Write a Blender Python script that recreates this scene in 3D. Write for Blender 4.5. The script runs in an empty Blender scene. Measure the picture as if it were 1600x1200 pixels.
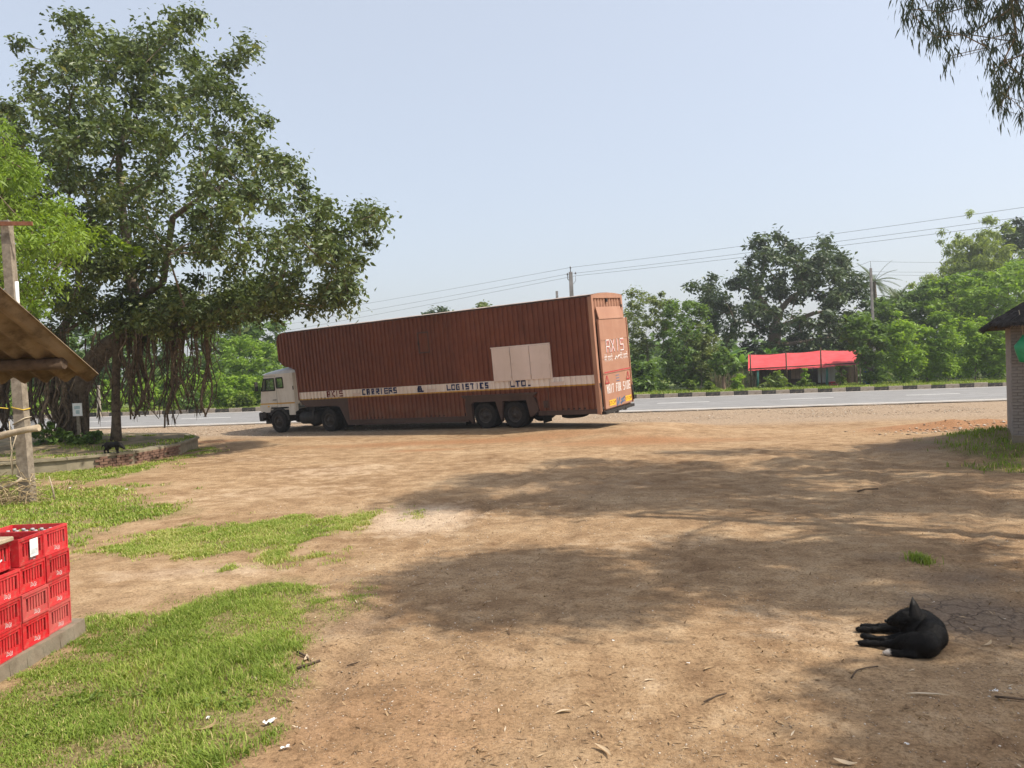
import bpy, bmesh, math, random
import numpy as np
from mathutils import Matrix, Vector
from math import radians as RAD, sin, cos, pi
SC = bpy.context.scene
COL = SC.collection
rng = np.random.default_rng(11)
random.seed(5)

# ------------------------------------------------------------------ camera, sky, sun, exposure
CAMH = 2.3; PITCH = RAD(0.955); ROLL = RAD(2.0); FPX = 1200.0
FW = np.array([0, cos(PITCH), -sin(PITCH)]); U0 = np.array([0, sin(PITCH), cos(PITCH)]); R0 = np.array([1., 0, 0])
RT = cos(ROLL)*R0 - sin(ROLL)*U0; UP = sin(ROLL)*R0 + cos(ROLL)*U0; CAM = np.array([0, 0, CAMH])
cam = bpy.data.cameras.new('camera'); cam.lens = 27.0; cam.sensor_width = 36.0
cam.clip_start = 0.1; cam.clip_end = 4000
cam_ob = bpy.data.objects.new('camera', cam); COL.objects.link(cam_ob)
cam_ob.matrix_world = Matrix(((RT[0], UP[0], -FW[0], 0), (RT[1], UP[1], -FW[1], 0), (RT[2], UP[2], -FW[2], CAMH), (0, 0, 0, 1)))
SC.camera = cam_ob
SUN_EL = RAD(54); SUNV = Vector((0.972*cos(SUN_EL), -0.235*cos(SUN_EL), sin(SUN_EL)))
world = bpy.data.worlds.new('World'); SC.world = world; world.use_nodes = True
wn = world.node_tree.nodes; wl = world.node_tree.links
bg = wn['Background']; bg.inputs['Strength'].default_value = 0.13
sky = wn.new('ShaderNodeTexSky'); sky.sky_type = 'NISHITA'; sky.sun_disc = False
sky.sun_elevation = SUN_EL; sky.sun_rotation = math.atan2(SUNV.x, SUNV.y)
sky.air_density = 1.0; sky.dust_density = 4.0; sky.ozone_density = 2.0; sky.altitude = 50
mixw = wn.new('ShaderNodeMix'); mixw.data_type = 'RGBA'; mixw.inputs['Factor'].default_value = 0.30
mixw.inputs['B'].default_value = (8.9, 9.2, 9.5, 1)
wl.new(sky.outputs['Color'], mixw.inputs['A']); wl.new(mixw.outputs['Result'], bg.inputs['Color'])
sl = bpy.data.lights.new('sun', 'SUN'); sl.energy = 4.7; sl.angle = RAD(0.6); sl.color = (1.0, 0.93, 0.82)
so = bpy.data.objects.new('sun', sl); COL.objects.link(so)
so.rotation_euler = SUNV.to_track_quat('Z', 'Y').to_euler()
SC.view_settings.view_transform = 'Standard'; SC.view_settings.look = 'None'
SC.view_settings.exposure = 0.33; SC.view_settings.gamma = 1.0; SC.view_settings.use_curve_mapping = False
SC.render.engine = 'CYCLES'
SC.cycles.max_bounces = 6; SC.cycles.diffuse_bounces = 3; SC.cycles.transmission_bounces = 4
SC.cycles.transparent_max_bounces = 4; SC.cycles.caustics_reflective = False; SC.cycles.caustics_refractive = False

def ray(px, py): return FW*FPX + RT*(px-800) + UP*(600-py)
def P(px, py, Y):
    d = ray(px, py); return CAM + d*(Y/d[1])
def G(px, py, z=0.0):
    d = ray(px, py); return CAM + d*((z-CAMH)/d[2])

# ------------------------------------------------------------------ helpers
def tag(o, label=None, cat=None, group=None, kind=None):
    if label: o['label'] = label
    if cat: o['category'] = cat
    if group: o['group'] = group
    if kind: o['kind'] = kind
    return o
def link(name, me, parent=None, mats=()):
    for m in mats: me.materials.append(m)
    o = bpy.data.objects.new(name, me); COL.objects.link(o)
    if parent is not None: o.parent = parent
    return o
def empty(name, label, cat, loc=(0, 0, 0), rz=0, group=None):
    o = bpy.data.objects.new(name, None); COL.objects.link(o)
    o.location = loc; o.rotation_euler = (0, 0, rz); o.empty_display_size = .2
    return tag(o, label, cat, group)
def np_mesh(name, V, Fq, attr=None, smooth=False, matidx=None):
    """V (n,3), Fq (m,k) constant-size faces"""
    V = np.asarray(V, np.float32); Fq = np.asarray(Fq, np.int32)
    me = bpy.data.meshes.new(name); k = Fq.shape[1]; m = len(Fq)
    me.vertices.add(len(V)); me.vertices.foreach_set('co', V.ravel())
    me.loops.add(m*k); me.loops.foreach_set('vertex_index', Fq.ravel())
    me.polygons.add(m); me.polygons.foreach_set('loop_start', np.arange(0, m*k, k, dtype=np.int32))
    me.polygons.foreach_set('loop_total', np.full(m, k, np.int32))
    if smooth: me.polygons.foreach_set('use_smooth', np.ones(m, bool))
    if matidx is not None: me.polygons.foreach_set('material_index', np.asarray(matidx, np.int32))
    me.update(calc_edges=True)
    for nm, (dom, arr) in (attr or {}).items():
        a = me.attributes.new(nm, 'FLOAT', dom); a.data.foreach_set('value', np.asarray(arr, np.float32))
    return me
class MB:
    def __init__(s): s.v = []; s.f = []; s.m = []; s.sm = []
    def face(s, idx, m=0, sm=False): s.f.append(tuple(idx)); s.m.append(m); s.sm.append(sm)
    def poly(s, pts, m=0):
        b = len(s.v); s.v += [tuple(p) for p in pts]; s.face(range(b, b+len(pts)), m); return s
    def hexa(s, p, m=0):
        """8 points: bottom 4 ccw, top 4 ccw"""
        b = len(s.v); s.v += [tuple(q) for q in p]
        for q in ((3, 2, 1, 0), (4, 5, 6, 7), (0, 1, 5, 4), (1, 2, 6, 5), (2, 3, 7, 6), (3, 0, 4, 7)): s.face([b+i for i in q], m)
        return s
    def box(s, x0, x1, y0, y1, z0, z1, m=0):
        return s.hexa([(x0, y0, z0), (x1, y0, z0), (x1, y1, z0), (x0, y1, z0), (x0, y0, z1), (x1, y0, z1), (x1, y1, z1), (x0, y1, z1)], m)
    def bbox(s, x0, x1, y0, y1, z0, z1, c=.01, m=0):
        """box with chamfered vertical and top edges"""
        c = min(c, (x1-x0)*.4, (y1-y0)*.4, (z1-z0)*.4)
        def ring(d, z):
            return [(x0+d, y0+d+c, z), (x0+d+c, y0+d, z), (x1-d-c, y0+d, z), (x1-d, y0+d+c, z), (x1-d, y1-d-c, z), (x1-d-c, y1-d, z), (x0+d+c, y1-d, z), (x0+d, y1-d-c, z)]
        b = len(s.v); s.v += ring(c*.6, z0)+ring(0, z0+c)+ring(0, z1-c)+ring(c*.6, z1)
        for k in range(3):
            for i in range(8): s.face([b+k*8+i, b+k*8+(i+1) % 8, b+k*8+8+(i+1) % 8, b+k*8+8+i], m)
        s.face([b+7-i for i in range(8)], m); s.face([b+24+i for i in range(8)], m); return s
    def prism(s, pts, a0, a1, axis='y', m=0, caps=True):
        """2D polygon extruded along an axis; pts are (x,z) for axis y, (y,z) for axis x, (x,y) for z"""
        def mk(p, a): return {'y': (p[0], a, p[1]), 'x': (a, p[0], p[1]), 'z': (p[0], p[1], a)}[axis]
        n = len(pts); b = len(s.v); s.v += [mk(p, a0) for p in pts]+[mk(p, a1) for p in pts]
        for i in range(n): s.face([b+i, b+(i+1) % n, b+n+(i+1) % n, b+n+i], m)
        if caps: s.face([b+n-1-i for i in range(n)], m); s.face([b+n+i for i in range(n)], m)
        return s
    def tube(s, pts, r, n=6, m=0, caps=True, sm=True):
        pts = [Vector(p) for p in pts]; k = len(pts)
        rs = r if isinstance(r, (list, tuple)) else [r]*k
        b = len(s.v); t0 = (pts[1]-pts[0]).normalized()
        a = t0.orthogonal().normalized()
        for i, p in enumerate(pts):
            t = (pts[min(i+1, k-1)]-pts[max(i-1, 0)]).normalized()
            a = (a - t*a.dot(t)).normalized(); c = t.cross(a)
            for j in range(n):
                an = 2*pi*j/n; s.v.append(tuple(p + (a*cos(an)+c*sin(an))*rs[i]))
        for i in range(k-1):
            for j in range(n): s.face([b+i*n+j, b+i*n+(j+1) % n, b+(i+1)*n+(j+1) % n, b+(i+1)*n+j], m, sm)
        if caps: s.face([b+n-1-j for j in range(n)], m); s.face([b+(k-1)*n+j for j in range(n)], m)
        return s
    def lathe(s, prof, n=12, m=0, axis='z', org=(0, 0, 0), sm=True):
        b = len(s.v)
        for (r, z) in prof:
            for j in range(n):
                an = 2*pi*j/n
                q = {'z': (r*cos(an), r*sin(an), z), 'y': (r*cos(an), z, r*sin(an)), 'x': (z, r*cos(an), r*sin(an))}[axis]
                s.v.append((q[0]+org[0], q[1]+org[1], q[2]+org[2]))
        for i in range(len(prof)-1):
            for j in range(n): s.face([b+i*n+j, b+i*n+(j+1) % n, b+(i+1)*n+(j+1) % n, b+(i+1)*n+j], m, sm)
        return s
    def mesh(s, name):
        me = bpy.data.meshes.new(name); me.from_pydata(s.v, [], s.f)
        me.polygons.foreach_set('material_index', s.m); me.polygons.foreach_set('use_smooth', s.sm)
        bm = bmesh.new(); bm.from_mesh(me); bmesh.ops.recalc_face_normals(bm, faces=bm.faces); bm.to_mesh(me); bm.free()
        me.update(); return me
    def build_each(s, name, mats, parent=None):
        """every loose piece becomes an object of its own"""
        if not isinstance(mats, (list, tuple)): mats = [mats]
        p = list(range(len(s.v)))
        def fd(i):
            while p[i] != i: p[i] = p[p[i]]; i = p[i]
            return i
        for f in s.f:
            for i in f[1:]: p[fd(i)] = fd(f[0])
        grp = {}
        for k, f in enumerate(s.f): grp.setdefault(fd(f[0]), []).append(k)
        out = []
        for ks_ in grp.values():
            q = MB(); mp = {}
            for k in ks_:
                for i in s.f[k]:
                    if i not in mp: mp[i] = len(q.v); q.v.append(s.v[i])
                q.face([mp[i] for i in s.f[k]], s.m[k], s.sm[k])
            out.append(q.build(name, mats, parent))
        return out
    def build(s, name, mats, parent=None):
        if not isinstance(mats, (list, tuple)): mats = [mats]
        return link(name, s.mesh(name), parent, mats)

# numpy value noise
_nt = np.random.default_rng(3).random((256, 256))
def vnoise(x, y):
    x = np.asarray(x, float); y = np.asarray(y, float)
    xi = np.floor(x).astype(int); yi = np.floor(y).astype(int); fx = x-xi; fy = y-yi
    fx = fx*fx*(3-2*fx); fy = fy*fy*(3-2*fy)
    g = lambda i, j: _nt[i & 255, j & 255]
    return (g(xi, yi)*(1-fx)+g(xi+1, yi)*fx)*(1-fy)+(g(xi, yi+1)*(1-fx)+g(xi+1, yi+1)*fx)*fy
def fbm(x, y, o=4):
    s = 0; a = .5
    for k in range(o): s = s+a*vnoise(x*2**k+17*k, y*2**k+5*k); a *= .5
    return s
def smooth(a, b, x):
    t = np.clip((np.asarray(x, float)-a)/(b-a), 0, 1); return t*t*(3-2*t)
def inpoly(x, y, poly):
    x = np.asarray(x, float); y = np.asarray(y, float); r = np.zeros(x.shape, bool); n = len(poly)
    for i in range(n):
        x0, y0 = poly[i]; x1, y1 = poly[(i+1) % n]
        c = ((y0 > y) != (y1 > y)) & (x < (x1-x0)*(y-y0)/((y1-y0)+1e-12)+x0); r ^= c
    return r

def edge_dist(px, py, poly):
    d = np.full(np.shape(px), 1e9)
    for (x0, y0), (x1, y1) in zip(poly, poly[1:]+poly[:1]):
        dx, dy = x1-x0, y1-y0; t = np.clip(((px-x0)*dx+(py-y0)*dy)/(dx*dx+dy*dy+1e-9), 0, 1)
        d = np.minimum(d, np.hypot(px-x0-t*dx, py-y0-t*dy))
    return d

# ------------------------------------------------------------------ materials
def newmat(name):
    m = bpy.data.materials.new(name); m.use_nodes = True
    return m, m.node_tree.nodes, m.node_tree.links, m.node_tree.nodes['Principled BSDF']
def ramp(nt, fac, stops):
    r = nt.nodes.new('ShaderNodeValToRGB')
    while len(r.color_ramp.elements) < len(stops): r.color_ramp.elements.new(.5)
    for e, (p, c) in zip(r.color_ramp.elements, stops): e.position = p; e.color = (*c, 1)
    nt.links.new(fac, r.inputs['Fac']); return r.outputs['Color']
def noise(nt, scale, detail=4, rough=.55, coord='Object', vec=None, dist=0):
    n = nt.nodes.new('ShaderNodeTexNoise'); n.inputs['Scale'].default_value = scale; n.inputs['Detail'].default_value = detail
    n.inputs['Roughness'].default_value = rough; n.inputs['Distortion'].default_value = dist
    if vec is None:
        tc = nt.nodes.get('TC') or nt.nodes.new('ShaderNodeTexCoord'); tc.name = 'TC'; vec = tc.outputs[coord]
    nt.links.new(vec, n.inputs['Vector']); return n.outputs['Fac']
def mixc(nt, fac, a, b, mode='MIX'):
    m = nt.nodes.new('ShaderNodeMix'); m.data_type = 'RGBA'; m.blend_type = mode
    for s, v in (('Factor', fac), ('A', a), ('B', b)):
        if isinstance(v, (int, float)): m.inputs[s].default_value = v
        elif isinstance(v, tuple): m.inputs[s].default_value = (*v, 1) if len(v) == 3 else v
        else: nt.links.new(v, m.inputs[s])
    return m.outputs['Result']
def mathn(nt, op, a, b=None, clamp=False):
    m = nt.nodes.new('ShaderNodeMath'); m.operation = op; m.use_clamp = clamp
    for i, v in enumerate((a, b)):
        if v is None: continue
        if isinstance(v, (int, float)): m.inputs[i].default_value = v
        else: nt.links.new(v, m.inputs[i])
    return m.outputs[0]
def attr(nt, name):
    a = nt.nodes.new('ShaderNodeAttribute'); a.attribute_name = name; return a.outputs['Fac']
def bump(nt, bsdf, h, strength=.3, dist=.01):
    b = nt.nodes.new('ShaderNodeBump'); b.inputs['Strength'].default_value = strength; b.inputs['Distance'].default_value = dist
    nt.links.new(h, b.inputs['Height']); nt.links.new(b.outputs['Normal'], bsdf.inputs['Normal'])
def mottled(name, c0, c1, scale=6, rough=.7, spec=.3, bmp=.2, bdist=.004, detail=5, dirt=None, metallic=0, bscale=None):
    m, n, l, b = newmat(name); nt = m.node_tree
    f = noise(nt, scale, detail, .6)
    col = ramp(nt, f, [(.3, c0), (.7, c1)])
    if dirt:
        d = noise(nt, dirt[1], 6, .7)
        dm = ramp(nt, d, [(dirt[2], (0, 0, 0)), (min(1, dirt[2]+.18), (1, 1, 1))])
        col = mixc(nt, dm, col, dirt[0])
    l.new(col, b.inputs['Base Color']); b.inputs['Roughness'].default_value = rough
    b.inputs['Specular IOR Level'].default_value = spec; b.inputs['Metallic'].default_value = metallic
    if bmp: bump(nt, b, noise(nt, bscale or scale*5, 4, .6), bmp, bdist)
    return m
def leafmat(name, c0, c1, rough=.5, spec=.25, trans=.3, c2=None):
    m, n, l, b = newmat(name); nt = m.node_tree
    st = [(.0, c0), (.75, c1)] + ([(1.0, c2)] if c2 else [])
    col = ramp(nt, attr(nt, 'var'), st)
    l.new(col, b.inputs['Base Color']); b.inputs['Roughness'].default_value = rough; b.inputs['Specular IOR Level'].default_value = spec
    t = n.new('ShaderNodeBsdfTranslucent'); tint = mixc(nt, 1.0, col, (1.5, 1.5, .6), 'MULTIPLY'); l.new(tint, t.inputs['Color'])
    mx = n.new('ShaderNodeMixShader'); mx.inputs[0].default_value = trans
    l.new(b.outputs[0], mx.inputs[1]); l.new(t.outputs[0], mx.inputs[2]); l.new(mx.outputs[0], n['Material Output'].inputs['Surface'])
    return m
M = {}
M['bark'] = mottled('bark', (.09, .07, .05), (.24, .19, .14), 7, .9, .1, .8, .03, bscale=14)
M['bark_pale'] = mottled('pale_bark', (.22, .19, .15), (.40, .35, .28), 6, .9, .1, .5, .02)
M['root'] = mottled('aerial_root_bark', (.055, .042, .03), (.19, .145, .10), 9, .9, .1, .4, .01)
M['banyan'] = leafmat('banyan_leaf', (.045, .075, .022), (.135, .175, .055), .42, .4, .22, (.27, .27, .12))
M['neem'] = leafmat('neem_leaf', (.10, .17, .02), (.23, .33, .05), .5, .3, .4)
M['young'] = leafmat('young_leaf', (.16, .26, .03), (.32, .42, .06), .5, .3, .4)
M['dark_tree'] = leafmat('dark_leaf', (.026, .048, .02), (.085, .125, .045), .45, .4, .18, (.12, .15, .07))
M['olive'] = leafmat('olive_leaf', (.075, .11, .03), (.19, .23, .07), .5, .3, .3, (.2, .2, .07))
M['mid'] = leafmat('mid_leaf', (.05, .10, .02), (.15, .235, .05), .5, .3, .3)
M['bright'] = leafmat('bright_leaf', (.12, .22, .022), (.29, .42, .06), .5, .3, .4)
M['bamboo'] = leafmat('bamboo_leaf', (.12, .17, .04), (.27, .33, .10), .55, .25, .35)
M['feather'] = leafmat('feathery_leaf', (.09, .17, .018), (.24, .36, .05), .5, .25, .35)
M['euca'] = leafmat('eucalyptus_leaf', (.035, .055, .035), (.09, .12, .075), .45, .35, .2)
M['palm'] = leafmat('palm_leaf', (.055, .08, .038), (.11, .145, .062), .45, .35, .25)
M['banana'] = leafmat('banana_leaf', (.07, .16, .03), (.17, .29, .06), .4, .4, .4)
M['weed'] = leafmat('weed_leaf', (.065, .115, .018), (.19, .26, .045), .5, .3, .35)
M['grass'] = leafmat('grass_blade', (.09, .155, .018), (.27, .345, .06), .6, .2, .3, (.55, .45, .22))
M['straw'] = leafmat('dry_straw', (.22, .16, .09), (.45, .36, .2), .8, .1, .1)
M['litter'] = leafmat('dry_leaf', (.13, .075, .04), (.36, .25, .14), .7, .2, .1, (.55, .45, .33))
M['concrete'] = mottled('concrete', (.15, .12, .085), (.29, .24, .175), 5, .9, .2, .5, .01, dirt=((.12, .11, .08), 2.5, .52))
M['post'] = mottled('weathered_post', (.17, .14, .105), (.31, .265, .205), 9, .9, .15, .5, .01, dirt=((.13, .105, .075), 4, .5))
M['brick_red'] = mottled('old_brick', (.13, .072, .05), (.23, .14, .10), 8, .9, .15, .5, .006)
M['brick_grey'] = mottled('grey_brick', (.20, .175, .155), (.33, .29, .26), 6, .9, .15, .5, .006, dirt=((.15, .125, .105), 3, .58))
M['mortar'] = mottled('mortar', (.13, .11, .095), (.20, .175, .15), 9, .95, .1, .4, .005)
M['plaster'] = mottled('old_plaster', (.20, .17, .115), (.33, .285, .20), 4, .9, .15, .4, .006, dirt=((.17, .15, .10), 2, .55))
M['thatch'] = mottled('dark_thatch', (.035, .032, .032), (.10, .09, .085), 12, .95, .1, .6, .02)
M['asbestos'] = mottled('corrugated_cement', (.135, .10, .062), (.26, .20, .135), 3, .9, .15, .3, .006, dirt=((.06, .043, .028), 2.2, .48))
M['wood_dark'] = mottled('dark_timber', (.05, .035, .025), (.13, .09, .06), 10, .85, .2, .4, .006)
M['wood'] = mottled('grey_timber', (.28, .22, .15), (.46, .38, .27), 12, .85, .2, .4, .005)
M['rust'] = mottled('rusty_iron', (.16, .06, .03), (.30, .13, .07), 12, .8, .3, .3, .003)
M['white'] = mottled('white_paint', (.66, .65, .62), (.80, .79, .76), 5, .6, .4, .1, .002)
M['paper'] = mottled('white_paper', (.70, .72, .70), (.84, .85, .83), 9, .6, .3, .05, .001)
M['pole'] = mottled('pole_concrete', (.20, .19, .175), (.32, .30, .28), 4, .9, .2, .3, .01)
M['steel'] = mottled('grey_steel', (.10, .10, .10), (.2, .2, .2), 9, .5, .5, .1, .002, metallic=.6)
M['wire'] = mottled('wire', (.03, .03, .035), (.05, .05, .055), 5, .6, .4, 0)
M['kerb_black'] = mottled('kerb_black_paint', (.025, .024, .022), (.07, .065, .058), 7, .85, .2, .4, .006, dirt=((.19, .155, .115), 4, .53))
M['kerb_plain'] = mottled('kerb_bare', (.24, .20, .16), (.38, .33, .27), 6, .9, .2, .4, .006, dirt=((.18, .13, .09), 3, .55))
M['rubber'] = mottled('tyre_rubber', (.012, .0115, .011), (.03, .027, .024), 8, .85, .2, .3, .004, dirt=((.06, .046, .034), 5, .60))
M['rim'] = mottled('wheel_steel', (.035, .03, .027), (.08, .066, .055), 9, .7, .4, .2, .003)
M['chassis'] = mottled('chassis_black', (.018, .017, .016), (.045, .04, .036), 6, .75, .3, .2, .004)
M['glass'] = None
g, gn, gl, gb = newmat('window_glass')
gb.inputs['Base Color'].default_value = (.55, .6, .58, 1); gb.inputs['Roughness'].default_value = .03
tr = gn.new('ShaderNodeBsdfTransparent'); tr.inputs['Color'].default_value = (.55, .62, .57, 1)
gx = gn.new('ShaderNodeMixShader'); gx.inputs[0].default_value = .12
gl.new(tr.outputs[0], gx.inputs[1]); gl.new(gb.outputs[0], gx.inputs[2]); gl.new(gx.outputs[0], gn['Material Output'].inputs['Surface'])
M['glass'] = g
def truck_paint(name, c0, c1, dustc=(.30, .22, .15), streak=True, th=.55, panels=0):
    m, n, l, b = newmat(name); nt = m.node_tree
    col = ramp(nt, noise(nt, 1.3, 5, .6), [(.3, c0), (.72, c1)])
    tc = nt.nodes['TC']; mp = n.new('ShaderNodeMapping'); mp.inputs['Scale'].default_value = (5, 5, .45)
    l.new(tc.outputs['Object'], mp.inputs['Vector'])
    s = noise(nt, 2.0, 6, .7, vec=mp.outputs['Vector'])
    sm = ramp(nt, s, [(th, (0, 0, 0)), (th+.25, (.55, .55, .55))])
    col = mixc(nt, sm, col, dustc)
    if panels:      # sheets of slightly different age, rust runs and dirt splashed up from the road
        sx = n.new('ShaderNodeSeparateXYZ'); l.new(tc.outputs['Object'], sx.inputs[0])
        fl = mathn(nt, 'FLOOR', mathn(nt, 'DIVIDE', sx.outputs['X'], 1.505)); wn_ = n.new('ShaderNodeTexWhiteNoise'); wn_.noise_dimensions = '1D'; l.new(fl, wn_.inputs['W'])
        col = mixc(nt, 1.0, col, ramp(nt, wn_.outputs['Value'], [(0, (.92, .92, .93)), (1, (1.07, 1.06, 1.05))]), 'MULTIPLY')
        rs = ramp(nt, s, [(.30, (1, 1, 1)), (.44, (0, 0, 0))]); col = mixc(nt, mathn(nt, 'MULTIPLY', rs, .65), col, (.075, .03, .02))
        sp_ = mathn(nt, 'MULTIPLY', mathn(nt, 'SUBTRACT', 1.35, sx.outputs['Z'], True), ramp(nt, noise(nt, 2.5, 5, .7), [(.35, (0, 0, 0)), (.65, (1, 1, 1))])); col = mixc(nt, mathn(nt, 'MULTIPLY', sp_, .55), col, (.20, .13, .085))
    l.new(col, b.inputs['Base Color']); b.inputs['Roughness'].default_value = .62; b.inputs['Specular IOR Level'].default_value = .3
    bump(nt, b, noise(nt, 3, 4, .6), .25, .012)
    return m
M['oxide'] = truck_paint('oxide_brown_paint', (.138, .041, .021), (.188, .060, .031), (.20, .09, .05), panels=1)
M['oxide_rear'] = truck_paint('faded_oxide_paint', (.33, .165, .105), (.40, .215, .14), (.45, .29, .2))
M['oxide_dark'] = truck_paint('chassis_brown_paint', (.058, .034, .026), (.09, .054, .042), (.13, .09, .065))
M['panel'] = truck_paint('grey_pink_paint', (.66, .54, .47), (.74, .61, .545), (.56, .44, .37))
M['truck_white'] = truck_paint('band_white', (.72, .63, .56), (.84, .75, .68), (.40, .26, .17), th=.52)
M['cab_white'] = truck_paint('cab_white_paint', (.56, .53, .47), (.68, .65, .59), (.42, .35, .27), th=.5)
M['cab_roof'] = mottled('cab_roof_paint', (.42, .47, .52), (.56, .60, .64), 4, .5, .4, .1, .003)
M['yellow'] = mottled('yellow_line_paint', (.45, .24, .04), (.62, .38, .08), 5, .7, .3, .1, .002)
M['roof_pale'] = mottled('dusty_pale_roof', (.24, .185, .16), (.40, .33, .29), 1.5, .85, .2, .2, .01)
def flat(name, c, rough=.7, spec=.3):
    m, n, l, b = newmat(name); nt = m.node_tree
    col = ramp(nt, noise(nt, 14, 4, .6), [(.3, tuple(x*.82 for x in c)), (.7, tuple(min(1, x*1.1) for x in c))])
    l.new(col, b.inputs['Base Color']); b.inputs['Roughness'].default_value = rough; b.inputs['Specular IOR Level'].default_value = spec; return m
M['navy'] = flat('navy_letter', (.02, .035, .12)); M['maroon'] = flat('maroon_letter', (.16, .025, .02)); M['letter_white'] = flat('white_letter', (.75, .72, .70))
M['red_line'] = flat('red_line', (.45, .04, .05)); M['sign_yellow'] = flat('yellow_patch', (.75, .45, .03)); M['sign_blue'] = flat('blue_patch', (.10, .15, .25))
M['letter_pink'] = flat('faded_pink_letter', (.50, .20, .17))
def plastic(name, c0, c1):
    m, n, l, b = newmat(name); nt = m.node_tree
    col = ramp(nt, noise(nt, 7, 5, .6), [(.3, c0), (.7, c1)])
    oi = n.new('ShaderNodeObjectInfo'); col = mixc(nt, 1.0, col, ramp(nt, oi.outputs['Random'], [(0, (.80, 1.0, 1.0)), (.5, (1, 1, 1)), (1, (1.06, 2.6, 2.2))]), 'MULTIPLY')
    d = ramp(nt, noise(nt, 22, 5, .7), [(.5, (0, 0, 0)), (.72, (.6, .6, .6))]); col = mixc(nt, d, col, (.40, .16, .12))
    l.new(col, b.inputs['Base Color']); b.inputs['Roughness'].default_value = .42; b.inputs['Specular IOR Level'].default_value = .4; return m
M['crate'] = plastic('red_crate_plastic', (.50, .012, .02), (.60, .03, .035))
M['crate_old'] = plastic('faded_crate_plastic', (.44, .045, .05), (.54, .085, .08))
M['bottle'] = flat('bottle_glass', (.10, .12, .11), .08, .6); M['cap'] = flat('bottle_cap', (.40, .40, .40), .45, .5)
M['green_bag'] = flat('green_plastic', (.03, .30, .13), .4, .4); M['blue_tarp'] = flat('blue_sheet', (.03, .10, .42)); M['red_stool'] = flat('red_plastic', (.45, .03, .05), .4, .4)
M['teal'] = flat('green_painted_post', (.06, .22, .18)); M['tin'] = mottled('white_tin_sheet', (.45, .46, .46), (.62, .63, .63), 3, .6, .4, .2, .005)
M['board'] = mottled('brown_board', (.22, .14, .10), (.32, .22, .16), 4, .85, .2, .2, .005)
M['tarp'] = mottled('red_tarpaulin', (.50, .045, .05), (.60, .075, .08), 1.6, .55, .35, .3, .03, bscale=2.5)
M['rope'] = flat('rope', (.45, .38, .27)); M['rope_yellow'] = flat('yellow_rope', (.6, .42, .05))
M['stone'] = leafmat('pebble', (.24, .17, .115), (.46, .36, .26), .9, .2, 0.0, (.68, .62, .54))
M['plastic_white'] = flat('white_litter', (.78, .77, .74), .5, .3)
M['blackhair'] = None
m, n, l, b = newmat('black_fur'); nt = m.node_tree
c = ramp(nt, noise(nt, 60, 4, .7), [(.3, (.0045, .004, .0035)), (.75, (.012, .010, .0085))])
c = mixc(nt, attr(nt, 'white'), c, (.62, .55, .47)); l.new(c, b.inputs['Base Color'])
b.inputs['Roughness'].default_value = .55; b.inputs['Specular IOR Level'].default_value = .16
bump(nt, b, noise(nt, 160, 3, .7), .5, .006); M['blackhair'] = m

# ------------------------------------------------------------------ the truck's frame (its wheels set the ground under it)
TY, TP, TR = RAD(32.58), RAD(1.57), RAD(3.84)
tf = np.array([-cos(TY)*cos(TP), sin(TY)*cos(TP), -sin(TP)]); tw = np.array([sin(TY), cos(TY), 0]); tu = -np.cross(tw, tf)
if tu[2] < 0: tu = -tu
tw, tu = cos(TR)*tw+sin(TR)*tu, -sin(TR)*tw+cos(TR)*tu
TO = np.array([3.04, 26.57, .28])

# ------------------------------------------------------------------ ground
def roadn(x): return 39.6-0.06*np.asarray(x)          # near asphalt edge
def roadf(x): return 56.0-0.035*np.asarray(x)         # far kerb face
TRK = ((-4.5, 9.5, 9, 26, 1.4), (-2.9, 8.6, 10.6, 25, 1.4), (3.0, 9.0, 9.5, 22, -1.0), (4.7, 8.4, 11.2, 21, -1.0), (-1.5, 4.0, 1.5, 20, .8), (.2, 4.0, 3.2, 20, .8))
def tracks(x, y):
    """tyre tracks curving through the yard: depth with pressed cleats, and a smooth mask"""
    z = np.zeros(np.shape(x)); mk = np.zeros(np.shape(x))
    for (ax, ay, bx_, by, bend) in TRK:
        dx_, dy_ = bx_-ax, by-ay; L2 = dx_*dx_+dy_*dy_; t_ = np.clip(((x-ax)*dx_+(y-ay)*dy_)/L2, 0, 1); off = ((x-ax)*dy_-(y-ay)*dx_)/math.sqrt(L2)+bend*np.sin(t_*pi)
        fade = smooth(0, .08, t_)*(1-smooth(.92, 1, t_))*smooth(.34, .48, fbm(x*.9+ax, y*.9, 2)+.08); on = np.exp(-(off/.14)**4)*fade
        z = z+on*(1+.6*np.sin(t_*math.sqrt(L2)*2*pi/.2+np.sign(off)*.8))-.6*np.exp(-((np.abs(off)-.22)/.06)**2)*fade; mk = np.maximum(mk, on*(.65+.35*np.sin(t_*math.sqrt(L2)*2*pi/.2+np.sign(off)*.8)))
    return z, mk
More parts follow.
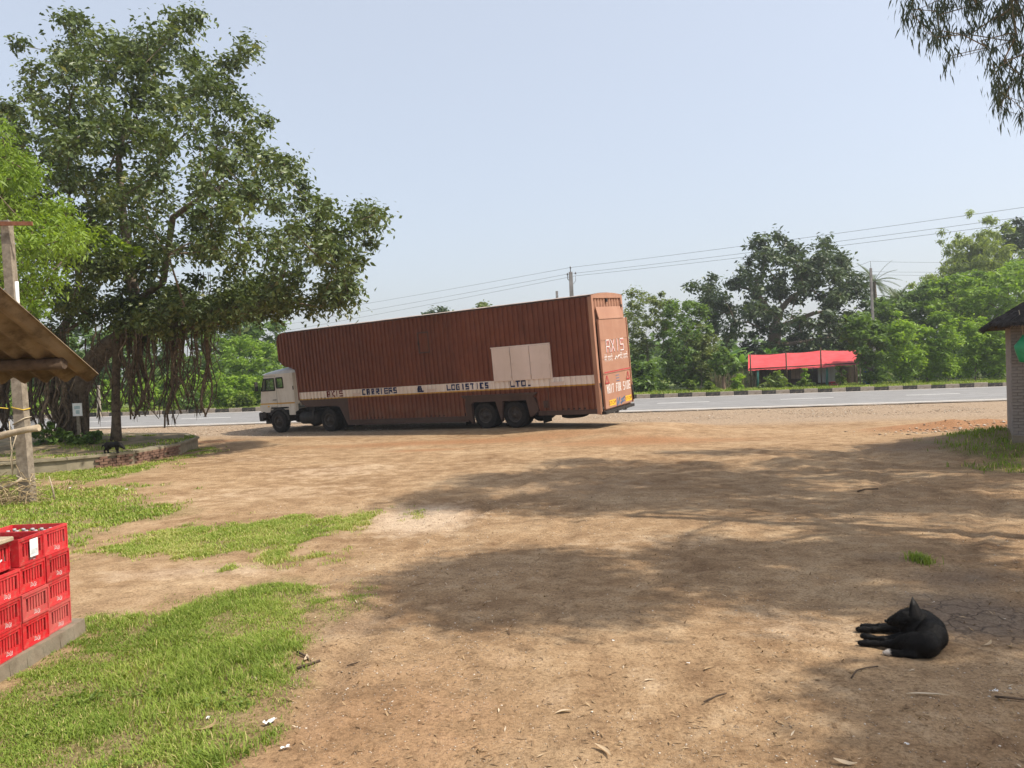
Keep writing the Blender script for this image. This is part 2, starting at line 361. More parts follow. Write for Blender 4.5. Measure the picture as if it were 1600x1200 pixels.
def gz(x, y):
    x = np.asarray(x, float); y = np.asarray(y, float)
    dx = x-TO[0]; dy = y-TO[1]
    u = dx*tf[0]+dy*tf[1]; w = dx*tw[0]+dy*tw[1]
    d = np.hypot(np.maximum(0, np.abs(u-8.3)-9.2), np.maximum(0, np.abs(w-1.2)-1.7))
    pl = TO[2]-(tu[0]*dx+tu[1]*dy)/tu[2]
    k = 1-smooth(0, 3.0, d)
    k = k*(1-smooth(-1.5, 0, y-roadn(x)))
    z = np.clip(pl, -.3, .20)*k
    z = z+.42*np.exp(-(((x-13.2)/2.6)**2+((y-18.6)/2.9)**2)**1.5)*(1-.0)                       # mound under the brick hut
    z = z+.26*np.exp(-(((x-14.6)/2.4)**2+((y-24.8)/.75)**2))*(.6+.8*vnoise(x*1.7, y*1.7))     # red earth ridge
    rise = 1-smooth(24, 36, y)
    z = z+(fbm(x*.35, y*.35, 3)-.45)*.10*rise*(1-k)*smooth(2.5, 6, y)
    near = 1-smooth(14, 24, y)
    z = z+(fbm(x*2.2, y*2.2, 3)-.45)*.04*near+(vnoise(x*5.5+3, y*5.5)-.5)*.016*near
    # tyre tracks curving through the yard, with pressed cleats
    z = z-.024*tracks(x, y)[0]
    # wheel ruts
    rut = np.sin((x*.86+y*.5)*7.0)*np.exp(-(((x-6.6)/3.2)**2+((y-18)/3.6)**2))*.03
    return z+rut
def polyG(pts): return [tuple(G(a, b)[:2]) for a, b in pts]
GRASS = {
 'a': polyG([(40, 1040), (118, 990), (172, 958), (270, 935), (400, 905), (480, 898), (525, 915), (548, 948), (500, 985), (470, 1030), (465, 1080), (420, 1120), (410, 1160), (330, 1215), (-200, 1260), (-60, 1085), (0, 1056)]),
 'b': polyG([(165, 856), (240, 832), (330, 818), (420, 806), (520, 797), (600, 794), (618, 802), (575, 822), (520, 838), (470, 850), (525, 866), (505, 884), (430, 892), (372, 888), (330, 866), (270, 880), (215, 862)]),
 'c': polyG([(-150, 756), (60, 750), (150, 757), (230, 764), (285, 782), (262, 806), (200, 822), (130, 838), (100, 850), (-150, 870)]),
 'd': polyG([(-200, 742), (120, 733), (210, 725), (290, 705), (320, 700), (312, 712), (240, 735), (160, 748), (60, 754), (-200, 764)]),
 'e': [(9.2, 15.2), (10.2, 14.2), (13, 14.3), (16, 15), (16, 19.5), (12.2, 21.0), (11.0, 20.2), (10.4, 18)],
}
def gprob(x, y, keys):
    s = np.clip(np.asarray(y)/11, .45, 1.6); n1 = (fbm(x*1.9, y*1.2, 4)-.45)*2.3+(vnoise(x*7, y*7)-.5)*.5; r = np.zeros(np.shape(x))
    for k in keys:
        sd = edge_dist(x, y, GRASS[k])*np.where(inpoly(x, y, GRASS[k]), 1, -1); r = np.maximum(r, smooth(-.26, .62, sd/s+n1*.8))
    return r
def gmask(x, y, keys):
    jx = (fbm(x*3.1, y*3.1, 3)-.45)*.55+(vnoise(x*.8, y*.8)-.5)*.5; jy = (fbm(x*3.1+40, y*3.1+9, 3)-.45)*.55+(vnoise(x*.8+31, y*.8)-.5)*.5
    s = np.clip(y/14, .35, 1.2)
    r = np.zeros(np.shape(x), bool)
    for k in keys: r |= inpoly(x+jx*s, y+jy*s, GRASS[k])
    return r
def axis_steps(segs):
    out = [segs[0][0]]
    for a, b, st in segs:
        n = max(1, int(round((b-a)/st))); out += list(a+(b-a)*(np.arange(1, n+1)/n))
    return np.array(out)
xs = axis_steps([(-900, -300, 100), (-300, -60, 20), (-60, -22, 2), (-22, -8, .3), (-8, 9, .085), (9, 20, .2), (20, 60, 2), (60, 300, 20), (300, 900, 100)])
ys = axis_steps([(-60, -4, 4), (-4, 3, .5), (3, 13, .075), (13, 24, .16), (24, 40, .4), (40, 90, 3), (90, 300, 20), (300, 1200, 100)])
X, Y = np.meshgrid(xs, ys, indexing='ij'); xf = X.ravel(); yf = Y.ravel(); zf = gz(xf, yf)
far = yf > roadn(xf)-.05
zf = np.where(far, np.where(yf > roadf(xf)-.2, -.06, -.05), zf)
zf = np.where((yf > roadn(xf)-1.2) & (yf <= roadn(xf)-.05), zf*.3-.03, zf)
nx, ny = len(xs), len(ys); I = np.arange(nx*ny).reshape(nx, ny)
Fq = np.stack([I[:-1, :-1], I[1:, :-1], I[1:, 1:], I[:-1, 1:]], -1).reshape(-1, 4)
ga = np.zeros_like(xf); kk = (yf > 2) & (yf < 30) & (abs(xf) < 24); ga[kk] = gprob(xf[kk], yf[kk], 'abcde')
grav = smooth(27.5, 31, yf+2.2*(fbm(xf*.4, yf*.4, 3)-.45)+.12*(xf-5))*(1-smooth(0, 1, yf-roadf(xf)))
redm = np.exp(-(((xf-14.6)/3.0)**2+((yf-24.6)/1.1)**2))*1.6
for (a, b, rx, ry) in ((660, 704, 1.6, .5), (330, 690, 1.6, .8), (720, 690, 7, 1.2), (1010, 690, 4, 1.2)):
    q = G(a, b); redm = np.maximum(redm, np.exp(-(((xf-q[0])/rx)**2+((yf-q[1])/ry)**2))*.75)
redm = np.maximum(redm, .42*np.exp(-(((xf+.9)/1.5)**2+((yf-4.6)/2.6)**2)))
pale = np.zeros_like(xf)
for (a, b, rx, ry, s) in ((655, 808, 1.0, 1.3, 1), (300, 895, 1.7, .5, .5), (420, 770, 4, 1.8, .35), (980, 1090, 1.4, 1.2, .22), (520, 735, 3.0, 2.2, .4), (420, 715, 3, 1.6, .35), (1010, 850, 2.4, .9, .3), (1250, 980, .9, .7, .4)):
    q = G(a, b); pale = np.maximum(pale, s*np.exp(-(((xf-q[0])/rx)**2+((yf-q[1])/ry)**2)))
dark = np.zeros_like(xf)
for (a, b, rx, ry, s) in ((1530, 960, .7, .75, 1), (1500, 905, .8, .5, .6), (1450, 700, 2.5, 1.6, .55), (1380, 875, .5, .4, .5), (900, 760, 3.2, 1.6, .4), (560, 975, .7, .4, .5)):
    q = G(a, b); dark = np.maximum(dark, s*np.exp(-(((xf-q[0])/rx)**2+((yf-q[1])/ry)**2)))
crack = np.exp(-(((xf-3.95)/.75)**2+((yf-6.75)/.9)**2))
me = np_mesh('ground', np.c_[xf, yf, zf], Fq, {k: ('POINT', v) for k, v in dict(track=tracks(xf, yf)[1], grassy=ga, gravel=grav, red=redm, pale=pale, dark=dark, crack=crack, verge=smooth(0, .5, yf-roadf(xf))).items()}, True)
m, n, l, b = newmat('dirt_ground'); nt = m.node_tree
big = noise(nt, .42, 5, .6); mid = noise(nt, 2.6, 6, .65); fine = noise(nt, 38, 5, .75); grit = noise(nt, 120, 3, .8)
col = ramp(nt, big, [(.34, (.205, .125, .066)), (.5, (.33, .22, .124)), (.66, (.425, .31, .19))])
c2 = ramp(nt, mid, [(.36, (.165, .097, .052)), (.52, (.325, .218, .123)), (.66, (.455, .335, .21))]); col = mixc(nt, .5, col, c2)
def amt(name, gain=1.0, thr=.5):
    a = mathn(nt, 'ADD', mathn(nt, 'MULTIPLY', attr(nt, name), gain), mathn(nt, 'MULTIPLY', mathn(nt, 'SUBTRACT', mid, .5), .9)); 
    a2 = mathn(nt, 'MULTIPLY', mathn(nt, 'SUBTRACT', a, thr-.25), 2.0, True); return mathn(nt, 'MULTIPLY', a2, mathn(nt, 'MINIMUM', mathn(nt, 'MULTIPLY', attr(nt, name), 3), 1.0))
col = mixc(nt, mathn(nt, 'MULTIPLY', amt('red'), .8), col, (.29, .145, .07))
col = mixc(nt, mathn(nt, 'MULTIPLY', amt('pale'), .62), col, (.58, .46, .34))
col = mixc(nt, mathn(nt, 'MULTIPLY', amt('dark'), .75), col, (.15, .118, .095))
col = mixc(nt, mathn(nt, 'MULTIPLY', attr(nt, 'track'), .5), col, (.235, .155, .09))
gcol = ramp(nt, noise(nt, 9, 6, .8), [(.34, (.155, .11, .072)), (.5, (.29, .22, .155)), (.64, (.46, .375, .28))])
col = mixc(nt, mathn(nt, 'MULTIPLY', attr(nt, 'gravel'), .85), col, gcol)
grc = ramp(nt, fine, [(.35, (.12, .105, .04)), (.7, (.27, .23, .11))]); col = mixc(nt, mathn(nt, 'MULTIPLY', attr(nt, 'grassy'), .75), col, grc)
vgc = ramp(nt, mid, [(.35, (.10, .14, .03)), (.7, (.2, .23, .06))]); col = mixc(nt, attr(nt, 'verge'), col, vgc)
clod = ramp(nt, noise(nt, 11, 6, .75), [(.34, (.55, .50, .46)), (.47, (1, 1, 1)), (.60, (1, 1, 1)), (.72, (1.28, 1.26, 1.22))]); col = mixc(nt, .75, col, clod, 'MULTIPLY')
sp = ramp(nt, fine, [(.32, (.50, .46, .43)), (.5, (1, 1, 1)), (.70, (1.32, 1.3, 1.26))]); col = mixc(nt, .9, col, sp, 'MULTIPLY')
sp2 = ramp(nt, grit, [(.34, (.62, .56, .52)), (.46, (1, 1, 1)), (.66, (1, 1, 1)), (.76, (1.35, 1.32, 1.28))]); col = mixc(nt, .8, col, sp2, 'MULTIPLY')
vo = n.new('ShaderNodeTexVoronoi'); vo.feature = 'DISTANCE_TO_EDGE'; vo.inputs['Scale'].default_value = 4.2
dm = n.new('ShaderNodeVectorMath'); dm.operation = 'ADD'; nv = n.new('ShaderNodeTexNoise'); nv.inputs['Scale'].default_value = 5
l.new(nt.nodes['TC'].outputs['Object'], nv.inputs['Vector']); sc_ = n.new('ShaderNodeVectorMath'); sc_.operation = 'SCALE'; sc_.inputs['Scale'].default_value = .25
l.new(nv.outputs['Color'], sc_.inputs[0]); l.new(nt.nodes['TC'].outputs['Object'], dm.inputs[0]); l.new(sc_.outputs[0], dm.inputs[1]); l.new(dm.outputs[0], vo.inputs['Vector'])
ck = mathn(nt, 'MULTIPLY', ramp(nt, vo.outputs['Distance'], [(.0, (1, 1, 1)), (.06, (0, 0, 0))]), mathn(nt, 'MULTIPLY', attr(nt, 'crack'), amt('crack', 1, .5)))
col = mixc(nt, mathn(nt, 'MULTIPLY', ck, .8), col, (.07, .05, .04))
l.new(col, b.inputs['Base Color']); b.inputs['Roughness'].default_value = .95; b.inputs['Specular IOR Level'].default_value = .12
hh = mathn(nt, 'ADD', mathn(nt, 'MULTIPLY', fine, .7), mathn(nt, 'ADD', mathn(nt, 'MULTIPLY', grit, .35), mathn(nt, 'MULTIPLY', mid, 1.6))); hh = mathn(nt, 'SUBTRACT', hh, ck)
bump(nt, b, hh, .75, .022)
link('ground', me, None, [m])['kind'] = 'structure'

# road, lines
def strip(name, mat, f0, f1, z, x0=-400, x1=400, step=5, n=1):
    xx = np.arange(x0, x1+.01, step); V = []
    for x in xx:
        for k in range(n+1): V.append((x, f0(x)+(f1(x)-f0(x))*k/n, z))
    N = len(xx); F = [[i*(n+1)+k, (i+1)*(n+1)+k, (i+1)*(n+1)+k+1, i*(n+1)+k+1] for i in range(N-1) for k in range(n)]
    return link(name, np_mesh(name, V, F), None, [mat])
m, n, l, b = newmat('asphalt'); nt = m.node_tree
tc = n.new('ShaderNodeTexCoord'); tc.name = 'TC'; mp = n.new('ShaderNodeMapping'); mp.inputs['Scale'].default_value = (.03, .9, 1); l.new(tc.outputs['Object'], mp.inputs['Vector'])
c = ramp(nt, noise(nt, 1.6, 5, .6, vec=mp.outputs['Vector']), [(.3, (.17, .165, .16)), (.7, (.235, .23, .225))])
c = mixc(nt, .5, c, ramp(nt, noise(nt, 45, 4, .8), [(.3, (.12, .12, .12)), (.7, (.32, .31, .3))]))
pt_ = ramp(nt, noise(nt, .55, 5, .7), [(.42, (1, 1, 1)), (.56, (.80, .79, .78)), (.64, (1.12, 1.11, 1.1))]); c = mixc(nt, .8, c, pt_, 'MULTIPLY')
dn_ = mathn(nt, 'MULTIPLY', attr(nt, 'dust'), ramp(nt, noise(nt, 2.2, 6, .7), [(.35, (0, 0, 0)), (.62, (1, 1, 1))])); c = mixc(nt, dn_, c, (.36, .28, .2))
l.new(c, b.inputs['Base Color']); b.inputs['Roughness'].default_value = .85; bump(nt, b, noise(nt, 60, 3, .8), .4, .006)
rd_ = strip('road', m, lambda x: roadn(x)+.10*np.sin(x*1.3)+.08*np.sin(x*3.7+1)+.05*np.sin(x*9.1), lambda x: roadf(x)-.02, 0.0, -200, 200, .4, 14); rd_['kind'] = 'structure'
vv_ = np.array([v_.co[:] for v_ in rd_.data.vertices]); e_ = np.minimum(vv_[:, 1]-roadn(vv_[:, 0]), (roadf(vv_[:, 0])-vv_[:, 1])*1.6); at_ = rd_.data.attributes.new('dust', 'FLOAT', 'POINT'); at_.data.foreach_set('value', (1-smooth(.0, 2.2, e_)).astype(np.float32))
lm = mottled('road_line_paint', (.55, .54, .50), (.78, .77, .74), 9, .7, .3, .1, .002, dirt=((.25, .24, .23), 6, .6))
strip('edge_line', lm, lambda x: roadn(x)+.9, lambda x: roadn(x)+1.18, .006)['kind'] = 'structure'
strip('edge_line', lm, lambda x: roadf(x)-.62, lambda x: roadf(x)-.36, .006)['kind'] = 'structure'
mid_ = lambda x: roadn(x)*.5+roadf(x)*.5
for k in range(-8, 9):
    strip('centre_dash', lm, lambda x: mid_(x)-.14, lambda x: mid_(x)+.14, .006, k*7.5+1.4, k*7.5+4.6, 3.2)['kind'] = 'structure'
# kerb of separate stones
kb = bpy.data.objects.new('kerb', None); COL.objects.link(kb); kb['kind'] = 'structure'
ks = []
for v in range(4):
    mb = MB(); r_ = random.Random(v); mb.bbox(0, .985, 0, .22, -.12, .27+.012*v, .02); ks.append(mb.mesh('kerb_stone'))
ang = math.atan(-.035)
for i, x in enumerate(np.arange(-62, 62, 1.0)):
    me = ks[i % 4]; black = i % 2 == 0
    if not me.materials: me.materials.append(M['kerb_plain'])
    o = bpy.data.objects.new('kerb_stone', me); COL.objects.link(o); o.parent = kb
    o.location = (x, roadf(x)+random.uniform(-.015, .015), random.uniform(-.02, .015)); o.rotation_euler = (random.uniform(-.02, .02), 0, ang+random.uniform(-.008, .008))
    o.material_slots[0].link = 'OBJECT'; o.material_slots[0].material = M['kerb_black'] if black else M['kerb_plain']
vg = strip('grass_verge', m, lambda x: roadf(x)+.21, lambda x: roadf(x)+45, .14, -300, 300, 6, 12)
m2, n2, l2, b2 = newmat('verge_soil'); nt2 = m2.node_tree
l2.new(ramp(nt2, noise(nt2, .8, 6, .7), [(.3, (.085, .12, .028)), (.6, (.15, .19, .045)), (.75, (.24, .21, .10))]), b2.inputs['Base Color']); b2.inputs['Roughness'].default_value = .95
vg.data.materials[0] = m2; vg['kind'] = 'structure'

# ------------------------------------------------------------------ lorry
TM = Matrix(((tf[0], -tw[0], tu[0], 0), (tf[1], -tw[1], tu[1], 0), (tf[2], -tw[2], tu[2], 0), (0, 0, 0, 1)))
W2 = 1.28
to = TO+tw*W2
TM.translation = Vector(to)
lorry = empty('lorry', 'long reddish brown corrugated car carrier lorry with a white cab parked beside the road', 'lorry'); lorry.matrix_world = TM
PER = .215
def cdepth(u):
    t = (u/PER) % 1.0
    return (.048+.004*sin(int(u/PER)*12.9898))*float(np.interp(t, [0, .46, .56, .90, 1.0], [0, 0, 1, 1, 0]))
BR = sorted({round(k*PER+d*PER, 4) for k in range(0, 76) for d in (0, .46, .56, .90)})
topU = [0, 15.56, 15.76, 15.87, 15.94, 15.97]; topV = [4.55, 4.55, 4.50, 4.42, 4.30, 4.16]
botU = [0, 2.45, 2.5, 5.6, 5.65, 11.95, 12.1, 12.5, 14.94, 14.96, 15.17, 15.66, 15.88, 15.97]
botV = [.60, .60, 1.12, 1.12, .50, .50, 1.45, 1.45, 1.45, 2.82, 2.92, 3.05, 3.20, 3.36]
def side_wall(sgn):
    mb = MB(); us = [u for u in BR if .10 < u < 15.97]; us = [.10]+us+[15.97]
    us = sorted(set(us+[2.475, 5.625, 12.0, 14.95]))
    rows = [-9, 1.45, 1.50, 1.80, 3.04, 3.07, 9]; rm = [0, 2, 1, 0, 0, 0]
    for a, c in zip(us[:-1], us[1:]):
        if c-a < .004: continue
        mu = (a+c)/2
        def ext(u): 
            uu = min(max(u, a+.001), c-.001)
            return float(np.interp(uu, botU, botV)), float(np.interp(uu, topU, topV))
        (b0, t0), (b1, t1) = ext(a), ext(c)
        ya, yc = sgn*(W2-cdepth(a)), sgn*(W2-cdepth(c))
        for r in range(6):
            l0, h0, l1, h1 = max(rows[r], b0), min(rows[r+1], t0), max(rows[r], b1), min(rows[r+1], t1)
            if h0-l0 < .001 and h1-l1 < .001: continue
            h0 = max(h0, l0); h1 = max(h1, l1); ins = .012*sgn if r == 4 else 0
            mt = rm[r] if mu < 14.86 else 0
            mb.poly([(a, ya-ins, l0), (c, yc-ins, l1), (c, yc-ins, h1), (a, ya-ins, h0)], mt)
    return mb
side_wall(1).build('corrugated_side', [M['oxide'], M['truck_white'], M['yellow']], lorry)
side_wall(-1).build('corrugated_side', [M['oxide'], M['truck_white'], M['yellow']], lorry)
# front outline swept across the width, floor, arched roof
mb = MB()
prof = [(14.95, 1.46), (14.95, 2.82), (15.17, 2.92), (15.66, 3.05), (15.88, 3.20), (15.97, 3.36), (15.97, 4.16), (15.94, 4.30), (15.87, 4.42), (15.76, 4.50), (15.56, 4.545)]
for (a, c) in zip(prof[:-1], prof[1:]):
    mb.poly([(a[0], W2-.02, a[1]), (c[0], W2-.02, c[1]), (c[0], -W2+.02, c[1]), (a[0], -W2+.02, a[1])])
mb.build('front_wall', M['oxide'], lorry)
mb = MB()
for (a, c, z) in ((.1, 2.45, .62), (2.45, 5.65, 1.14), (5.65, 11.95, .52), (11.95, 14.93, 1.47)): mb.box(a, c, -W2+.05, W2-.05, z, z+.05)
for (u, z0, z1) in ((2.46, .62, 1.14), (5.64, .5, 1.14), (11.95, .5, 1.47)): mb.box(u-.02, u+.02, -W2+.05, W2-.05, z0, z1)
mb.build_each('trailer_floor', M['chassis'], lorry)
mb = MB(); nu = 40
for i in range(nu):
    a, c = 15.45*i/nu-.02, 15.45*(i+1)/nu-.02
    for j in range(8):
        y0, y1 = -W2+.015+(2*W2-.03)*j/8, -W2+.015+(2*W2-.03)*(j+1)/8
        hz = lambda y, u: 4.552+.085*(1-(y/W2)**2)*min(1, (15.6-u)/1.5)+.010*sin(u*9+y)
        mb.poly([(a, y0, hz(y0, a)), (c, y0, hz(y0, c)), (c, y1, hz(y1, c)), (a, y1, hz(y1, a))])
mb.build('roof', M['roof_pale'], lorry)
mb = MB()
for s in (1, -1):
    mb.box(.0, 15.35, s*W2-.035*(s > 0)-.0*(s < 0), s*W2+.035*(s < 0)+.0, 4.50, 4.56); mb.box(.1, 2.46, s*W2-.06, s*W2+.012*s+.05*(s < 0), .44, .605)
    mb.box(5.62, 11.96, min(s*W2+.014*s, s*W2-.06*s), max(s*W2+.014*s, s*W2-.06*s), .28, .505)
    mb.prism([(11.90, .28), (12.02, .28), (12.42, 1.08), (12.6, 1.14), (14.5, 1.14), (14.86, 1.40), (14.86, 1.447), (11.90, 1.447)], min(s*(W2-.05), s*(W2+.006)), max(s*(W2-.05), s*(W2+.006)))
mb.build_each('side_rail', M['oxide_dark'], lorry)
# wheel arch surround with two openings on each side
for s in (1, -1):
    mb = MB(); y0, y1 = sorted((s*(W2-.10), s*(W2+.055)))
    for pts in ([(5.62, 1.20), (5.70, .95), (5.62, .42), (5.38, .20), (5.40, .95), (5.32, 1.03), (5.30, 1.20)],
                [(5.30, 1.20), (5.32, 1.03), (4.28, 1.03), (4.30, 1.20)],
                [(4.30, 1.20), (4.28, 1.03), (4.12, .45), (4.06, .26), (4.02, .45), (3.96, 1.03), (3.96, 1.20)],
                [(3.96, 1.20), (3.96, 1.03), (2.92, 1.03), (2.90, 1.20)],
                [(2.90, 1.20), (2.92, 1.03), (2.80, .40), (2.62, .48), (2.44, .62), (2.44, .80), (2.62, 1.20)]):
        mb.prism(pts, y0, y1)
    mb.prism([(2.55, 1.19), (5.72, 1.19), (5.84, 1.30), (2.42, 1.30)], y0, y1+.03*(s > 0))
    mb.build('wheel_arch', M['oxide_dark'], lorry)
# pale panel door in three leaves, small hatch, latch plates
for i in range(3):
    a = 1.80+i*.825
    mb = MB(); mb.bbox(a+.008, a+.815, W2-.01, W2+.035, 1.765, 3.0, .012); mb.build('panel_door', M['panel'], lorry)
mb = MB(); mb.box(1.75, 4.30, W2-.01, W2+.02, 3.003, 3.05); mb.box(1.74, 1.79, W2-.01, W2+.045, 1.75, 3.0); mb.box(1.73, 1.82, W2+.046, W2+.07, 2.3, 2.42); mb.build_each('panel_frame', M['panel'], lorry)
mb = MB()
for (a, c, z0, z1) in ((7.18, 7.74, 3.86, 3.91), (7.18, 7.74, 3.07, 3.12), (7.18, 7.225, 3.121, 3.859), (7.69, 7.74, 3.121, 3.859)): mb.box(a, c, W2-.03, W2+.012, z0, z1)
mb.build('hatch_frame', M['oxide_dark'], lorry); mb = MB(); mb.box(7.23, 7.685, W2-.035, W2-.012, 3.125, 3.855); mb.build('side_hatch', M['oxide'], lorry)
mb = MB(); mb.box(7.70, 7.735, W2+.013, W2+.03, 3.4, 3.52); mb.build('hatch_bolt', M['chassis'], lorry)
for (a, c) in ((11.15, 11.52), (7.05, 7.5), (1.3, 1.85)):
    mb = MB(); mb.box(a, c, W2-.01, W2+.05, 1.60, 1.645); mb.box(a+.04, c-.04, W2-.01, W2+.03, 1.50, 1.60); mb.build('latch_plate', M['panel'], lorry)
mb = MB(); mb.bbox(2.02, 2.22, W2-.02, W2+.02, .72, .98, .01); mb.bbox(2.1, 2.16, W2+.02, W2+.035, .8, .9, .005); mb.build_each('side_box', M['oxide_dark'], lorry)
for i in range(3):
    for z_ in (1.95, 2.82): mb = MB(); mb.tube([(1.80+i*.825+.012, W2+.042, z_-.07), (1.80+i*.825+.012, W2+.042, z_+.07)], .016, 6); mb.build('door_hinge', M['panel'], lorry)
    mb = MB(); mb.box(1.80+i*.825+.74, 1.80+i*.825+.77, W2+.036, W2+.055, 2.28, 2.42); mb.build('door_bolt', M['panel'], lorry)
for u_ in (5.78, 2.30, 12.25):
    for s_ in (1, -1): mb = MB(); mb.box(u_-.012, u_+.012, s_*W2-.62*(s_ > 0), s_*W2-.02*(s_ > 0)+.6*(s_ < 0), .16, .62); mb.build('mud_flap', M['rubber'], lorry)
mb = MB(); mb.box(1.98, 2.0, W2-.005, W2+.012, .62, 1.44); mb.build('door_seam', M['oxide_dark'], lorry)
# rear: corner posts, top corrugation, flap, ramp door
mb = MB()
for s in (1, -1): mb.box(-.04, .11, min(s*W2, s*(W2-.14)), max(s*W2, s*(W2-.14)), .42, 4.55)
mb.box(-.04, .11, -W2+.14, W2-.14, 4.44, 4.56); mb.prism([(-W2, 4.562), (W2, 4.562), (W2*.5, 4.615), (0, 4.636), (-W2*.5, 4.615)], -.04, .06, 'x'); mb.box(-.04, .11, -W2+.14, W2-.14, .42, .56)
mb.build('rear_frame', M['oxide_rear'], lorry)
mb = MB(); yy = np.arange(-W2+.14, W2-.139, .0575)
for k, (a, c) in enumerate(zip(yy[:-1], yy[1:])):
    dd = [0, 1, 1, 0, 0][k % 4:k % 4+2]; mb.poly([(-.01+.05*dd[0], a, 3.6), (-.01+.05*dd[1], c, 3.6), (-.01+.05*dd[1], c, 4.44), (-.01+.05*dd[0], a, 4.44)])
mb.build('rear_corrugation', M['oxide_rear'], lorry)
mb = MB(); mb.hexa([(-.16, -1.0, 3.70), (-.12, -1.0, 3.70), (-.12, 1.04, 3.70), (-.16, 1.04, 3.70), (-.07, -.98, 4.13), (-.045, -.98, 4.13), (-.045, 1.06, 4.13), (-.07, 1.06, 4.13)]); mb.build('rear_flap', M['oxide_rear'], lorry)
mb = MB(); mb.bbox(-.055, -.04, -1.2, -1.1, 4.1, 4.2, .004); mb.box(-.06, -.012, .02, .10, 4.30, 4.42); mb.build_each('rear_latch', M['chassis'], lorry)
rd = MB(); rd.bbox(-.14, -.045, -1.27, 1.06, .56, 3.70, .015)
rd.box(-.17, -.14, -1.27, -1.22, .56, 3.70); rd.box(-.16, -.14, -1.22, 1.06, 1.785, 1.81)
rd = rd.build('ramp_door', M['oxide_rear'], lorry)
mb = MB(); mb.box(-.15, -.13, -1.2, 1.03, 2.96, 2.975); mb.box(-.15, -.13, -1.2, 1.03, 2.30, 2.312); mb.build_each('door_rib', M['oxide_rear'], rd)
mb = MB(); mb.box(-.20, .05, -1.25, 1.2, .40, .50); mb.box(-.22, -.1, .2, .3, .36, .46); mb.box(-.22, -.1, -.5, -.4, .36, .46); mb.build_each('rear_bumper', M['chassis'], lorry)
mb = MB(); mb.tube([(-.05, 1.20, 1.5), (-.09, 1.2, 1.2), (-.09, 1.2, .5)], .02, 6); mb.tube([(-.17, -1.24, 1.2), (-.19, -1.24, .65)], .03, 6); mb.build_each('door_rod', M['chassis'], lorry)
# lettering
def text_mesh(s, size, extrude=0, spacing=1.0):
    cu = bpy.data.curves.new('text', 'FONT'); cu.body = s; cu.size = size; cu.space_character = spacing; cu.extrude = extrude; cu.resolution_u = 2
    ob = bpy.data.objects.new('text', cu); COL.objects.link(ob); dg = bpy.context.evaluated_depsgraph_get()
    me = bpy.data.meshes.new_from_object(ob.evaluated_get(dg)); bpy.data.objects.remove(ob); bpy.data.curves.remove(cu); return me
def fit_text(s, x0, x1, z0, z1, bold=0.0):
    """verts as (along, up) fitted into a rectangle"""
    me = text_mesh(s, 1.0); bm = bmesh.new(); bm.from_mesh(me); bpy.data.meshes.remove(me)
    a = np.array([v.co[:2] for v in bm.verts]); lo, hi = a.min(0), a.max(0)
    for v in bm.verts:
        v.co = Vector((x0+(v.co.x-lo[0])/(hi[0]-lo[0])*(x1-x0), z0+(v.co.y-lo[1])/(hi[1]-lo[1])*(z1-z0), 0))
    return bm
def stroke_font(word, x0, x1, z0, z1, t=.062, gap=.24):
    """hand painted block capitals: letters made of straight bars, returned as bmesh in (along, up)"""
    L = {'A': [(0, 0, 0, 1), (1, 0, 1, 1), (0, 1, 1, 1), (0, .45, 1, .45)], 'C': [(0, 0, 0, 1), (0, 0, 1, 0), (0, 1, 1, 1)], 'R': [(0, 0, 0, 1), (0, 1, 1, 1), (1, .5, 1, 1), (0, .5, 1, .5), (.35, .5, 1, 0)],
         'I': [(.5, 0, .5, 1)], 'E': [(0, 0, 0, 1), (0, 0, 1, 0), (0, .5, .9, .5), (0, 1, 1, 1)], 'S': [(0, 0, 1, 0), (1, 0, 1, .5), (0, .5, 1, .5), (0, .5, 0, 1), (0, 1, 1, 1)],
         'L': [(0, 0, 0, 1), (0, 0, 1, 0)], 'O': [(0, 0, 0, 1), (1, 0, 1, 1), (0, 0, 1, 0), (0, 1, 1, 1)], 'G': [(0, 0, 0, 1), (0, 0, 1, 0), (0, 1, 1, 1), (1, 0, 1, .5), (.55, .5, 1, .5)],
         'T': [(.5, 0, .5, 1), (0, 1, 1, 1)], 'D': [(0, 0, 0, 1), (1, .12, 1, .88), (0, 0, .9, 0), (0, 1, .9, 1)], 'X': [(0, 0, 1, 1), (0, 1, 1, 0)], '.': [(.3, 0, .5, 0)],
         '&': [(0, 0, 0, .5), (0, .5, .15, 1), (.15, 1, .7, 1), (.7, .55, .7, 1), (0, .5, .8, .5), (0, 0, .8, 0), (.8, 0, .8, .3), (.7, .25, 1, 0)], 'W': [(0, 1, .25, 0), (.25, 0, .5, .7), (.5, .7, .75, 0), (.75, 0, 1, 1)], 'F': [(0, 0, 0, 1), (0, 1, 1, 1), (0, .5, .8, .5)]}
    bm = bmesh.new(); n = len(word); cw = (x1-x0)/n
    for i, ch in enumerate(word):
        a, c = x0+i*cw+cw*gap/2, x0+(i+1)*cw-cw*gap/2
        tt = math.copysign(t, 1)/2; sx = 1 if x1 > x0 else -1
        for (p, q, r, s) in L.get(ch, []):
            A = Vector((a+sx*tt+(c-a-2*sx*tt)*p, z0+tt+(z1-z0-2*tt)*q, 0)); B = Vector((a+sx*tt+(c-a-2*sx*tt)*r, z0+tt+(z1-z0-2*tt)*s, 0))
            if ch == 'I': A.x = B.x = (a+c)/2
            d = (B-A).normalized(); k = Vector((-d.y, d.x, 0))*tt; e = d*tt*.98
            bm.faces.new([bm.verts.new(v) for v in (A-e-k, B+e-k, B+e+k, A-e+k)])
    return bm
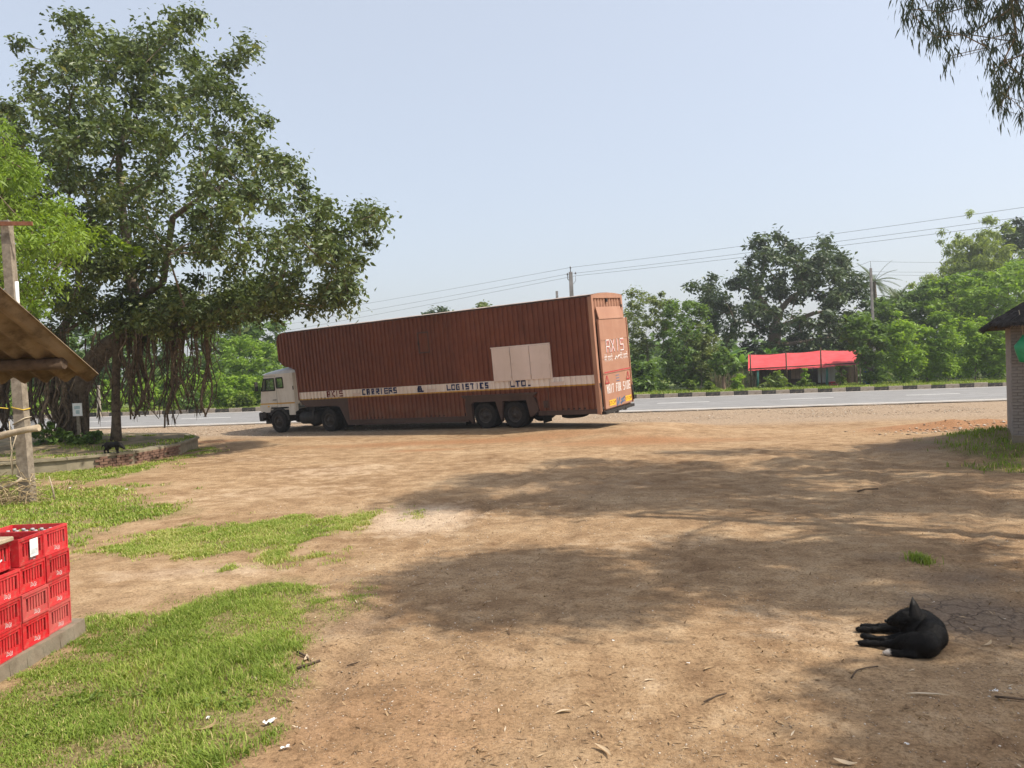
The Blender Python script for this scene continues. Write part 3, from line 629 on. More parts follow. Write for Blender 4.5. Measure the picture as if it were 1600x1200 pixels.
def side_text(bm, mat, name='lettering', lift=.009, jit=0):
    lo = min(v.co.x for v in bm.verts); hi = max(v.co.x for v in bm.verts)
    for u in BR:
        if lo < u < hi: bmesh.ops.bisect_plane(bm, geom=bm.verts[:]+bm.edges[:]+bm.faces[:], plane_co=(u, 0, 0), plane_no=(1, 0, 0))
    for v in bm.verts: v.co = Vector((v.co.x, W2-cdepth(v.co.x)+lift, v.co.y))
    me = bpy.data.meshes.new(name); bm.to_mesh(me); bm.free(); return link(name, me, lorry, [mat])
side_text(stroke_font('AXIS', 13.14, 12.12, 1.525, 1.79, .052, .18), M['maroon'])
side_text(stroke_font('CARRIERS', 11.04, 9.06, 1.535, 1.785, .056, .22), M['navy'])
side_text(stroke_font('&', 8.02, 7.70, 1.525, 1.775, .07, .1), M['navy'])
side_text(stroke_font('LOGISTICS', 6.55, 4.52, 1.53, 1.765, .056, .22), M['navy'])
side_text(stroke_font('LTD.', 3.62, 2.62, 1.53, 1.765, .056, .22), M['navy'])
def rear_put(bm, mat, parent=None, dx=-.144):
    for v in bm.verts: v.co = Vector((dx, W2-v.co.x, v.co.y))
    me = bpy.data.meshes.new('lettering'); bm.to_mesh(me); bm.free(); return link('lettering', me, rd, [mat])
rear_put(stroke_font('AXIS', .62, 2.18, 2.50, 2.94, .075, .22), M['letter_pink'], dx=-.153)
rear_put(stroke_font('AXIS', .57, 2.14, 2.52, 2.965, .03, .22), M['letter_white'], dx=-.156)
rear_put(fit_text('मेरे सपने', .42, 1.08, 2.20, 2.46), M['letter_white'])
rear_put(fit_text('मेरे अपने', 1.72, 2.38, 2.20, 2.46), M['letter_white'])
rear_put(stroke_font('WAIT', .40, 1.0, 1.08, 1.40, .034, .22), M['letter_white']); rear_put(stroke_font('FOR', 1.16, 1.60, 1.08, 1.39, .034, .22), M['letter_white']); rear_put(stroke_font('SIDE', 1.76, 2.42, 1.08, 1.38, .034, .22), M['letter_white'])
bm = bmesh.new()
def bars(bm, segs, t):
    for (x0, z0, x1, z1) in segs:
        A = Vector((x0, z0, 0)); B = Vector((x1, z1, 0)); d = (B-A).normalized(); k = Vector((-d.y, d.x, 0))*t/2; e = d*t/2
        bm.faces.new([bm.verts.new(v) for v in (A-e-k, B+e-k, B+e+k, A-e+k)])
bars(bm, [(.3, 1.83, 2.48, 1.83), (.32, 1.46, .60, 1.46), (.32, 1.46, .46, 1.72), (.60, 1.46, .46, 1.72), (2.12, 1.46, 2.38, 1.46), (2.12, 1.46, 2.25, 1.72), (2.38, 1.46, 2.25, 1.72)], .035); rear_put(bm, M['red_line'], dx=-.163).name = 'warning_mark'
bm = bmesh.new(); bars(bm, [(1.66, 2.36, 1.50, 2.28), (1.50, 2.28, 1.38, 2.34), (1.38, 2.34, 1.3, 2.26)], .06); rear_put(bm, M['letter_white']).name = 'painted_mark'
bm = bmesh.new(); bars(bm, [(1.25, 1.46, 1.5, 1.46), (1.25, 1.56, 1.5, 1.56), (1.25, 1.66, 1.48, 1.66)], .03); rear_put(bm, M['sign_blue']).name = 'painted_mark'
for sg in ((.62, .74, .94, .74), (2.0, .74, 2.34, .74)): bm = bmesh.new(); bars(bm, [sg], .2); rear_put(bm, M['sign_yellow']).name = 'painted_patch'
rear_put(fit_text('STOP', .50, 1.06, .68, .80), M['maroon'], dx=-.147); rear_put(fit_text('STOP', 1.90, 2.44, .68, .80), M['maroon'], dx=-.147)
bm = bmesh.new(); bars(bm, [(1.16, .60, 1.2, .84), (1.3, .62, 1.36, .82), (1.16, .6, 1.4, .84), (1.45, .66, 1.8, .70), (1.5, .76, 1.82, .82), (1.5, .62, 1.8, .84)], .06); rear_put(bm, M['sign_blue']).name = 'painted_mark'
# wheels
def wheel_meshes():
    ty = MB(); R_ = .515; w = .29
    ty.lathe([(.29, -w/2+.02), (.33, -w/2), (.42, -w/2-.01), (.48, -w/2+.005), (.507, -w/2+.03), (R_, -w/2+.06), (R_, -.06), (R_-.016, -.055), (R_-.016, -.04), (R_, -.035), (R_, .035), (R_-.016, .04), (R_-.016, .055), (R_, .06), (R_, w/2-.06), (.507, w/2-.03), (.48, w/2-.005), (.42, w/2+.01), (.33, w/2), (.29, w/2-.02)], 32, axis='y')
    for k in range(40):
        an = 2*pi*k/40; 
        for s in (-1, 1):
            c0, s0 = cos(an), sin(an); c1, s1 = cos(an+.06), sin(an+.06)
            ty.poly([(c0*.517, s*.08, s0*.517), (c1*.517, s*.08, s1*.517), (c1*.517, s*.14, s1*.517), (c0*.517, s*.14, s0*.517)])
    ri = MB(); ri.lathe([(.295, .13), (.30, .145), (.275, .145), (.262, .10), (.25, .03), (.20, .045), (.13, .07), (.115, .085), (.115, .12), (.0, .125)], 24, axis='y')
    ri.lathe([(.295, .13), (.295, -.14)], 24, axis='y')
    hb = MB()
    for k in range(10):
        an = 2*pi*k/10; hb.tube([(cos(an)*.165, .05, sin(an)*.165), (cos(an)*.165, .095, sin(an)*.165)], .016, 6, sm=False)
    hb.lathe([(.09, .11), (.085, .17), (.07, .19), (.0, .192)], 14, axis='y')
    return ty.mesh('tyre'), ri.mesh('rim'), hb.mesh('wheel')
mt, mr, mh = wheel_meshes(); mt.materials.append(M['rubber']); mr.materials.append(M['rim']); mh.materials.append(M['rim'])
def wheel(u, y, s, rot):
    h = bpy.data.objects.new('wheel', mh); COL.objects.link(h); h.parent = lorry; h.location = (u, y, .508); h.rotation_euler = (0, rot, 0 if s > 0 else pi)
    for nm, me_ in (('tyre', mt), ('rim', mr)):
        o = bpy.data.objects.new(nm, me_); COL.objects.link(o); o.parent = h
for u, dual in ((4.86, 1), (3.53, 1), (13.19, 1), (16.46, 0)):
    for s in (1, -1):
        wheel(u, s*(W2-.19), s, random.random()*3)
        if dual: wheel(u, s*(W2-.53), s, random.random()*3)
mb = MB()
for u in (4.86, 3.53, 13.19, 16.46): mb.tube([(u, -1.1, .5), (u, 1.1, .5)], .07, 8); mb.lathe([(0, -.2), (.16, -.12), (.2, 0), (.16, .12), (0, .2)], 10, axis='y', org=(u, 0, .5))
mb.build_each('axle', M['chassis'], lorry)
mb = MB()
for y in (-.42, .42): mb.box(11.4, 17.3, y-.05, y+.05, .74, 1.0); mb.box(2.3, 5.9, y-.06, y+.06, .7, 1.12)
mb.box(12.6, 13.9, -.5, .5, 1.0, 1.13); mb.box(14.6, 15.0, -.7, .7, .9, 1.4); mb.build_each('chassis_frame', M['chassis'], lorry)
mb = MB(); mb.lathe([(0, -.6), (.24, -.58), (.28, -.55), (.28, .55), (.24, .58), (0, .6)], 16, axis='x', org=(14.55, .92, .62)); mb.box(14.15, 14.25, .62, 1.2, .62, .95); mb.build('fuel_tank', M['chassis'], lorry)
mb = MB(); mb.bbox(14.1, 15.2, -1.2, -.6, .45, .95, .04); mb.build('battery_box', M['chassis'], lorry)
mb = MB(); mb.lathe([(.28, -.12), (.4, -.13), (.5, -.09), (.5, .09), (.4, .13), (.28, .12), (.28, -.12)], 20, axis='z', org=(1.55, .2, .36)); mb.lathe([(.28, .0), (0, .03)], 16, axis='z', org=(1.55, .2, .36)); mb.build('spare_tyre', M['rubber'], lorry)
mb = MB(); mb.box(9.6, 11.2, .2, .9, .22, .5); mb.box(7.0, 7.8, .3, 1.0, .24, .5); mb.build_each('underside_box', M['chassis'], lorry)
# cab
CY = 1.17
def fx(v): return float(np.interp(v, [.55, .95, 1.15, 1.45, 1.9, 2.55, 2.72], [17.66, 17.78, 17.82, 17.78, 17.66, 17.40, 17.33]))
def cab_side(s):
    mb = MB(); vs = [.95, 1.18, 1.95, 2.06, 2.54, 2.72]
    us = lambda v: [15.30, 15.95+.06*(v-2), 16.42-.04*(v-2), 16.56-.04*(v-2), fx(v)-.13]
    for i in range(len(vs)-1):
        for j in range(4):
            v0, v1 = vs[i], vs[i+1]; a0, a1, c0, c1 = us(v0)[j], us(v1)[j], us(v0)[j+1], us(v1)[j+1]
            if j == 1 and i == 3: continue
            if j == 3 and i in (2, 3): continue
            if i == 0 and j in (1, 2): continue
            if i == 0 and j == 3: a0, a1 = 17.05, 16.95
            if i == 0 and j == 0: c0, c1 = 15.55, 15.75
            pts = [(a0, v0), (c0, v0), (c1, v1), (a1, v1)]
            mb.prism(pts, s*CY, s*(CY-.035))
    mb.prism([(15.0, 1.40), (15.30, 1.25), (15.30, 2.72), (15.06, 2.72)], s*(CY-.10), s*(CY-.13))     # rear corner
    mb.poly([(15.30, s*CY, .95), (15.30, s*CY, 2.72), (15.22, s*(CY-.10), 2.72), (15.22, s*(CY-.10), 1.0)])
    return mb
cab = MB()
for s in (1, -1):
    q = cab_side(s); bofs = len(cab.v); cab.v += q.v; cab.f += [tuple(i+bofs for i in f) for f in q.f]; cab.m += q.m; cab.sm += q.sm
for (v0, v1) in ((.95, 1.15), (1.15, 1.45), (1.45, 1.72)):      # front skin
    for (ya, yb, da, db) in ((-CY, -CY+.16, .13, 0), (-CY+.16, CY-.16, 0, 0), (CY-.16, CY, 0, .13)):
        cab.poly([(fx(v0)-da, ya, v0), (fx(v0)-db, yb, v0), (fx(v1)-db, yb, v1), (fx(v1)-da, ya, v1)])
for s in (1, -1):                                              # A pillars, header
    for (v0, v1) in ((1.72, 2.54),): cab.hexa([(fx(v0)-.13, s*CY, v0), (fx(v0)-.02, s*(CY-.14), v0), (fx(v0)-.08, s*(CY-.2), v0), (fx(v0)-.2, s*(CY-.04), v0), (fx(v1)-.13, s*CY, v1), (fx(v1)-.02, s*(CY-.14), v1), (fx(v1)-.08, s*(CY-.2), v1), (fx(v1)-.2, s*(CY-.04), v1)])
cab.poly([(fx(2.54)-.02, -CY+.14, 2.54), (fx(2.54)-.02, CY-.14, 2.54), (fx(2.72)-.02, CY-.14, 2.72), (fx(2.72)-.02, -CY+.14, 2.72)])
cab.box(15.02, 15.06, -CY+.1, CY-.1, 1.2, 2.72); cab.box(15.3, 17.5, -CY+.04, CY-.04, 1.05, 1.10)
cabo = cab.build('cab', M['cab_white'], lorry)
rf = MB(); prof = [(15.02, 2.72), (15.02, 2.90), (15.25, 2.985), (15.9, 2.97), (16.5, 2.91), (17.0, 2.83), (17.25, 2.775), (17.36, 2.72)]
ysr = [(-CY, 0.0), (-CY+.02, .55), (-CY+.12, .85), (-CY+.35, 1), (CY-.35, 1), (CY-.12, .85), (CY-.02, .55), (CY, 0)]
for (a, c) in zip(prof[:-1], prof[1:]):
    for (y0, k0), (y1, k1) in zip(ysr[:-1], ysr[1:]):
        zz = lambda p, k: 2.72+(p[1]-2.72)*k
        rf.poly([(a[0], y0, zz(a, k0)), (c[0], y0, zz(c, k0)), (c[0], y1, zz(c, k1)), (a[0], y1, zz(a, k1))])
rf.build('cab_roof', M['cab_roof'], lorry)
for s in (1, -1):
    wq = [(16.64, 1.96), (fx(1.96)-.15, 1.96), (fx(2.53)-.14, 2.53), (16.55, 2.53), ]
    mb = MB(); mb.poly([(u, s*(CY-.02), v) for u, v in ((16.54, 1.95), (fx(1.95)-.13, 1.95), (fx(2.54)-.13, 2.54), (16.52, 2.54))]); w1 = mb.build('side_window', M['glass'], lorry)
    fr = MB()
    for (p, q) in (((16.56, 1.97), (fx(1.97)-.16, 1.97)), ((16.55, 2.52), (fx(2.52)-.15, 2.52)), ((16.555, 1.97), (16.545, 2.52)), ((fx(1.97)-.16, 1.97), (fx(2.52)-.15, 2.52)), ((17.2, 1.97), (17.12, 2.52))):
        fr.tube([(p[0], s*(CY+.004), p[1]), (q[0], s*(CY+.004), q[1])], .028, 5)
    fr.build_each('window_frame', M['chassis'], w1)
    mb = MB(); mb.poly([(u, s*(CY-.02), v) for u, v in ((15.96, 2.06), (16.41, 2.06), (16.40, 2.54), (15.97, 2.54))]); w2 = mb.build('rear_window', M['glass'], lorry)
    fr = MB(); c4 = [(15.97, 2.07), (16.40, 2.07), (16.39, 2.53), (15.98, 2.53)]
    for p, q in zip(c4, c4[1:]+c4[:1]): fr.tube([(p[0], s*(CY+.004), p[1]), (q[0], s*(CY+.004), q[1])], .032, 5)
    fr.build_each('window_frame', M['chassis'], w2)
    mb = MB(); mb.box(15.32, 17.66, s*CY-.001, s*CY+.004, 1.325, 1.385); mb.build('cab_stripe', M['yellow'], lorry)
    mb = MB(); y0, y1 = sorted((s*(CY-.3), s*(CY+.02)))
    arc = [(16.46+.72*cos(t), .50+.66*sin(t)) for t in np.linspace(.55, pi-.15, 12)]; arc2 = [(16.46+.60*cos(t), .50+.56*sin(t)) for t in np.linspace(pi-.15, .55, 12)]
    o_ = list(zip(arc, arc[1:])); i_ = arc2[::-1]
    for k in range(11): mb.prism([arc[k], arc[k+1], i_[k+1], i_[k]], y0, y1)
    mb.build('front_mudguard', M['chassis'], lorry)
    mb = MB(); mb.tube([(16.5, s*(CY+.005), 1.52), (16.56, s*(CY+.03), 1.525), (16.7, s*(CY+.03), 1.525), (16.75, s*(CY+.005), 1.52)], .014, 5); mb.build('door_handle', M['chassis'], lorry)
    dj = MB()
    for (p, q) in (((16.47, 1.2), (16.46, 2.64)), ((16.46, 2.64), (17.3, 2.64)), ((16.47, 1.2), (16.95, 1.2))): dj.tube([(p[0], s*(CY+.0005), p[1]), (q[0], s*(CY+.0005), q[1])], .007, 4)
    dj.build('door_gap', M['chassis'], lorry)
    mb = MB(); mb.tube([(17.38, s*CY, 2.5), (17.52, s*(CY+.20), 2.5), (17.56, s*(CY+.22), 2.4)], .012, 5); mb.bbox(17.52, 17.58, s*(CY+.22)-.09, s*(CY+.22)+.09, 1.98, 2.42, .02); mb.build('wing_mirror', M['chassis'], lorry)
    mb = MB(); mb.bbox(16.9, 17.3, s*CY-.15, s*CY+.01, .42, .5, .01); mb.tube([(17.0, s*(CY-.05), .5), (17.0, s*(CY-.05), .95)], .02, 5); mb.tube([(17.2, s*(CY-.05), .5), (17.2, s*(CY-.05), .95)], .02, 5); mb.build_each('cab_step', M['chassis'], lorry)
    mb = MB(); mb.lathe([(0, .03), (.075, .02), (.085, 0), (.085, -.05)], 14, axis='x', org=(17.84, s*.85, .80)); mb.build('headlight', M['glass'], lorry)
    mb = MB(); mb.bbox(15.34, 15.75, s*CY-.03, s*CY+.012, .80, 1.16, .03); mb.build('cab_corner_flap', M['cab_white'], lorry)
mb = MB(); mb.box(15.3, 15.345, CY-.05, CY+.02, 1.95, 2.12); mb.box(15.05, 15.12, CY-.12, CY-.06, 1.86, 1.96); mb.build_each('cab_vent', M['chassis'], lorry)
mb = MB()
for k in range(5): mb.box(17.80, 17.832, -.75, .75, 1.02+.07*k, 1.055+.07*k)
mb.build_each('grille_bar', M['chassis'], lorry)
for y_ in (-.5, .35): mb = MB(); mb.tube([(fx(1.74)+.01, y_, 1.74), (fx(2.2)+.008, y_+.28, 2.25)], .011, 4); mb.build('wiper', M['chassis'], lorry)
for s_ in (1, -1):
    mb = MB(); mb.bbox(17.05, 17.15, s_*CY-.005, s_*CY+.02, 1.20, 1.26, .006); mb.build('side_lamp', M['sign_yellow'], lorry)
    mb = MB(); mb.box(15.25, 15.32, s_*(CY-.11)-.02, s_*(CY-.11)+.02, 1.5, 2.6); mb.build('cab_pillar', M['cab_white'], lorry)
mb = MB(); mb.tube([(15.0, .75, .9), (14.98, .75, 1.9), (14.98, .75, 2.6)], .055, 8); mb.build('exhaust_stack', M['chassis'], lorry)
mb = MB(); mb.tube([(15.02, .3, 1.5), (14.92, .25, 1.15), (14.96, .2, 1.3)], .02, 5); mb.tube([(15.02, -.3, 1.5), (14.92, -.25, 1.1), (14.96, -.2, 1.3)], .02, 5); mb.build_each('air_hose', M['red_line'], lorry)
mb = MB(); mb.poly([(fx(1.72)-.02, -CY+.16, 1.72), (fx(1.72)-.02, CY-.16, 1.72), (fx(2.54)-.03, CY-.16, 2.54), (fx(2.54)-.03, -CY+.16, 2.54)]); mb.build('windscreen', M['glass'], lorry)
mb = MB(); mb.bbox(17.55, 17.86, -CY-.02, CY+.02, .55, .96, .04); mb.bbox(17.35, 17.6, -CY-.01, CY+.01, .72, 1.0, .03); mb.bbox(17.5, 17.75, -.9, .9, .38, .55, .02); mb.build_each('front_bumper', M['chassis'], lorry)
mb = MB()
for y in (-.5, .55): mb.bbox(16.0, 16.5, y-.25, y+.25, 1.1, 1.55, .05); mb.bbox(15.9, 16.06, y-.24, y+.24, 1.45, 2.15, .05); mb.bbox(15.88, 16.0, y-.13, y+.13, 2.15, 2.42, .04)
mb.tube([(16.95+.03*0, -.5+.2*cos(t), 1.85+.2*sin(t)) for t in np.linspace(0, 2*pi, 14)], .016, 5, caps=False); mb.tube([(17.4, -.5, 1.4), (16.95, -.5, 1.85)], .03, 5); mb.bbox(17.0, 17.45, -1.0, 1.0, 1.3, 1.72, .05); mb.build_each('cab_interior', M['chassis'], lorry)
mb = MB(); mb.tube([(16.55, -.6, 2.88), (16.55, -.6, 3.5)], .012, 5); mb.bbox(16.4, 16.56, -.61, -.59, 3.35, 3.52, .004); mb.build('flag_rod', M['wood'], lorry)

# ------------------------------------------------------------------ vegetation builders
def unit(v): return v/(np.linalg.norm(v, axis=-1, keepdims=True)+1e-9)
def crown_points(poly, Y, depth, n, holes=(), squash=1.0):
    """clump centres of a crown whose outline is given by bearings at distance Y; depth is its half thickness"""
    pa = np.array(poly); lo, hi = pa.min(0), pa.max(0); out = []
    while len(out) < n:
        q = rng.random((n*3, 2))*(hi-lo)+lo
        k = inpoly(q[:, 0], q[:, 1], poly)
        for h in holes: k &= ~inpoly(q[:, 0], q[:, 1], h)
        out += list(q[k])
    q = np.array(out[:n]); e = edge_dist(q[:, 0], q[:, 1], poly); e = np.sqrt(np.clip(e/(e.max()+1e-9)*1.6, .03, 1))
    yy = Y+depth*e*(rng.random(n)*2-1)
    return np.array([P(a, b, y) for (a, b), y in zip(q, yy)])
def leaves_mesh(name, C, R, per, L, Wd, droop=.3, flat_=.75, shell=.5, upb=.6, tone=None):
    C = np.asarray(C); n = len(C); R = np.broadcast_to(np.asarray(R, float), (n,))
    N = n*per; ci = np.repeat(np.arange(n), per)
    d = unit(rng.normal(size=(N, 3))); rad = R[ci]*(shell+(1-shell)*rng.random(N))*np.clip(rng.normal(.8, .3, N), .1, 1.35)
    off = d*rad[:, None]; off[:, 2] *= flat_
    p = C[ci]+off
    a = rng.random(N)*2*pi
    dv = np.stack([np.cos(a), np.sin(a), rng.normal(-droop, .35, N)], -1)+d*.5; dv = unit(dv)
    nr = unit(rng.normal(size=(N, 3))+np.array([0, 0, upb*1.6])+d*.4)
    s = unit(np.cross(dv, nr)); nn = np.cross(s, dv)
    l = (L*(.5+1.0*rng.random(N)**1.2))[:, None]; w = l*Wd/L
    v0 = p-dv*l*.5; v2 = p+dv*l*.5-np.array([0, 0, 1])*l*.08*droop; c = p-dv*l*.06
    v1 = c+s*w*.5+nn*w*.14; v3 = c-s*w*.5+nn*w*.14
    V = np.stack([v0, v1, v2, v3], 1).reshape(-1, 3); b = np.arange(N)*4
    F = np.stack([np.stack([b, b+1, b+2], -1), np.stack([b, b+2, b+3], -1)], 1).reshape(-1, 3)
    ct = rng.random(n) if tone is None else tone
    var = np.clip(ct[ci]*.45+rng.random(N)*.5+.05*rng.normal(size=N), 0, 1); var = np.where(rng.random(N) > .985, 1.0, var*.93)
    return np_mesh(name, V, F, {'var': ('FACE', np.repeat(var, 2))})
def skeleton_mesh(name, trunk, rads, targets, rtip=.012, up_pen=.8, rmax=.2, jit=.12, sides=6, step=.9):
    """trunk: list of polylines [(pts, radii)], targets: clump centres, each joined to the nearest wood"""
    nodes = []; par = []; tr = []
    for pts, rr in zip(trunk, rads):
        pts = np.array(pts, float); prev = -1
        if nodes:
            dd = np.linalg.norm(np.array(nodes)-pts[0], axis=1); prev = int(dd.argmin())
        for p, r in zip(pts, rr): nodes.append(p); par.append(prev); tr.append(r); prev = len(nodes)-1
    T = np.asarray(targets); base = np.array(trunk[0][-1], float)
    order = np.argsort(np.linalg.norm(T-base, axis=1))
    for i in order:
        A = np.array(nodes); d = T[i]-A; dist = np.linalg.norm(d, axis=1)+up_pen*np.maximum(0, -d[:, 2])
        j = int(dist.argmin()); k = max(1, int(dist[j]/step)); p0 = A[j]; prev = j
        for q in range(1, k+1):
            t = q/k; p = p0+(T[i]-p0)*t+(rng.normal(size=3)*jit*dist[j]*.35*(1-t) if q < k else 0)
            p = p+np.array([0, 0, .12*dist[j]*sin(pi*t)]); nodes.append(p); par.append(prev); tr.append(0); prev = len(nodes)-1
    nN = len(nodes); cnt = np.zeros(nN); par = np.array(par)
    kids = np.zeros(nN, int)
    for i in range(nN):
        if par[i] >= 0: kids[par[i]] += 1
    for i in range(nN-1, -1, -1):
        if kids[i] == 0: cnt[i] += 1
        if par[i] >= 0: cnt[par[i]] += cnt[i]
    r = np.minimum(rtip*np.maximum(1, cnt)**.52, rmax); r = np.where(np.array(tr) > 0, np.array(tr), r)
    N = np.array(nodes); e = np.where(par >= 0)[0]; A = N[par[e]]; B = N[e]; ra = np.minimum(r[par[e]], r[e]*1.6); rb = r[e]
    d = unit(B-A); ref = np.where(np.abs(d[:, 2:3]) > .9, np.array([[1., 0, 0]]), np.array([[0, 0, 1.]])); s = unit(np.cross(d, ref)); t = np.cross(s, d)
    an = np.arange(sides)*2*pi/sides; cs = np.cos(an)[None, :, None]; sn = np.sin(an)[None, :, None]
    ring = s[:, None]*cs+t[:, None]*sn
    V = np.concatenate([A[:, None]+ring*ra[:, None, None]-d[:, None]*.2*ra[:, None, None], B[:, None]+ring*rb[:, None, None]], 1).reshape(-1, 3)
    b = np.arange(len(e))[:, None]*2*sides; j = np.arange(sides)[None]; k = (j+1) % sides
    F = np.stack([b+j, b+k, b+sides+k, b+sides+j], -1).reshape(-1, 4)
    return np_mesh(name, V, F, None, True)
def tree(name, label, base, C, R, per, leaf, L, Wd, bark='bark', trunk_r=.18, group=None, cat='tree', fork=.35, trunk=None, rads=None, droop=.3, flat_=.75, rtip=.014, tone=None, shell=.5, rmax=None):
    o = empty(name, label, cat, tuple(base), group=group); base = np.array(base, float); C = np.asarray(C)
    if trunk is None:
        c = C.mean(0); lo = C[:, 2].min(); top = base+(c-base)*np.array([.55, .55, 0])+np.array([0, 0, max(.4, (lo-base[2])*.9+(c[2]-lo)*fork)])
        m1 = base*.55+top*.45+rng.normal(size=3)*np.array([.12, .12, 0])*(top[2]-base[2])*.25
        trunk = [[base-np.array([0, 0, .1]), base+np.array([0, 0, .25]), m1, top]]; rads = [[trunk_r*1.45, trunk_r*1.1, trunk_r*.9, trunk_r*.7]]
    tm = skeleton_mesh('trunk', trunk, rads, C, rtip=rtip, rmax=rmax or trunk_r*.6); t = link('trunk', tm, o, [M[bark]])
    cm = leaves_mesh('crown', C, R, per, L, Wd, droop, flat_, shell, tone=tone); c = link('crown', cm, o, [M[leaf]])
    inv = Matrix.Translation(-Vector(base))
    t.data.transform(inv); c.data.transform(inv); return o
def bush_px(name, label, cx, y0, y1, wpx, Y, leaf, L, Wd, n=26, per=90, group=None, cat='bush', depth=None, **kw):
    """a bush standing at bearing cx, its top at y0 and its foot at y1, wpx wide, at distance Y"""
    b = P(cx, y1, Y); b[2] = .0 if Y < 50 else .12
    h = (y1-y0)/FPX*Y; w = wpx/FPX*Y/2; b[2] = P(cx, y1, Y)[2] if Y < 50 else .1
    c = b+np.array([0, 0, h*.47]); dirs = unit(rng.normal(size=(n, 3))); C = c+dirs*np.array([w*.78, depth or w*.78, h*.42])*(rng.random((n, 1))**.4)
    # pointed, uneven top
    k = (rng.random(n) > .62) & (C[:, 2] > c[2]); C[k, 2] += h*.20*rng.random(k.sum())
    R = min(w, h*.6)*.46*(.7+.6*rng.random(n)); R = np.where(k, R*.5, R)
    return tree(name, label, b, C, R, per, leaf, L, Wd, trunk_r=max(.03, w*.05), group=group, cat=cat, fork=.2, **kw)

# ---- the banyan on its platform
bx = P(113, 690, 26.0); bx[2] = .40
ban_poly = [(-60, 210), (-10, 165), (22, 140), (60, 128), (92, 104), (88, 45), (110, 22), (150, 28), (178, 62), (232, 40), (268, 14), (305, 18), (306, 60), (332, 76), (395, 64), (402, 88), (352, 106), (338, 130), (402, 140), (420, 185), (440, 236), (482, 262), (498, 300), (532, 330), (595, 322), (600, 350), (580, 395), (552, 425), (560, 468), (505, 482), (462, 462), (420, 500), (360, 512), (300, 488), (240, 500), (190, 470), (130, 520), (60, 560), (-60, 560)]
ban_holes = [[(222, 320), (262, 338), (258, 350), (215, 345)], [(300, 440), (345, 445), (340, 480), (300, 478)], [(96, 500), (125, 470), (140, 520), (105, 540)], [(85, 290), (130, 300), (125, 325), (85, 318)], [(400, 455), (425, 460), (420, 490), (395, 485)], [(255, 120), (275, 100), (285, 135)], [(460, 380), (485, 372), (488, 395)]]
BC = crown_points(ban_poly, 26.0, 5.4, 470, ban_holes)
BC = np.vstack([BC, crown_points([(175, 470), (300, 455), (430, 450), (552, 450), (548, 476), (470, 484), (425, 490), (340, 512), (250, 528), (190, 528)], 25.6, 2.4, 90)])
ang = np.array([(370, 96), (388, 72), (572, 336), (588, 350), (560, 405), (545, 450), (28, 70), (50, 108), (275, 28), (292, 36), (110, 40), (140, 48)])
BC = np.vstack([BC, [P(a, b, 26+rng.uniform(-1.5, 1.5)) for a, b in ang]])
v = lambda a, b, y: P(a, b, y)
btrunk = [[bx-np.array([0, 0, .2]), v(116, 660, 26), v(120, 620, 26), v(130, 590, 26)],
          [v(132, 588, 26), v(150, 560, 25.9), v(170, 540, 25.8), v(200, 520, 25.6), v(240, 512, 25.4), v(300, 507, 25.2), v(350, 500, 25), v(390, 480, 25), v(420, 455, 24.8), v(445, 425, 24.6)],
          [v(205, 518, 25.7), v(212, 480, 25.8), v(206, 430, 26), v(198, 380, 26.2), v(190, 320, 26.4), v(185, 250, 26.4), v(200, 170, 26.4)],
          [v(128, 590, 26.1), v(100, 560, 26.4), v(88, 530, 26.8), v(112, 490, 27), v(125, 455, 27.2), v(120, 400, 27.4), v(100, 330, 27.5)],
          [v(215, 470, 25.8), v(255, 440, 25.6), v(270, 340, 25.4), v(300, 318, 25.2), v(350, 290, 25)],
          [v(120, 610, 26.3), v(70, 570, 27), v(20, 530, 28), v(-40, 490, 29)]]
brad = [[.42, .33, .32, .33], [.34, .33, .30, .26, .22, .18, .16, .13, .11, .09], [.22, .19, .17, .15, .13, .1, .07], [.22, .19, .16, .14, .12, .1, .07], [.13, .11, .1, .08, .06], [.22, .2, .16, .1]]
ban = tree('banyan_tree', 'broad dark green banyan with hanging roots on the low round platform', bx, BC, np.clip(rng.normal(.64, .17, len(BC)), .46, 1.1), 150, 'banyan', .18, .088, trunk=btrunk, rads=brad, droop=.55, rtip=.011, rmax=.13, flat_=.8)
# buttress strands running down the trunk
for k in range(16):
    a = 2*pi*k/16+random.uniform(-.15, .15); mb = MB(); r0 = random.uniform(.26, .34); r1 = random.uniform(.38, .66)
    pts = []
    for t in np.linspace(0, 1, 8):
        rr = r1+(r0-r1)*(t**.55); aa = a+.25*sin(t*4+k); pts.append((cos(aa)*rr+.12*t*2.0, sin(aa)*rr*.85, -.12+t*2.15))
    mb.tube(pts, [random.uniform(.06, .12)*(1-.35*t) for t in np.linspace(0, 1, 8)], 7); mb.build('buttress_root', M['root'], ban)
def hang(px, ytop, ybot, Y, r, wig=.10, name='aerial_root', n=10, sway=0.0):
    a = P(px, ytop, Y)-bx; c = P(px+sway, ybot, Y)-bx; pts = []; ph = random.random()*6
    for t in np.linspace(0, 1, n): pts.append((a[0]+(c[0]-a[0])*t+wig*sin(t*7+ph)*t, a[1]+wig*cos(t*5+ph)*t, a[2]+(c[2]-a[2])*t))
    return pts, [r*(1-.45*t) for t in np.linspace(0, 1, n)]
pr = MB(); pts, rr = hang(184, 512, 690, 25.4, .15, .03, sway=-5); pts[-1] = (pts[-1][0], pts[-1][1], -.1); pr.tube(pts, [.15, .14, .14, .13, .13, .13, .14, .14, .16, .2], 9); pr.build('prop_root', M['root'], ban)
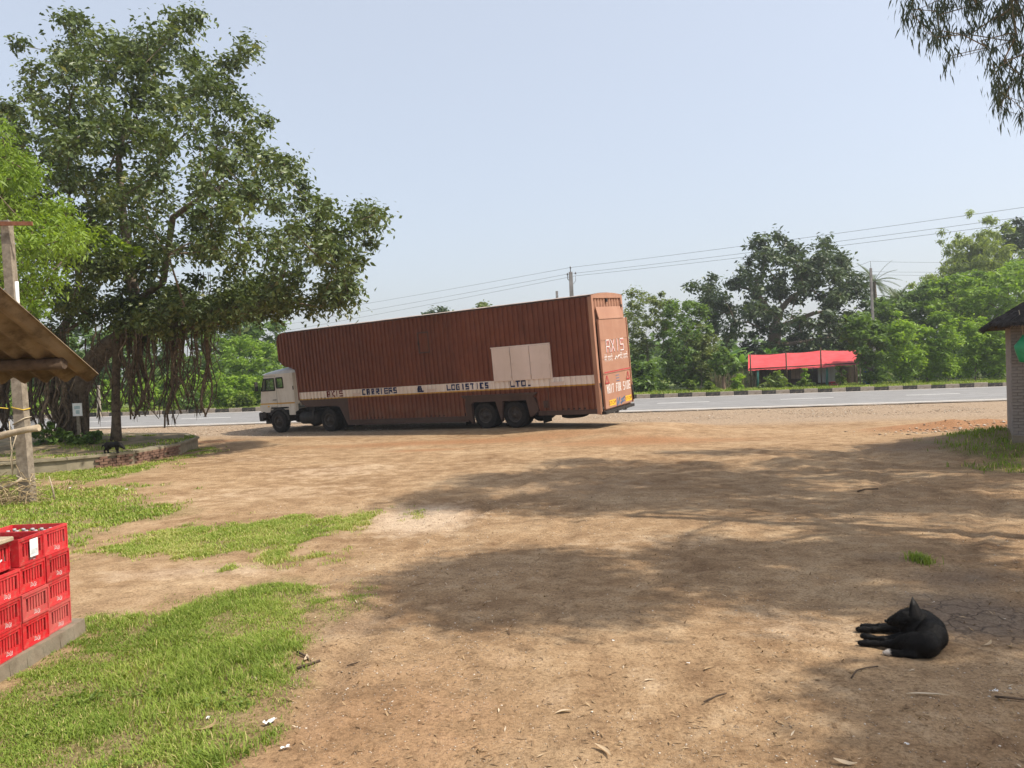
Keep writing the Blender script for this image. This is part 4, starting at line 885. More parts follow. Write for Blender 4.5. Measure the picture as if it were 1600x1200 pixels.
for (px, y0, y1, Y, r) in ((203, 520, 640, 25.2, .07), (214, 515, 662, 25.3, .09), (222, 512, 655, 25.6, .10), (236, 510, 652, 25.0, .06), (262, 508, 664, 25.4, .05), (270, 508, 668, 25.3, .10), (282, 506, 640, 25.2, .07), (302, 505, 650, 25.6, .05), (326, 500, 655, 25.4, .09), (150, 560, 655, 25.2, .05), (166, 545, 640, 25.0, .05), (92, 585, 688, 25.4, .10), (84, 580, 690, 25.6, .11), (76, 590, 680, 25.3, .09), (66, 585, 672, 25.9, .10), (100, 600, 690, 25.2, .10), (56, 580, 668, 26, .07), (45, 580, 690, 26.4, .10), (8, 570, 690, 26.5, .12), (0, 570, 690, 26.3, .12)):
    mb = MB()
    for k in range(4):
        pts, rr = hang(px+random.uniform(-5, 5), y0, y1-random.uniform(0, 25), Y+random.uniform(-.2, .2), r*random.uniform(.35, .6), .15); mb.tube(pts, rr, 5)
    for k in range(26):
        t = .55+.45*random.random(); p = pts[int(t*9)]; mb.tube([p, (p[0]+random.uniform(-.12, .12), p[1]+random.uniform(-.1, .1), p[2]-random.uniform(.2, .5))], [.012, .004], 3, caps=False)
    mb.build('aerial_root', M['root'], ban)
mb = MB()
for k in range(110):
    px = random.choice([random.uniform(190, 345), random.uniform(130, 300), random.uniform(-20, 110)]); pts, rr = hang(px, random.uniform(505, 530), random.uniform(560, 660), random.uniform(24, 27.5), random.uniform(.012, .03), .24, n=9); mb.tube(pts, rr, 4, caps=False)
for px in (313, 318, 325, 328): 
    pts, rr = hang(px, 425, 490, 25, .014, .08, n=6); mb.tube(pts, rr, 4, caps=False)
mb.build('thin_root', M['root'], ban)['kind'] = 'stuff'
yc = P(172, 390, 23.5)
yl = leaves_mesh('young_foliage', np.array([P(a, b, 23.3) for a, b in ((158, 362), (165, 385), (182, 380), (172, 400), (195, 385), (200, 408), (150, 375), (210, 392))]), .26, 34, .24, .10, .2)
yo = link('young_foliage', yl, ban, [M['young']]); yl.transform(Matrix.Translation(-Vector(bx)))
# notice board hung on the trunk
nb = empty('notice_board', 'small white notice board fixed to the banyan trunk', 'notice board', tuple(P(121, 640, 25.05)))
mb = MB(); mb.bbox(-.17, .17, -.012, .012, -.21, .21, .006); bo = mb.build('board', M['paper'], nb); nb.rotation_euler = (0, RAD(-1), RAD(-8))
mb = MB(); mb.box(-.10, .10, -.016, -.0125, .02, .12); mb.box(-.05, .08, -.016, -.0125, -.14, -.02); mb.build_each('printed_picture', flat('faded_print', (.42, .55, .56)), nb)
mb = MB(); mb.box(-.05, .06, -.01, .03, -.95, -.21); mb.build('backing_plank', M['post'], nb)

# ---- platform: plastered ring wall, bricks bared along the front
pl = [(-21, 20.0), (-13.6, 20.1), (-12.2, 20.9), (-11.0, 22.2), (-10.75, 24.6), (-11.2, 27.2), (-12.6, 29.4), (-16, 31), (-21, 31)]
plat = empty('platform', 'low round brick and plaster platform around the banyan', 'platform', (-13.5, 24, 0))
mb = MB(); mb.prism([(x+13.5, y-24) for x, y in pl], -.3, .30, 'z'); mb.build('plinth_core', M['plaster'], plat)
def ring_quad(mb, off, z0, z1, i0, i1, depth):
    for i in range(i0, i1):
        (x0, y0), (x1, y1) = pl[i], pl[i+1]; d = Vector((x1-x0, y1-y0, 0)).normalized(); nrm = Vector((d.y, -d.x, 0))
        a = Vector((x0+13.5, y0-24, 0)); c = Vector((x1+13.5, y1-24, 0)); mb.hexa([a+nrm*off+Vector((0, 0, z0)), c+nrm*off+Vector((0, 0, z0)), c-nrm*depth+Vector((0, 0, z0)), a-nrm*depth+Vector((0, 0, z0)), a+nrm*off+Vector((0, 0, z1)), c+nrm*off+Vector((0, 0, z1)), c-nrm*depth+Vector((0, 0, z1)), a-nrm*depth+Vector((0, 0, z1))])
mb = MB(); ring_quad(mb, .06, .303, .37, 0, 8, .35); mb.build('coping', M['plaster'], plat)
bme = []
for k in range(3):
    mb = MB(); mb.bbox(-.108, .108, -.055, .03, -.034, .034, .006); q = mb.mesh('brick'); q.materials.append(M['brick_red']); bme.append(q)
for i in range(1, 5):
    (x0, y0), (x1, y1) = pl[i], pl[i+1]; Ln = math.hypot(x1-x0, y1-y0); d = Vector(((x1-x0)/Ln, (y1-y0)/Ln, 0)); nrm = Vector((d.y, -d.x, 0)); az = math.atan2(d.y, d.x)
    for row in range(4):
        s = .11+.115*(row % 2)
        while s < Ln-.1:
            if (i in (2, 3) and (i == 3 or s > Ln*.45) or fbm((x0+d.x*s)*.9+3, (y0+d.y*s)*.9+row*.1, 2) > .55) and random.random() > .1:
                o = bpy.data.objects.new('brick', random.choice(bme)); COL.objects.link(o); o.parent = plat
                o.location = Vector((x0+13.5+d.x*s, y0-24+d.y*s, .04+row*.078))+nrm*random.uniform(.0, .025); o.rotation_euler = (0, 0, az+random.uniform(-.03, .03))
            s += .23
pm = MB(); 
core = np.array(pl)
gx_ = np.arange(-21, -10.6, .35); gy_ = np.arange(20, 31.1, .35)
V = []; idx = {}
mound = []
for x in gx_:
    for y in gy_:
        if inpoly(np.array([x]), np.array([y]), [tuple(p) for p in core])[0]: idx[(round(x, 2), round(y, 2))] = len(V); V.append((x+13.5, y-24, .375+.10*fbm(np.array(x*.8), np.array(y*.8), 3)+.22*math.exp(-((x-bx[0])**2+(y-26)**2)/3.5)-.05))
F = []
for (x, y), i in idx.items():
    k = [(round(x+.35, 2), y), (round(x+.35, 2), round(y+.35, 2)), (x, round(y+.35, 2))]
    if all(q in idx for q in k): F.append([i]+[idx[q] for q in k])
link('earth_fill', np_mesh('earth_fill', V, F, None, True), plat, [mottled('platform_earth', (.16, .12, .075), (.30, .23, .14), 2, .95, .1, .4, .02, dirt=((.10, .11, .04), 1.3, .5))])
# weeds at the foot of the trunk
for j, (cx, y0, y1, w, lab) in enumerate(((75, 660, 700, 60, 'leafy dark weed clump left of the banyan trunk foot'), (128, 668, 702, 70, 'leafy dark weed clump right of the banyan trunk foot'), (148, 672, 694, 36, 'small leafy weed beside the thin prop root of the banyan'))):
    q = bush_px('weed_plant', lab, cx, y0, y1, w, 24.6, 'mid', .16, .085, 16, 40, 'weeds on the platform', 'weed', trunk=None)
# ---- neem at the far left
NC = crown_points([(-120, 150), (0, 190), (45, 250), (70, 300), (105, 330), (130, 375), (122, 420), (90, 440), (95, 480), (60, 520), (10, 560), (-120, 560)], 18.5, 2.6, 150, [[(20, 250), (45, 262), (40, 280), (15, 275)], [(70, 440), (95, 450), (92, 470), (66, 466)]])
tree('neem_tree', 'bright yellow green feathery neem tree behind the leaning post', (-13.4, 18.6, 0), NC, .42+.25*rng.random(150), 150, 'neem', .15, .042, trunk_r=.2, droop=.8, rtip=.012)

# ---- eucalyptus trees beside the yard on the right (mostly out of the picture; their branches hang into it and shade the dirt)
def euca(label, base, blobs, per, n_each, L=.26, group='eucalyptus trees beside the yard', extra=None, tr=.24):
    C = []
    for (cx, cy, cz, rx, ry, rz) in blobs:
        d = unit(rng.normal(size=(n_each, 3)))*(rng.random((n_each, 1))**.4); C.append(np.array([cx, cy, cz])+d*np.array([rx, ry, rz]))
    C = np.vstack(C); 
    if extra is not None: C = np.vstack([C, extra])
    top = C[C[:, 2].argmax()]; b = np.array([base[0], base[1], float(gz(base[0], base[1]))])
    mid = b*.5+np.array([top[0]*.5, top[1]*.5, top[2]*.42]); trunk = [[b-np.array([0, 0, .1]), b+np.array([0, 0, .4]), b*.7+mid*.3+np.array([0, 0, 1]), mid, b*.25+top*.75]]
    return tree('eucalyptus_tree', label, b, C, .62+.3*rng.random(len(C)), per, 'euca', L, L*.22, 'bark_pale', tr, group, trunk=trunk, rads=[[tr*1.4, tr*1.1, tr*.9, tr*.7, tr*.4]], droop=1.7, rtip=.01, rmax=.09, flat_=1.1)
ex = []
for (a, b, n) in ((1425, 15, 5), (1440, 45, 4), (1470, 20, 6), (1468, 55, 5), (1480, 85, 2), (1510, 50, 3), (1525, 12, 6), (1540, 70, 3), (1560, 25, 6), (1590, 20, 7), (1585, 60, 5), (1575, 95, 3), (1560, 140, 5), (1565, 165, 4), (1590, 120, 6), (1545, 105, 2), (1600, 170, 3), (1610, 80, 6), (1500, -20, 8), (1450, -30, 8), (1400, -40, 6), (1580, -25, 8)):
    for k in range(n): ex.append(P(a+random.uniform(-9, 9), b+random.uniform(-10, 10), 13.5+random.uniform(-1.2, 1.2)))
ex = np.array(ex)
shade = []
def shade_clumps(poly, n, jit=4.0, hmin=7.0):
    q = np.array(polyG(poly)); lo, hi = q.min(0), q.max(0); k = 0
    while k < n:
        p = lo+rng.random(2)*(hi-lo)
        if not inpoly(p[:1], p[1:], [tuple(v_) for v_ in q])[0] or fbm(p[0]*.8+7, p[1]*.8, 2) < .30: continue
        h = hmin
        while True:
            c = np.array([p[0], p[1], 0])+np.array(SUNV)*(h/SUNV.z)
            if c[0] > .72*c[1]+.9 or (c[2]-2.3) > .56*c[1]+1.2: break
            h += .4
        shade.append(np.array([p[0], p[1], 0])+np.array(SUNV)*((h+.3+jit*rng.random())/SUNV.z)); k += 1
shade_clumps([(565, 938), (660, 892), (800, 858), (1000, 852), (1120, 872), (1330, 930), (1240, 955), (1000, 960), (800, 968), (640, 968)], 62)
shade_clumps([(620, 772), (760, 742), (900, 716), (1300, 690), (1640, 690), (1640, 830), (1330, 838), (1180, 815), (900, 800), (740, 815), (650, 800)], 250)
shade_clumps([(1220, 1090), (1420, 1075), (1640, 1065), (1640, 1220), (1140, 1220)], 34)
shade_clumps([(1490, 935), (1640, 910), (1640, 1010), (1500, 1005)], 16); shade_clumps([(1060, 860), (1640, 842), (1640, 895), (1250, 900)], 22)
shade = np.array(shade); bases = np.array([(14.2, 13.4), (11.6, 6.4), (19.5, 15.8), (15.2, 10.0)])
own = np.hypot(shade[:, None, 0]-bases[None, :, 0], shade[:, None, 1]-bases[None, :, 1]).argmin(1)
e1 = euca('tall eucalyptus whose thin drooping branches hang into the upper right corner', bases[0], [(12.9, 13.0, 14, 2.4, 2.4, 2.6)], 190, 26, extra=shade[own == 0])
ed = leaves_mesh('hanging_foliage', ex, .30, 26, .17, .024, 2.2, 1.5, .2); eo = link('hanging_foliage', ed, e1, [M['euca']])
et = skeleton_mesh('hanging_twig', [[(14.0, 13.4, 8.5), (11.5, 13.4, 11.0), (9.6, 13.5, 10.8)]], [[.10, .07, .045]], ex, rtip=.005, rmax=.04); eto = link('hanging_twig', et, e1, [M['bark_pale']])
for q in (ed, et): q.transform(Matrix.Translation(-Vector(e1.location)))
euca('slender eucalyptus standing nearest the sleeping dog outside the right edge', bases[1], [(11.6, 6.4, 12, 1.6, 1.6, 2.0)], 190, 14, extra=shade[own == 1])
euca('eucalyptus with a wide crown standing behind the brick hut', bases[2], [(19.2, 15.4, 14.2, 2.4, 2.2, 2.2)], 190, 26, extra=shade[own == 2])
euca('eucalyptus with a low bushy crown beside the brick hut', bases[3], [(15.6, 10, 12.2, 2.0, 2.0, 2.0)], 190, 20, extra=shade[own == 3])

# ---- beyond the road, right of the lorry
big = [(1062, 452), (1078, 433), (1104, 434), (1122, 426), (1146, 438), (1164, 412), (1172, 388), (1178, 374), (1216, 370), (1222, 384), (1262, 386), (1270, 368), (1296, 366), (1302, 388), (1322, 408), (1338, 430), (1356, 452), (1360, 500), (1348, 545), (1290, 562), (1212, 560), (1160, 548), (1120, 545), (1104, 510), (1088, 480)]
bh = [[(1214, 496), (1222, 484), (1240, 478), (1252, 462), (1272, 448), (1262, 468), (1294, 474), (1288, 482), (1258, 488), (1236, 502), (1222, 510)], [(1192, 412), (1214, 412), (1216, 432), (1194, 438)], [(1150, 470), (1168, 464), (1170, 482), (1152, 488)], [(1240, 404), (1254, 400), (1256, 416), (1242, 420)], [(1318, 470), (1334, 466), (1336, 488), (1320, 490)], [(1296, 440), (1312, 440), (1308, 456), (1298, 456)], [(1284, 452), (1300, 448), (1292, 466)], [(1116, 492), (1128, 492), (1126, 506)], [(1080, 452), (1096, 454), (1090, 466), (1076, 464)], [(1222, 522), (1236, 526), (1226, 548), (1216, 545)]]
BT = crown_points(big, 75, 7.5, 270, bh); tb = P(1206, 600, 75); tb[2] = 0
tv = lambda a, b, y=75: P(a, b, y)
tree('mango_tree', 'big dark tree with bare forked limbs rising behind the red roofed stall', tb, BT, np.clip(rng.normal(1.0, .25, 270), .6, 1.6), 95, 'dark_tree', .46, .20,
     trunk=[[tb, tv(1208, 560), tv(1210, 530), tv(1212, 505)], [tv(1212, 505), tv(1222, 480), tv(1240, 462), tv(1262, 450), tv(1285, 440)], [tv(1213, 512), tv(1240, 502), tv(1270, 490), tv(1300, 484)], [tv(1212, 500), tv(1196, 475), tv(1180, 455), tv(1150, 445)], [tv(1212, 540), tv(1250, 535), tv(1290, 528), tv(1320, 527)]],
     rads=[[.8, .7, .62, .5], [.34, .28, .24, .2, .12], [.28, .25, .22, .12], [.26, .22, .18, .12], [.25, .2, .15, .1]], rtip=.025, rmax=.2, droop=.5)
def ptree(name, label, poly, Y, depth, n, R, per, leaf, L, Wd, base, tr=.18, group='trees beyond the road', bark='bark', holes=(), **kw):
    C = crown_points(poly, Y, depth, n, holes); b = P(base[0], base[1], Y); b[2] = .05
    return tree(name, label, b, C, R*(.5+.95*rng.random(n)**1.3), per, leaf, L, Wd, bark, tr, group, **kw)
ptree('roadside_tree', 'loose olive green tree with a pale thin trunk just right of the lorry', [(972, 470), (990, 452), (1004, 462), (1030, 455), (1052, 470), (1048, 510), (1036, 545), (1000, 560), (970, 560)], 66, 3, 70, .75, 80, 'olive', .30, .13, (1012, 600), .16, bark='bark_pale', fork=.5)
ptree('roadside_tree', 'bushy mid green tree left of the banana plants', [(1036, 500), (1048, 470), (1075, 466), (1098, 480), (1112, 510), (1112, 570), (1090, 600), (1050, 602), (1034, 560)], 64, 3, 80, .75, 90, 'mid', .32, .15, (1075, 606), .15, fork=.3)
ptree('roadside_tree', 'yellowish scrubby tree between the bushy tree and banana leaves', [(1076, 510), (1100, 500), (1118, 520), (1122, 560), (1110, 590), (1080, 590)], 62.5, 2, 46, .55, 80, 'olive', .28, .12, (1094, 606), .07, fork=.3, bark='bark_pale')
bush_px('bush', 'dense glossy bush beside the lorry rear at the verge', 1004, 552, 612, 50, 60, 'mid', .34, .18, 30, 90, 'bushes on the far verge')
bush_px('bush', 'small bright weed bush on the verge right of the dense glossy bush', 1076, 590, 612, 30, 59, 'weed', .26, .12, 14, 60, 'bushes on the far verge')
bush_px('bush', 'low pale bush on the verge left of the round clipped tree', 1112, 592, 610, 34, 59, 'weed', .26, .12, 14, 60, 'bushes on the far verge')
bush_px('bush', 'leaning yellow green shrub in front of the dry fence', 1152, 582, 612, 26, 59, 'bright', .28, .12, 14, 60, 'bushes on the far verge')
bush_px('bush', 'tall leafy shrub in front of the left bay of the red roofed stall', 1214, 574, 606, 34, 59.5, 'weed', .28, .13, 18, 60, 'bushes on the far verge')
bush_px('bush', 'pale green low shrub left of the tall leafy stall shrub', 1194, 594, 610, 24, 59, 'olive', .24, .11, 12, 50, 'bushes on the far verge')
bush_px('bush', 'low round shrub under the middle bay of the red roofed stall', 1260, 588, 606, 30, 59, 'weed', .26, .12, 14, 60, 'bushes on the far verge')
bush_px('bush', 'thin upright sapling standing before the middle of the stall', 1259, 568, 606, 16, 59.3, 'bright', .26, .11, 10, 50, 'bushes on the far verge')
bush_px('bush', 'thin upright sapling before the white sheets of the stall', 1314, 566, 604, 18, 59.3, 'weed', .26, .11, 10, 50, 'bushes on the far verge')
bush_px('bush', 'tiny weed bush between the two stall posts', 1235, 590, 606, 14, 58.8, 'weed', .22, .1, 8, 40, 'bushes on the far verge')
# round tree with pinkish trunk
ptree('round_tree', 'small rounded dark tree with a pinkish bare trunk left of the stall', [(1110, 560), (1120, 548), (1138, 545), (1150, 556), (1152, 575), (1142, 586), (1118, 586), (1110, 575)], 60, 1.2, 34, .4, 80, 'mid', .26, .13, (1131, 608), .14, bark='board', fork=.1)
ptree('roadside_tree', 'leafy dark green tree covering the right end of the red roof', [(1322, 500), (1340, 492), (1356, 494), (1372, 506), (1386, 525), (1384, 560), (1372, 596), (1352, 588), (1344, 560), (1326, 545), (1318, 520)], 59.5, 2, 80, .55, 95, 'mid', .34, .16, (1366, 606), .12, fork=.3, tone=np.clip(rng.random(80)+.2, 0, 1))
for j, (cx, y0, w, lab) in enumerate(((1412, 478, 66, 'tallest bright green round bush by the verge right of the stall'), (1448, 498, 44, 'second bright green bush from the stall side'), (1482, 492, 52, 'middle bright green bush of the row near the brick hut'), (1524, 484, 52, 'bright green bush just left of the brick hut roof tip'), (1560, 486, 48, 'bright green bush half behind the brick hut'), (1606, 486, 60, 'bright green bush hidden behind the brick hut'))):
    bush_px('bright_bush', lab, cx, y0, 596, w, 60+.6*(j % 2), 'bright', .28, .10, 60, 100, 'bright bushes right of the stall', rtip=.02)
ptree('roadside_tree', 'shaggy grey green tree right of the utility pole', [(1362, 470), (1385, 462), (1405, 478), (1430, 452), (1462, 440), (1470, 500), (1440, 530), (1370, 530)], 74, 3, 80, .95, 85, 'mid', .42, .2, (1410, 600), .2, fork=.3)
ptree('rain_tree', 'wide flat topped feathery tree behind the bright bushes', [(1440, 470), (1470, 440), (1520, 422), (1570, 410), (1640, 400), (1680, 440), (1680, 520), (1560, 525), (1470, 520), (1440, 495)], 72, 6, 200, 1.0, 130, 'feather', .42, .15, (1560, 600), .35, fork=.1, flat_=.5)
ptree('roadside_tree', 'dark leafy treetop at the right edge above the bamboo', [(1562, 385), (1574, 352), (1596, 344), (1640, 350), (1650, 420), (1600, 430), (1566, 412)], 86, 3, 60, 1.0, 90, 'dark_tree', .48, .22, (1605, 600), .3)
ptree('roadside_tree', 'hazy far treetop between the palms and the bamboo', [(1376, 486), (1400, 462), (1428, 448), (1456, 438), (1490, 455), (1490, 525), (1376, 525)], 98, 4, 90, 1.25, 90, 'mid', .5, .24, (1430, 600), .25)
# bamboo
bb = P(1525, 600, 82); bb[2] = 0
bam = empty('bamboo_clump', 'tall plumed bamboo clump rising over the trees near the right edge', 'bamboo', tuple(bb))
mb = MB(); BCs = []
tips = [(1548, 342), (1556, 360), (1535, 372), (1520, 378), (1512, 385), (1490, 372), (1484, 385), (1500, 395), (1476, 418), (1462, 430), (1450, 446), (1440, 470), (1525, 400), (1540, 395), (1560, 400), (1505, 412), (1488, 430), (1472, 450), (1530, 425), (1550, 420), (1575, 390), (1500, 440), (1520, 450), (1466, 470), (1545, 445), (1580, 420)]
for (a, c) in tips:
    e = P(a, c, 82+random.uniform(-3, 3)); s0 = bb+np.array([random.uniform(-1.2, 1.2), random.uniform(-1, 1), 0]); pts = []
    for t in np.linspace(0, 1, 9):
        q = s0+(e-s0)*np.array([t**1.9, t**1.9, 1-(1-t)**1.45]); pts.append(tuple(q-bb))
        if t > .35:
            for k in range(3): BCs.append(q+rng.normal(size=3)*np.array([.5, .5, .45])*(.5+t))
    mb.tube(pts, [.06*(1-.8*t) for t in np.linspace(0, 1, 9)], 5)
mb.build('culm', mottled('bamboo_stem', (.18, .2, .08), (.32, .32, .16), 3, .7, .3, 0), bam)['kind'] = 'stuff'
BCs = np.array(BCs); BCs = np.vstack([BCs, crown_points([(1436, 478), (1448, 446), (1478, 420), (1494, 402), (1520, 392), (1540, 376), (1562, 362), (1578, 400), (1610, 410), (1610, 490), (1440, 495)], 82, 4, 170)]); cm = leaves_mesh('crown', BCs, .75, 70, .46, .11, .8, .8, .2); link('crown', cm, bam, [M['bamboo']]); cm.transform(Matrix.Translation(-Vector(bb)))
# palms
def palm(label, px, ytop, Y, n=26, Lf=2.9):
    top = P(px, ytop, Y); b = np.array([top[0]+.3, Y, 0]); o = empty('date_palm', label, 'palm tree', tuple(b), group='palms beyond the road')
    h = top-b; mb = MB(); mb.tube([tuple(h*np.array([t, t, t])) for t in np.linspace(0, 1, 8)], [.26, .22, .2, .19, .19, .18, .2, .16], 8); mb.build('trunk', M['bark'], o)
    for k in range(n):
        a = 2*pi*k/n*2.618+random.uniform(-.2, .2); el = random.uniform(-.35, 1.25); V = []; F = []; pts = []
        for t in np.linspace(0, 1, 9):
            r_ = Lf*t; pts.append(np.array([cos(a)*r_*cos(el*(1-.2*t)), sin(a)*r_*cos(el*(1-.2*t)), r_*sin(el)-.9*(t**2)*Lf*.45*cos(el)]))
        mb = MB(); mb.tube([tuple(p) for p in pts], [.03*(1-.8*t) for t in np.linspace(0, 1, 9)], 3, caps=False)
        for q in range(60):
            t = .12+.88*q/60; i = min(7, int(t*8)); p = pts[i]+(pts[i+1]-pts[i])*(t*8-i); d = pts[i+1]-pts[i]; d = d/np.linalg.norm(d)
            sd = np.cross(d, [0, 0, 1]); sd = sd/(np.linalg.norm(sd)+1e-6)*(1 if q % 2 else -1); ll = .55*(1-.55*abs(t-.45)*1.6)
            e = p+(sd*.75+d*.6+np.array([0, 0, .15]))*ll; w = d*.035
            mb.poly([tuple(p-w), tuple(p+w), tuple(e)])
        f = mb.build('frond', M['palm'], o); f.location = Vector(h)
        at = f.data.attributes.new('var', 'FLOAT', 'FACE'); at.data.foreach_set('value', np.full(len(f.data.polygons), .2+.7*random.random(), np.float32))
palm('date palm with spiky fronds directly behind the right utility pole', 1366, 440, 84)
palm('smaller date palm right of the one behind the utility pole', 1402, 472, 86, 22, 2.5)
# banana plants
def banana(label, px, ybot, Y, h, n, seed, lean=0):
    r = random.Random(seed); b = P(px, ybot, Y); b[2] = .1; o = empty('banana_plant', label, 'banana plant', tuple(b), group='banana plants left of the stall')
    mb = MB(); mb.tube([(0, 0, 0), (.05, 0, h*.5), (lean*.2, 0, h)], [.13, .11, .07], 8); mb.build('stem', M['olive_stem'], o)
    for k in range(n):
        a = k*2.4+r.uniform(-.3, .3); el = r.uniform(.5, 1.35); Lf = r.uniform(1.7, 2.5); W = r.uniform(.42, .6); V = []; F = []
        for i in range(11):
            t = i/10; rr = Lf*t*cos(el*(1-.25*t)); z = Lf*t*sin(el)-1.25*t*t*Lf*.55*cos(el*.6); c = np.array([cos(a)*rr, sin(a)*rr, z]); sd = np.array([-sin(a), cos(a), 0]); w = W*.5*(sin(pi*min(1, .06+t*.97))**.6 if t < 1 else 0.02)*(1 if t > .14 else .12)
            tear = 1-.18*r.random()
            V += [c+sd*w*tear+np.array([0, 0, -.35*w]), c+np.array([0, 0, .03]), c-sd*w*(1-.18*r.random())+np.array([0, 0, -.35*w])]
        for i in range(10):
            for j in range(2): F.append([i*3+j, i*3+j+1, i*3+4+j, i*3+3+j])
        vv = r.random(); me_ = np_mesh('banana_leaf', V, F, {'var': ('FACE', np.full(len(F), vv))}, True); f = link('leaf', me_, o, [M['banana']]); f.location = (lean*.2, 0, h*.96)
M['olive_stem'] = mottled('banana_stem', (.14, .17, .05), (.24, .26, .10), 5, .7, .3, 0)
banana('tallest banana plant with upright torn leaves in the middle of the clump', 1144, 606, 65, 2.6, 10, 1)
banana('banana plant drooping a long leaf over the round tree', 1124, 606, 63.5, 2.4, 9, 2)
banana('banana plant against the left end of the red roof', 1160, 606, 66.2, 2.2, 9, 3)
banana('banana plant holding one yellow upright leaf above the red roof', 1205, 606, 68.5, 2.5, 8, 4)
banana('banana plant behind the red roof at its second bay', 1228, 606, 69, 2.1, 8, 6)

# ---- beyond the road, left part
for j, (cx, y0, w, lab) in enumerate(((232, 598, 52, 'bright round bush by the far kerb seen behind the thin prop root'), (268, 592, 44, 'bright round bush behind the longest hanging roots'), (310, 590, 52, 'bright round bush third from the banyan trunk'), (352, 586, 50, 'largest bright round bush left of the lorry cab'), (392, 594, 40, 'bright round bush just behind the lorry cab front'), (170, 604, 50, 'bright low bush by the far kerb right of the banyan trunk'), (40, 610, 70, 'bright low bush by the far kerb under the corrugated roof'), (430, 590, 50, 'bright round bush hidden behind the lorry cab'))):
    bush_px('bright_bush', lab, cx, y0, 652, w, 58.5+(j % 3), 'bright', .27, .11, 46, 100, 'bright bushes left of the lorry', rtip=.02)
bush_px('bush', 'broad bluish green bush by the kerb left of the biggest bright bush', 300, 616, 652, 40, 57.6, 'mid', .28, .14, 26, 80, 'bushes on the far verge')
bush_px('bush', 'dusty low bush at the kerb right in front of the cab bumper', 380, 622, 650, 46, 57.8, 'weed', .26, .12, 22, 80, 'bushes on the far verge')
ptree('acacia_tree', 'hazy feathery tree standing above the lorry cab', [(330, 560), (345, 530), (380, 524), (410, 535), (440, 545), (460, 575), (440, 610), (370, 610), (340, 600)], 68, 3, 100, .8, 100, 'feather', .34, .12, (392, 640), .2, flat_=.6)
ptree('roadside_tree', 'mid green tree top showing under the long banyan limb', [(300, 480), (340, 462), (380, 470), (405, 490), (440, 505), (440, 545), (380, 555), (310, 550), (290, 515)], 78, 4, 110, 1.0, 90, 'mid', .42, .2, (370, 640), .25)
ptree('roadside_tree', 'deep green tree behind the dense hanging roots', [(200, 540), (240, 520), (300, 530), (330, 560), (330, 610), (260, 620), (200, 610)], 70, 3, 100, .9, 90, 'mid', .40, .19, (265, 645), .22, tone=rng.random(100)*.4)
ptree('roadside_tree', 'shadowy tree right behind the banyan trunk', [(80, 520), (140, 500), (200, 520), (215, 570), (200, 620), (120, 620), (80, 590)], 72, 3, 100, .95, 90, 'mid', .42, .2, (150, 645), .22, tone=rng.random(100)*.5)
ptree('roadside_tree', 'green tree at the far left behind the neem', [(-60, 480), (0, 460), (60, 500), (90, 560), (70, 620), (-20, 630), (-70, 600)], 70, 3, 100, .95, 90, 'mid', .42, .2, (10, 650), .22)
ptree('roadside_tree', 'treetop just peeping over the lorry roof left of centre', [(655, 500), (670, 488), (690, 484), (705, 496), (715, 540), (660, 545)], 88, 3, 60, .9, 85, 'dark_tree', .42, .2, (688, 620), .25, fork=.5)
ptree('roadside_tree', 'pale treetop just peeping over the middle of the lorry roof', [(728, 500), (742, 478), (756, 474), (770, 482), (780, 510), (770, 540), (735, 540)], 92, 3, 60, .9, 85, 'olive', .42, .2, (756, 620), .25, fork=.5)
for j, (a, w, lab) in enumerate(((520, 90, 'bushy tree hidden behind the front half of the lorry'), (610, 90, 'bushy tree hidden behind the middle of the lorry'), (840, 80, 'bushy tree hidden behind the rear half of the lorry'), (930, 70, 'bushy tree right behind the lorry rear end'))):
    ptree('roadside_tree', lab, [(a-w/2, 560), (a-w*.3, 530), (a, 522), (a+w*.3, 530), (a+w/2, 560), (a+w/2, 610), (a-w/2, 610)], 70, 3, 60, 1.0, 60, 'mid', .45, .22, (a, 630), .22)
n_ = 900; ux = rng.uniform(-75, 75, n_); uy = 68+rng.random(n_)*22; UC = np.stack([ux, uy, .3+rng.random(n_)**1.3*(1.6+3.0*fbm(ux*.12+9, uy*.12, 3))], -1)
tag(link('undergrowth', leaves_mesh('undergrowth', UC, 1.15, 70, .5, .24, .3, .75, .3, tone=rng.random(n_)*.6), None, [M['mid']]), 'tangled dark undergrowth filling the ground under the far trees', 'undergrowth', None, 'stuff')
# distant wood: one mass
nC = 1500; az = rng.uniform(-1.1, 1.1, nC); dd = rng.uniform(100, 165, nC); hC = rng.random(nC)
wx = np.tan(az)*dd; WC = np.stack([wx, dd, .5+hC**.7*(4.2+3.0*fbm(wx*.05, dd*.05, 3))], -1)
tag(link('distant_wood', leaves_mesh('distant_wood', WC, 2.0, 42, 1.0, .55, .3, .7, .3), None, [M['mid']]), 'belt of distant trees far beyond the road', 'wood', None, 'stuff')

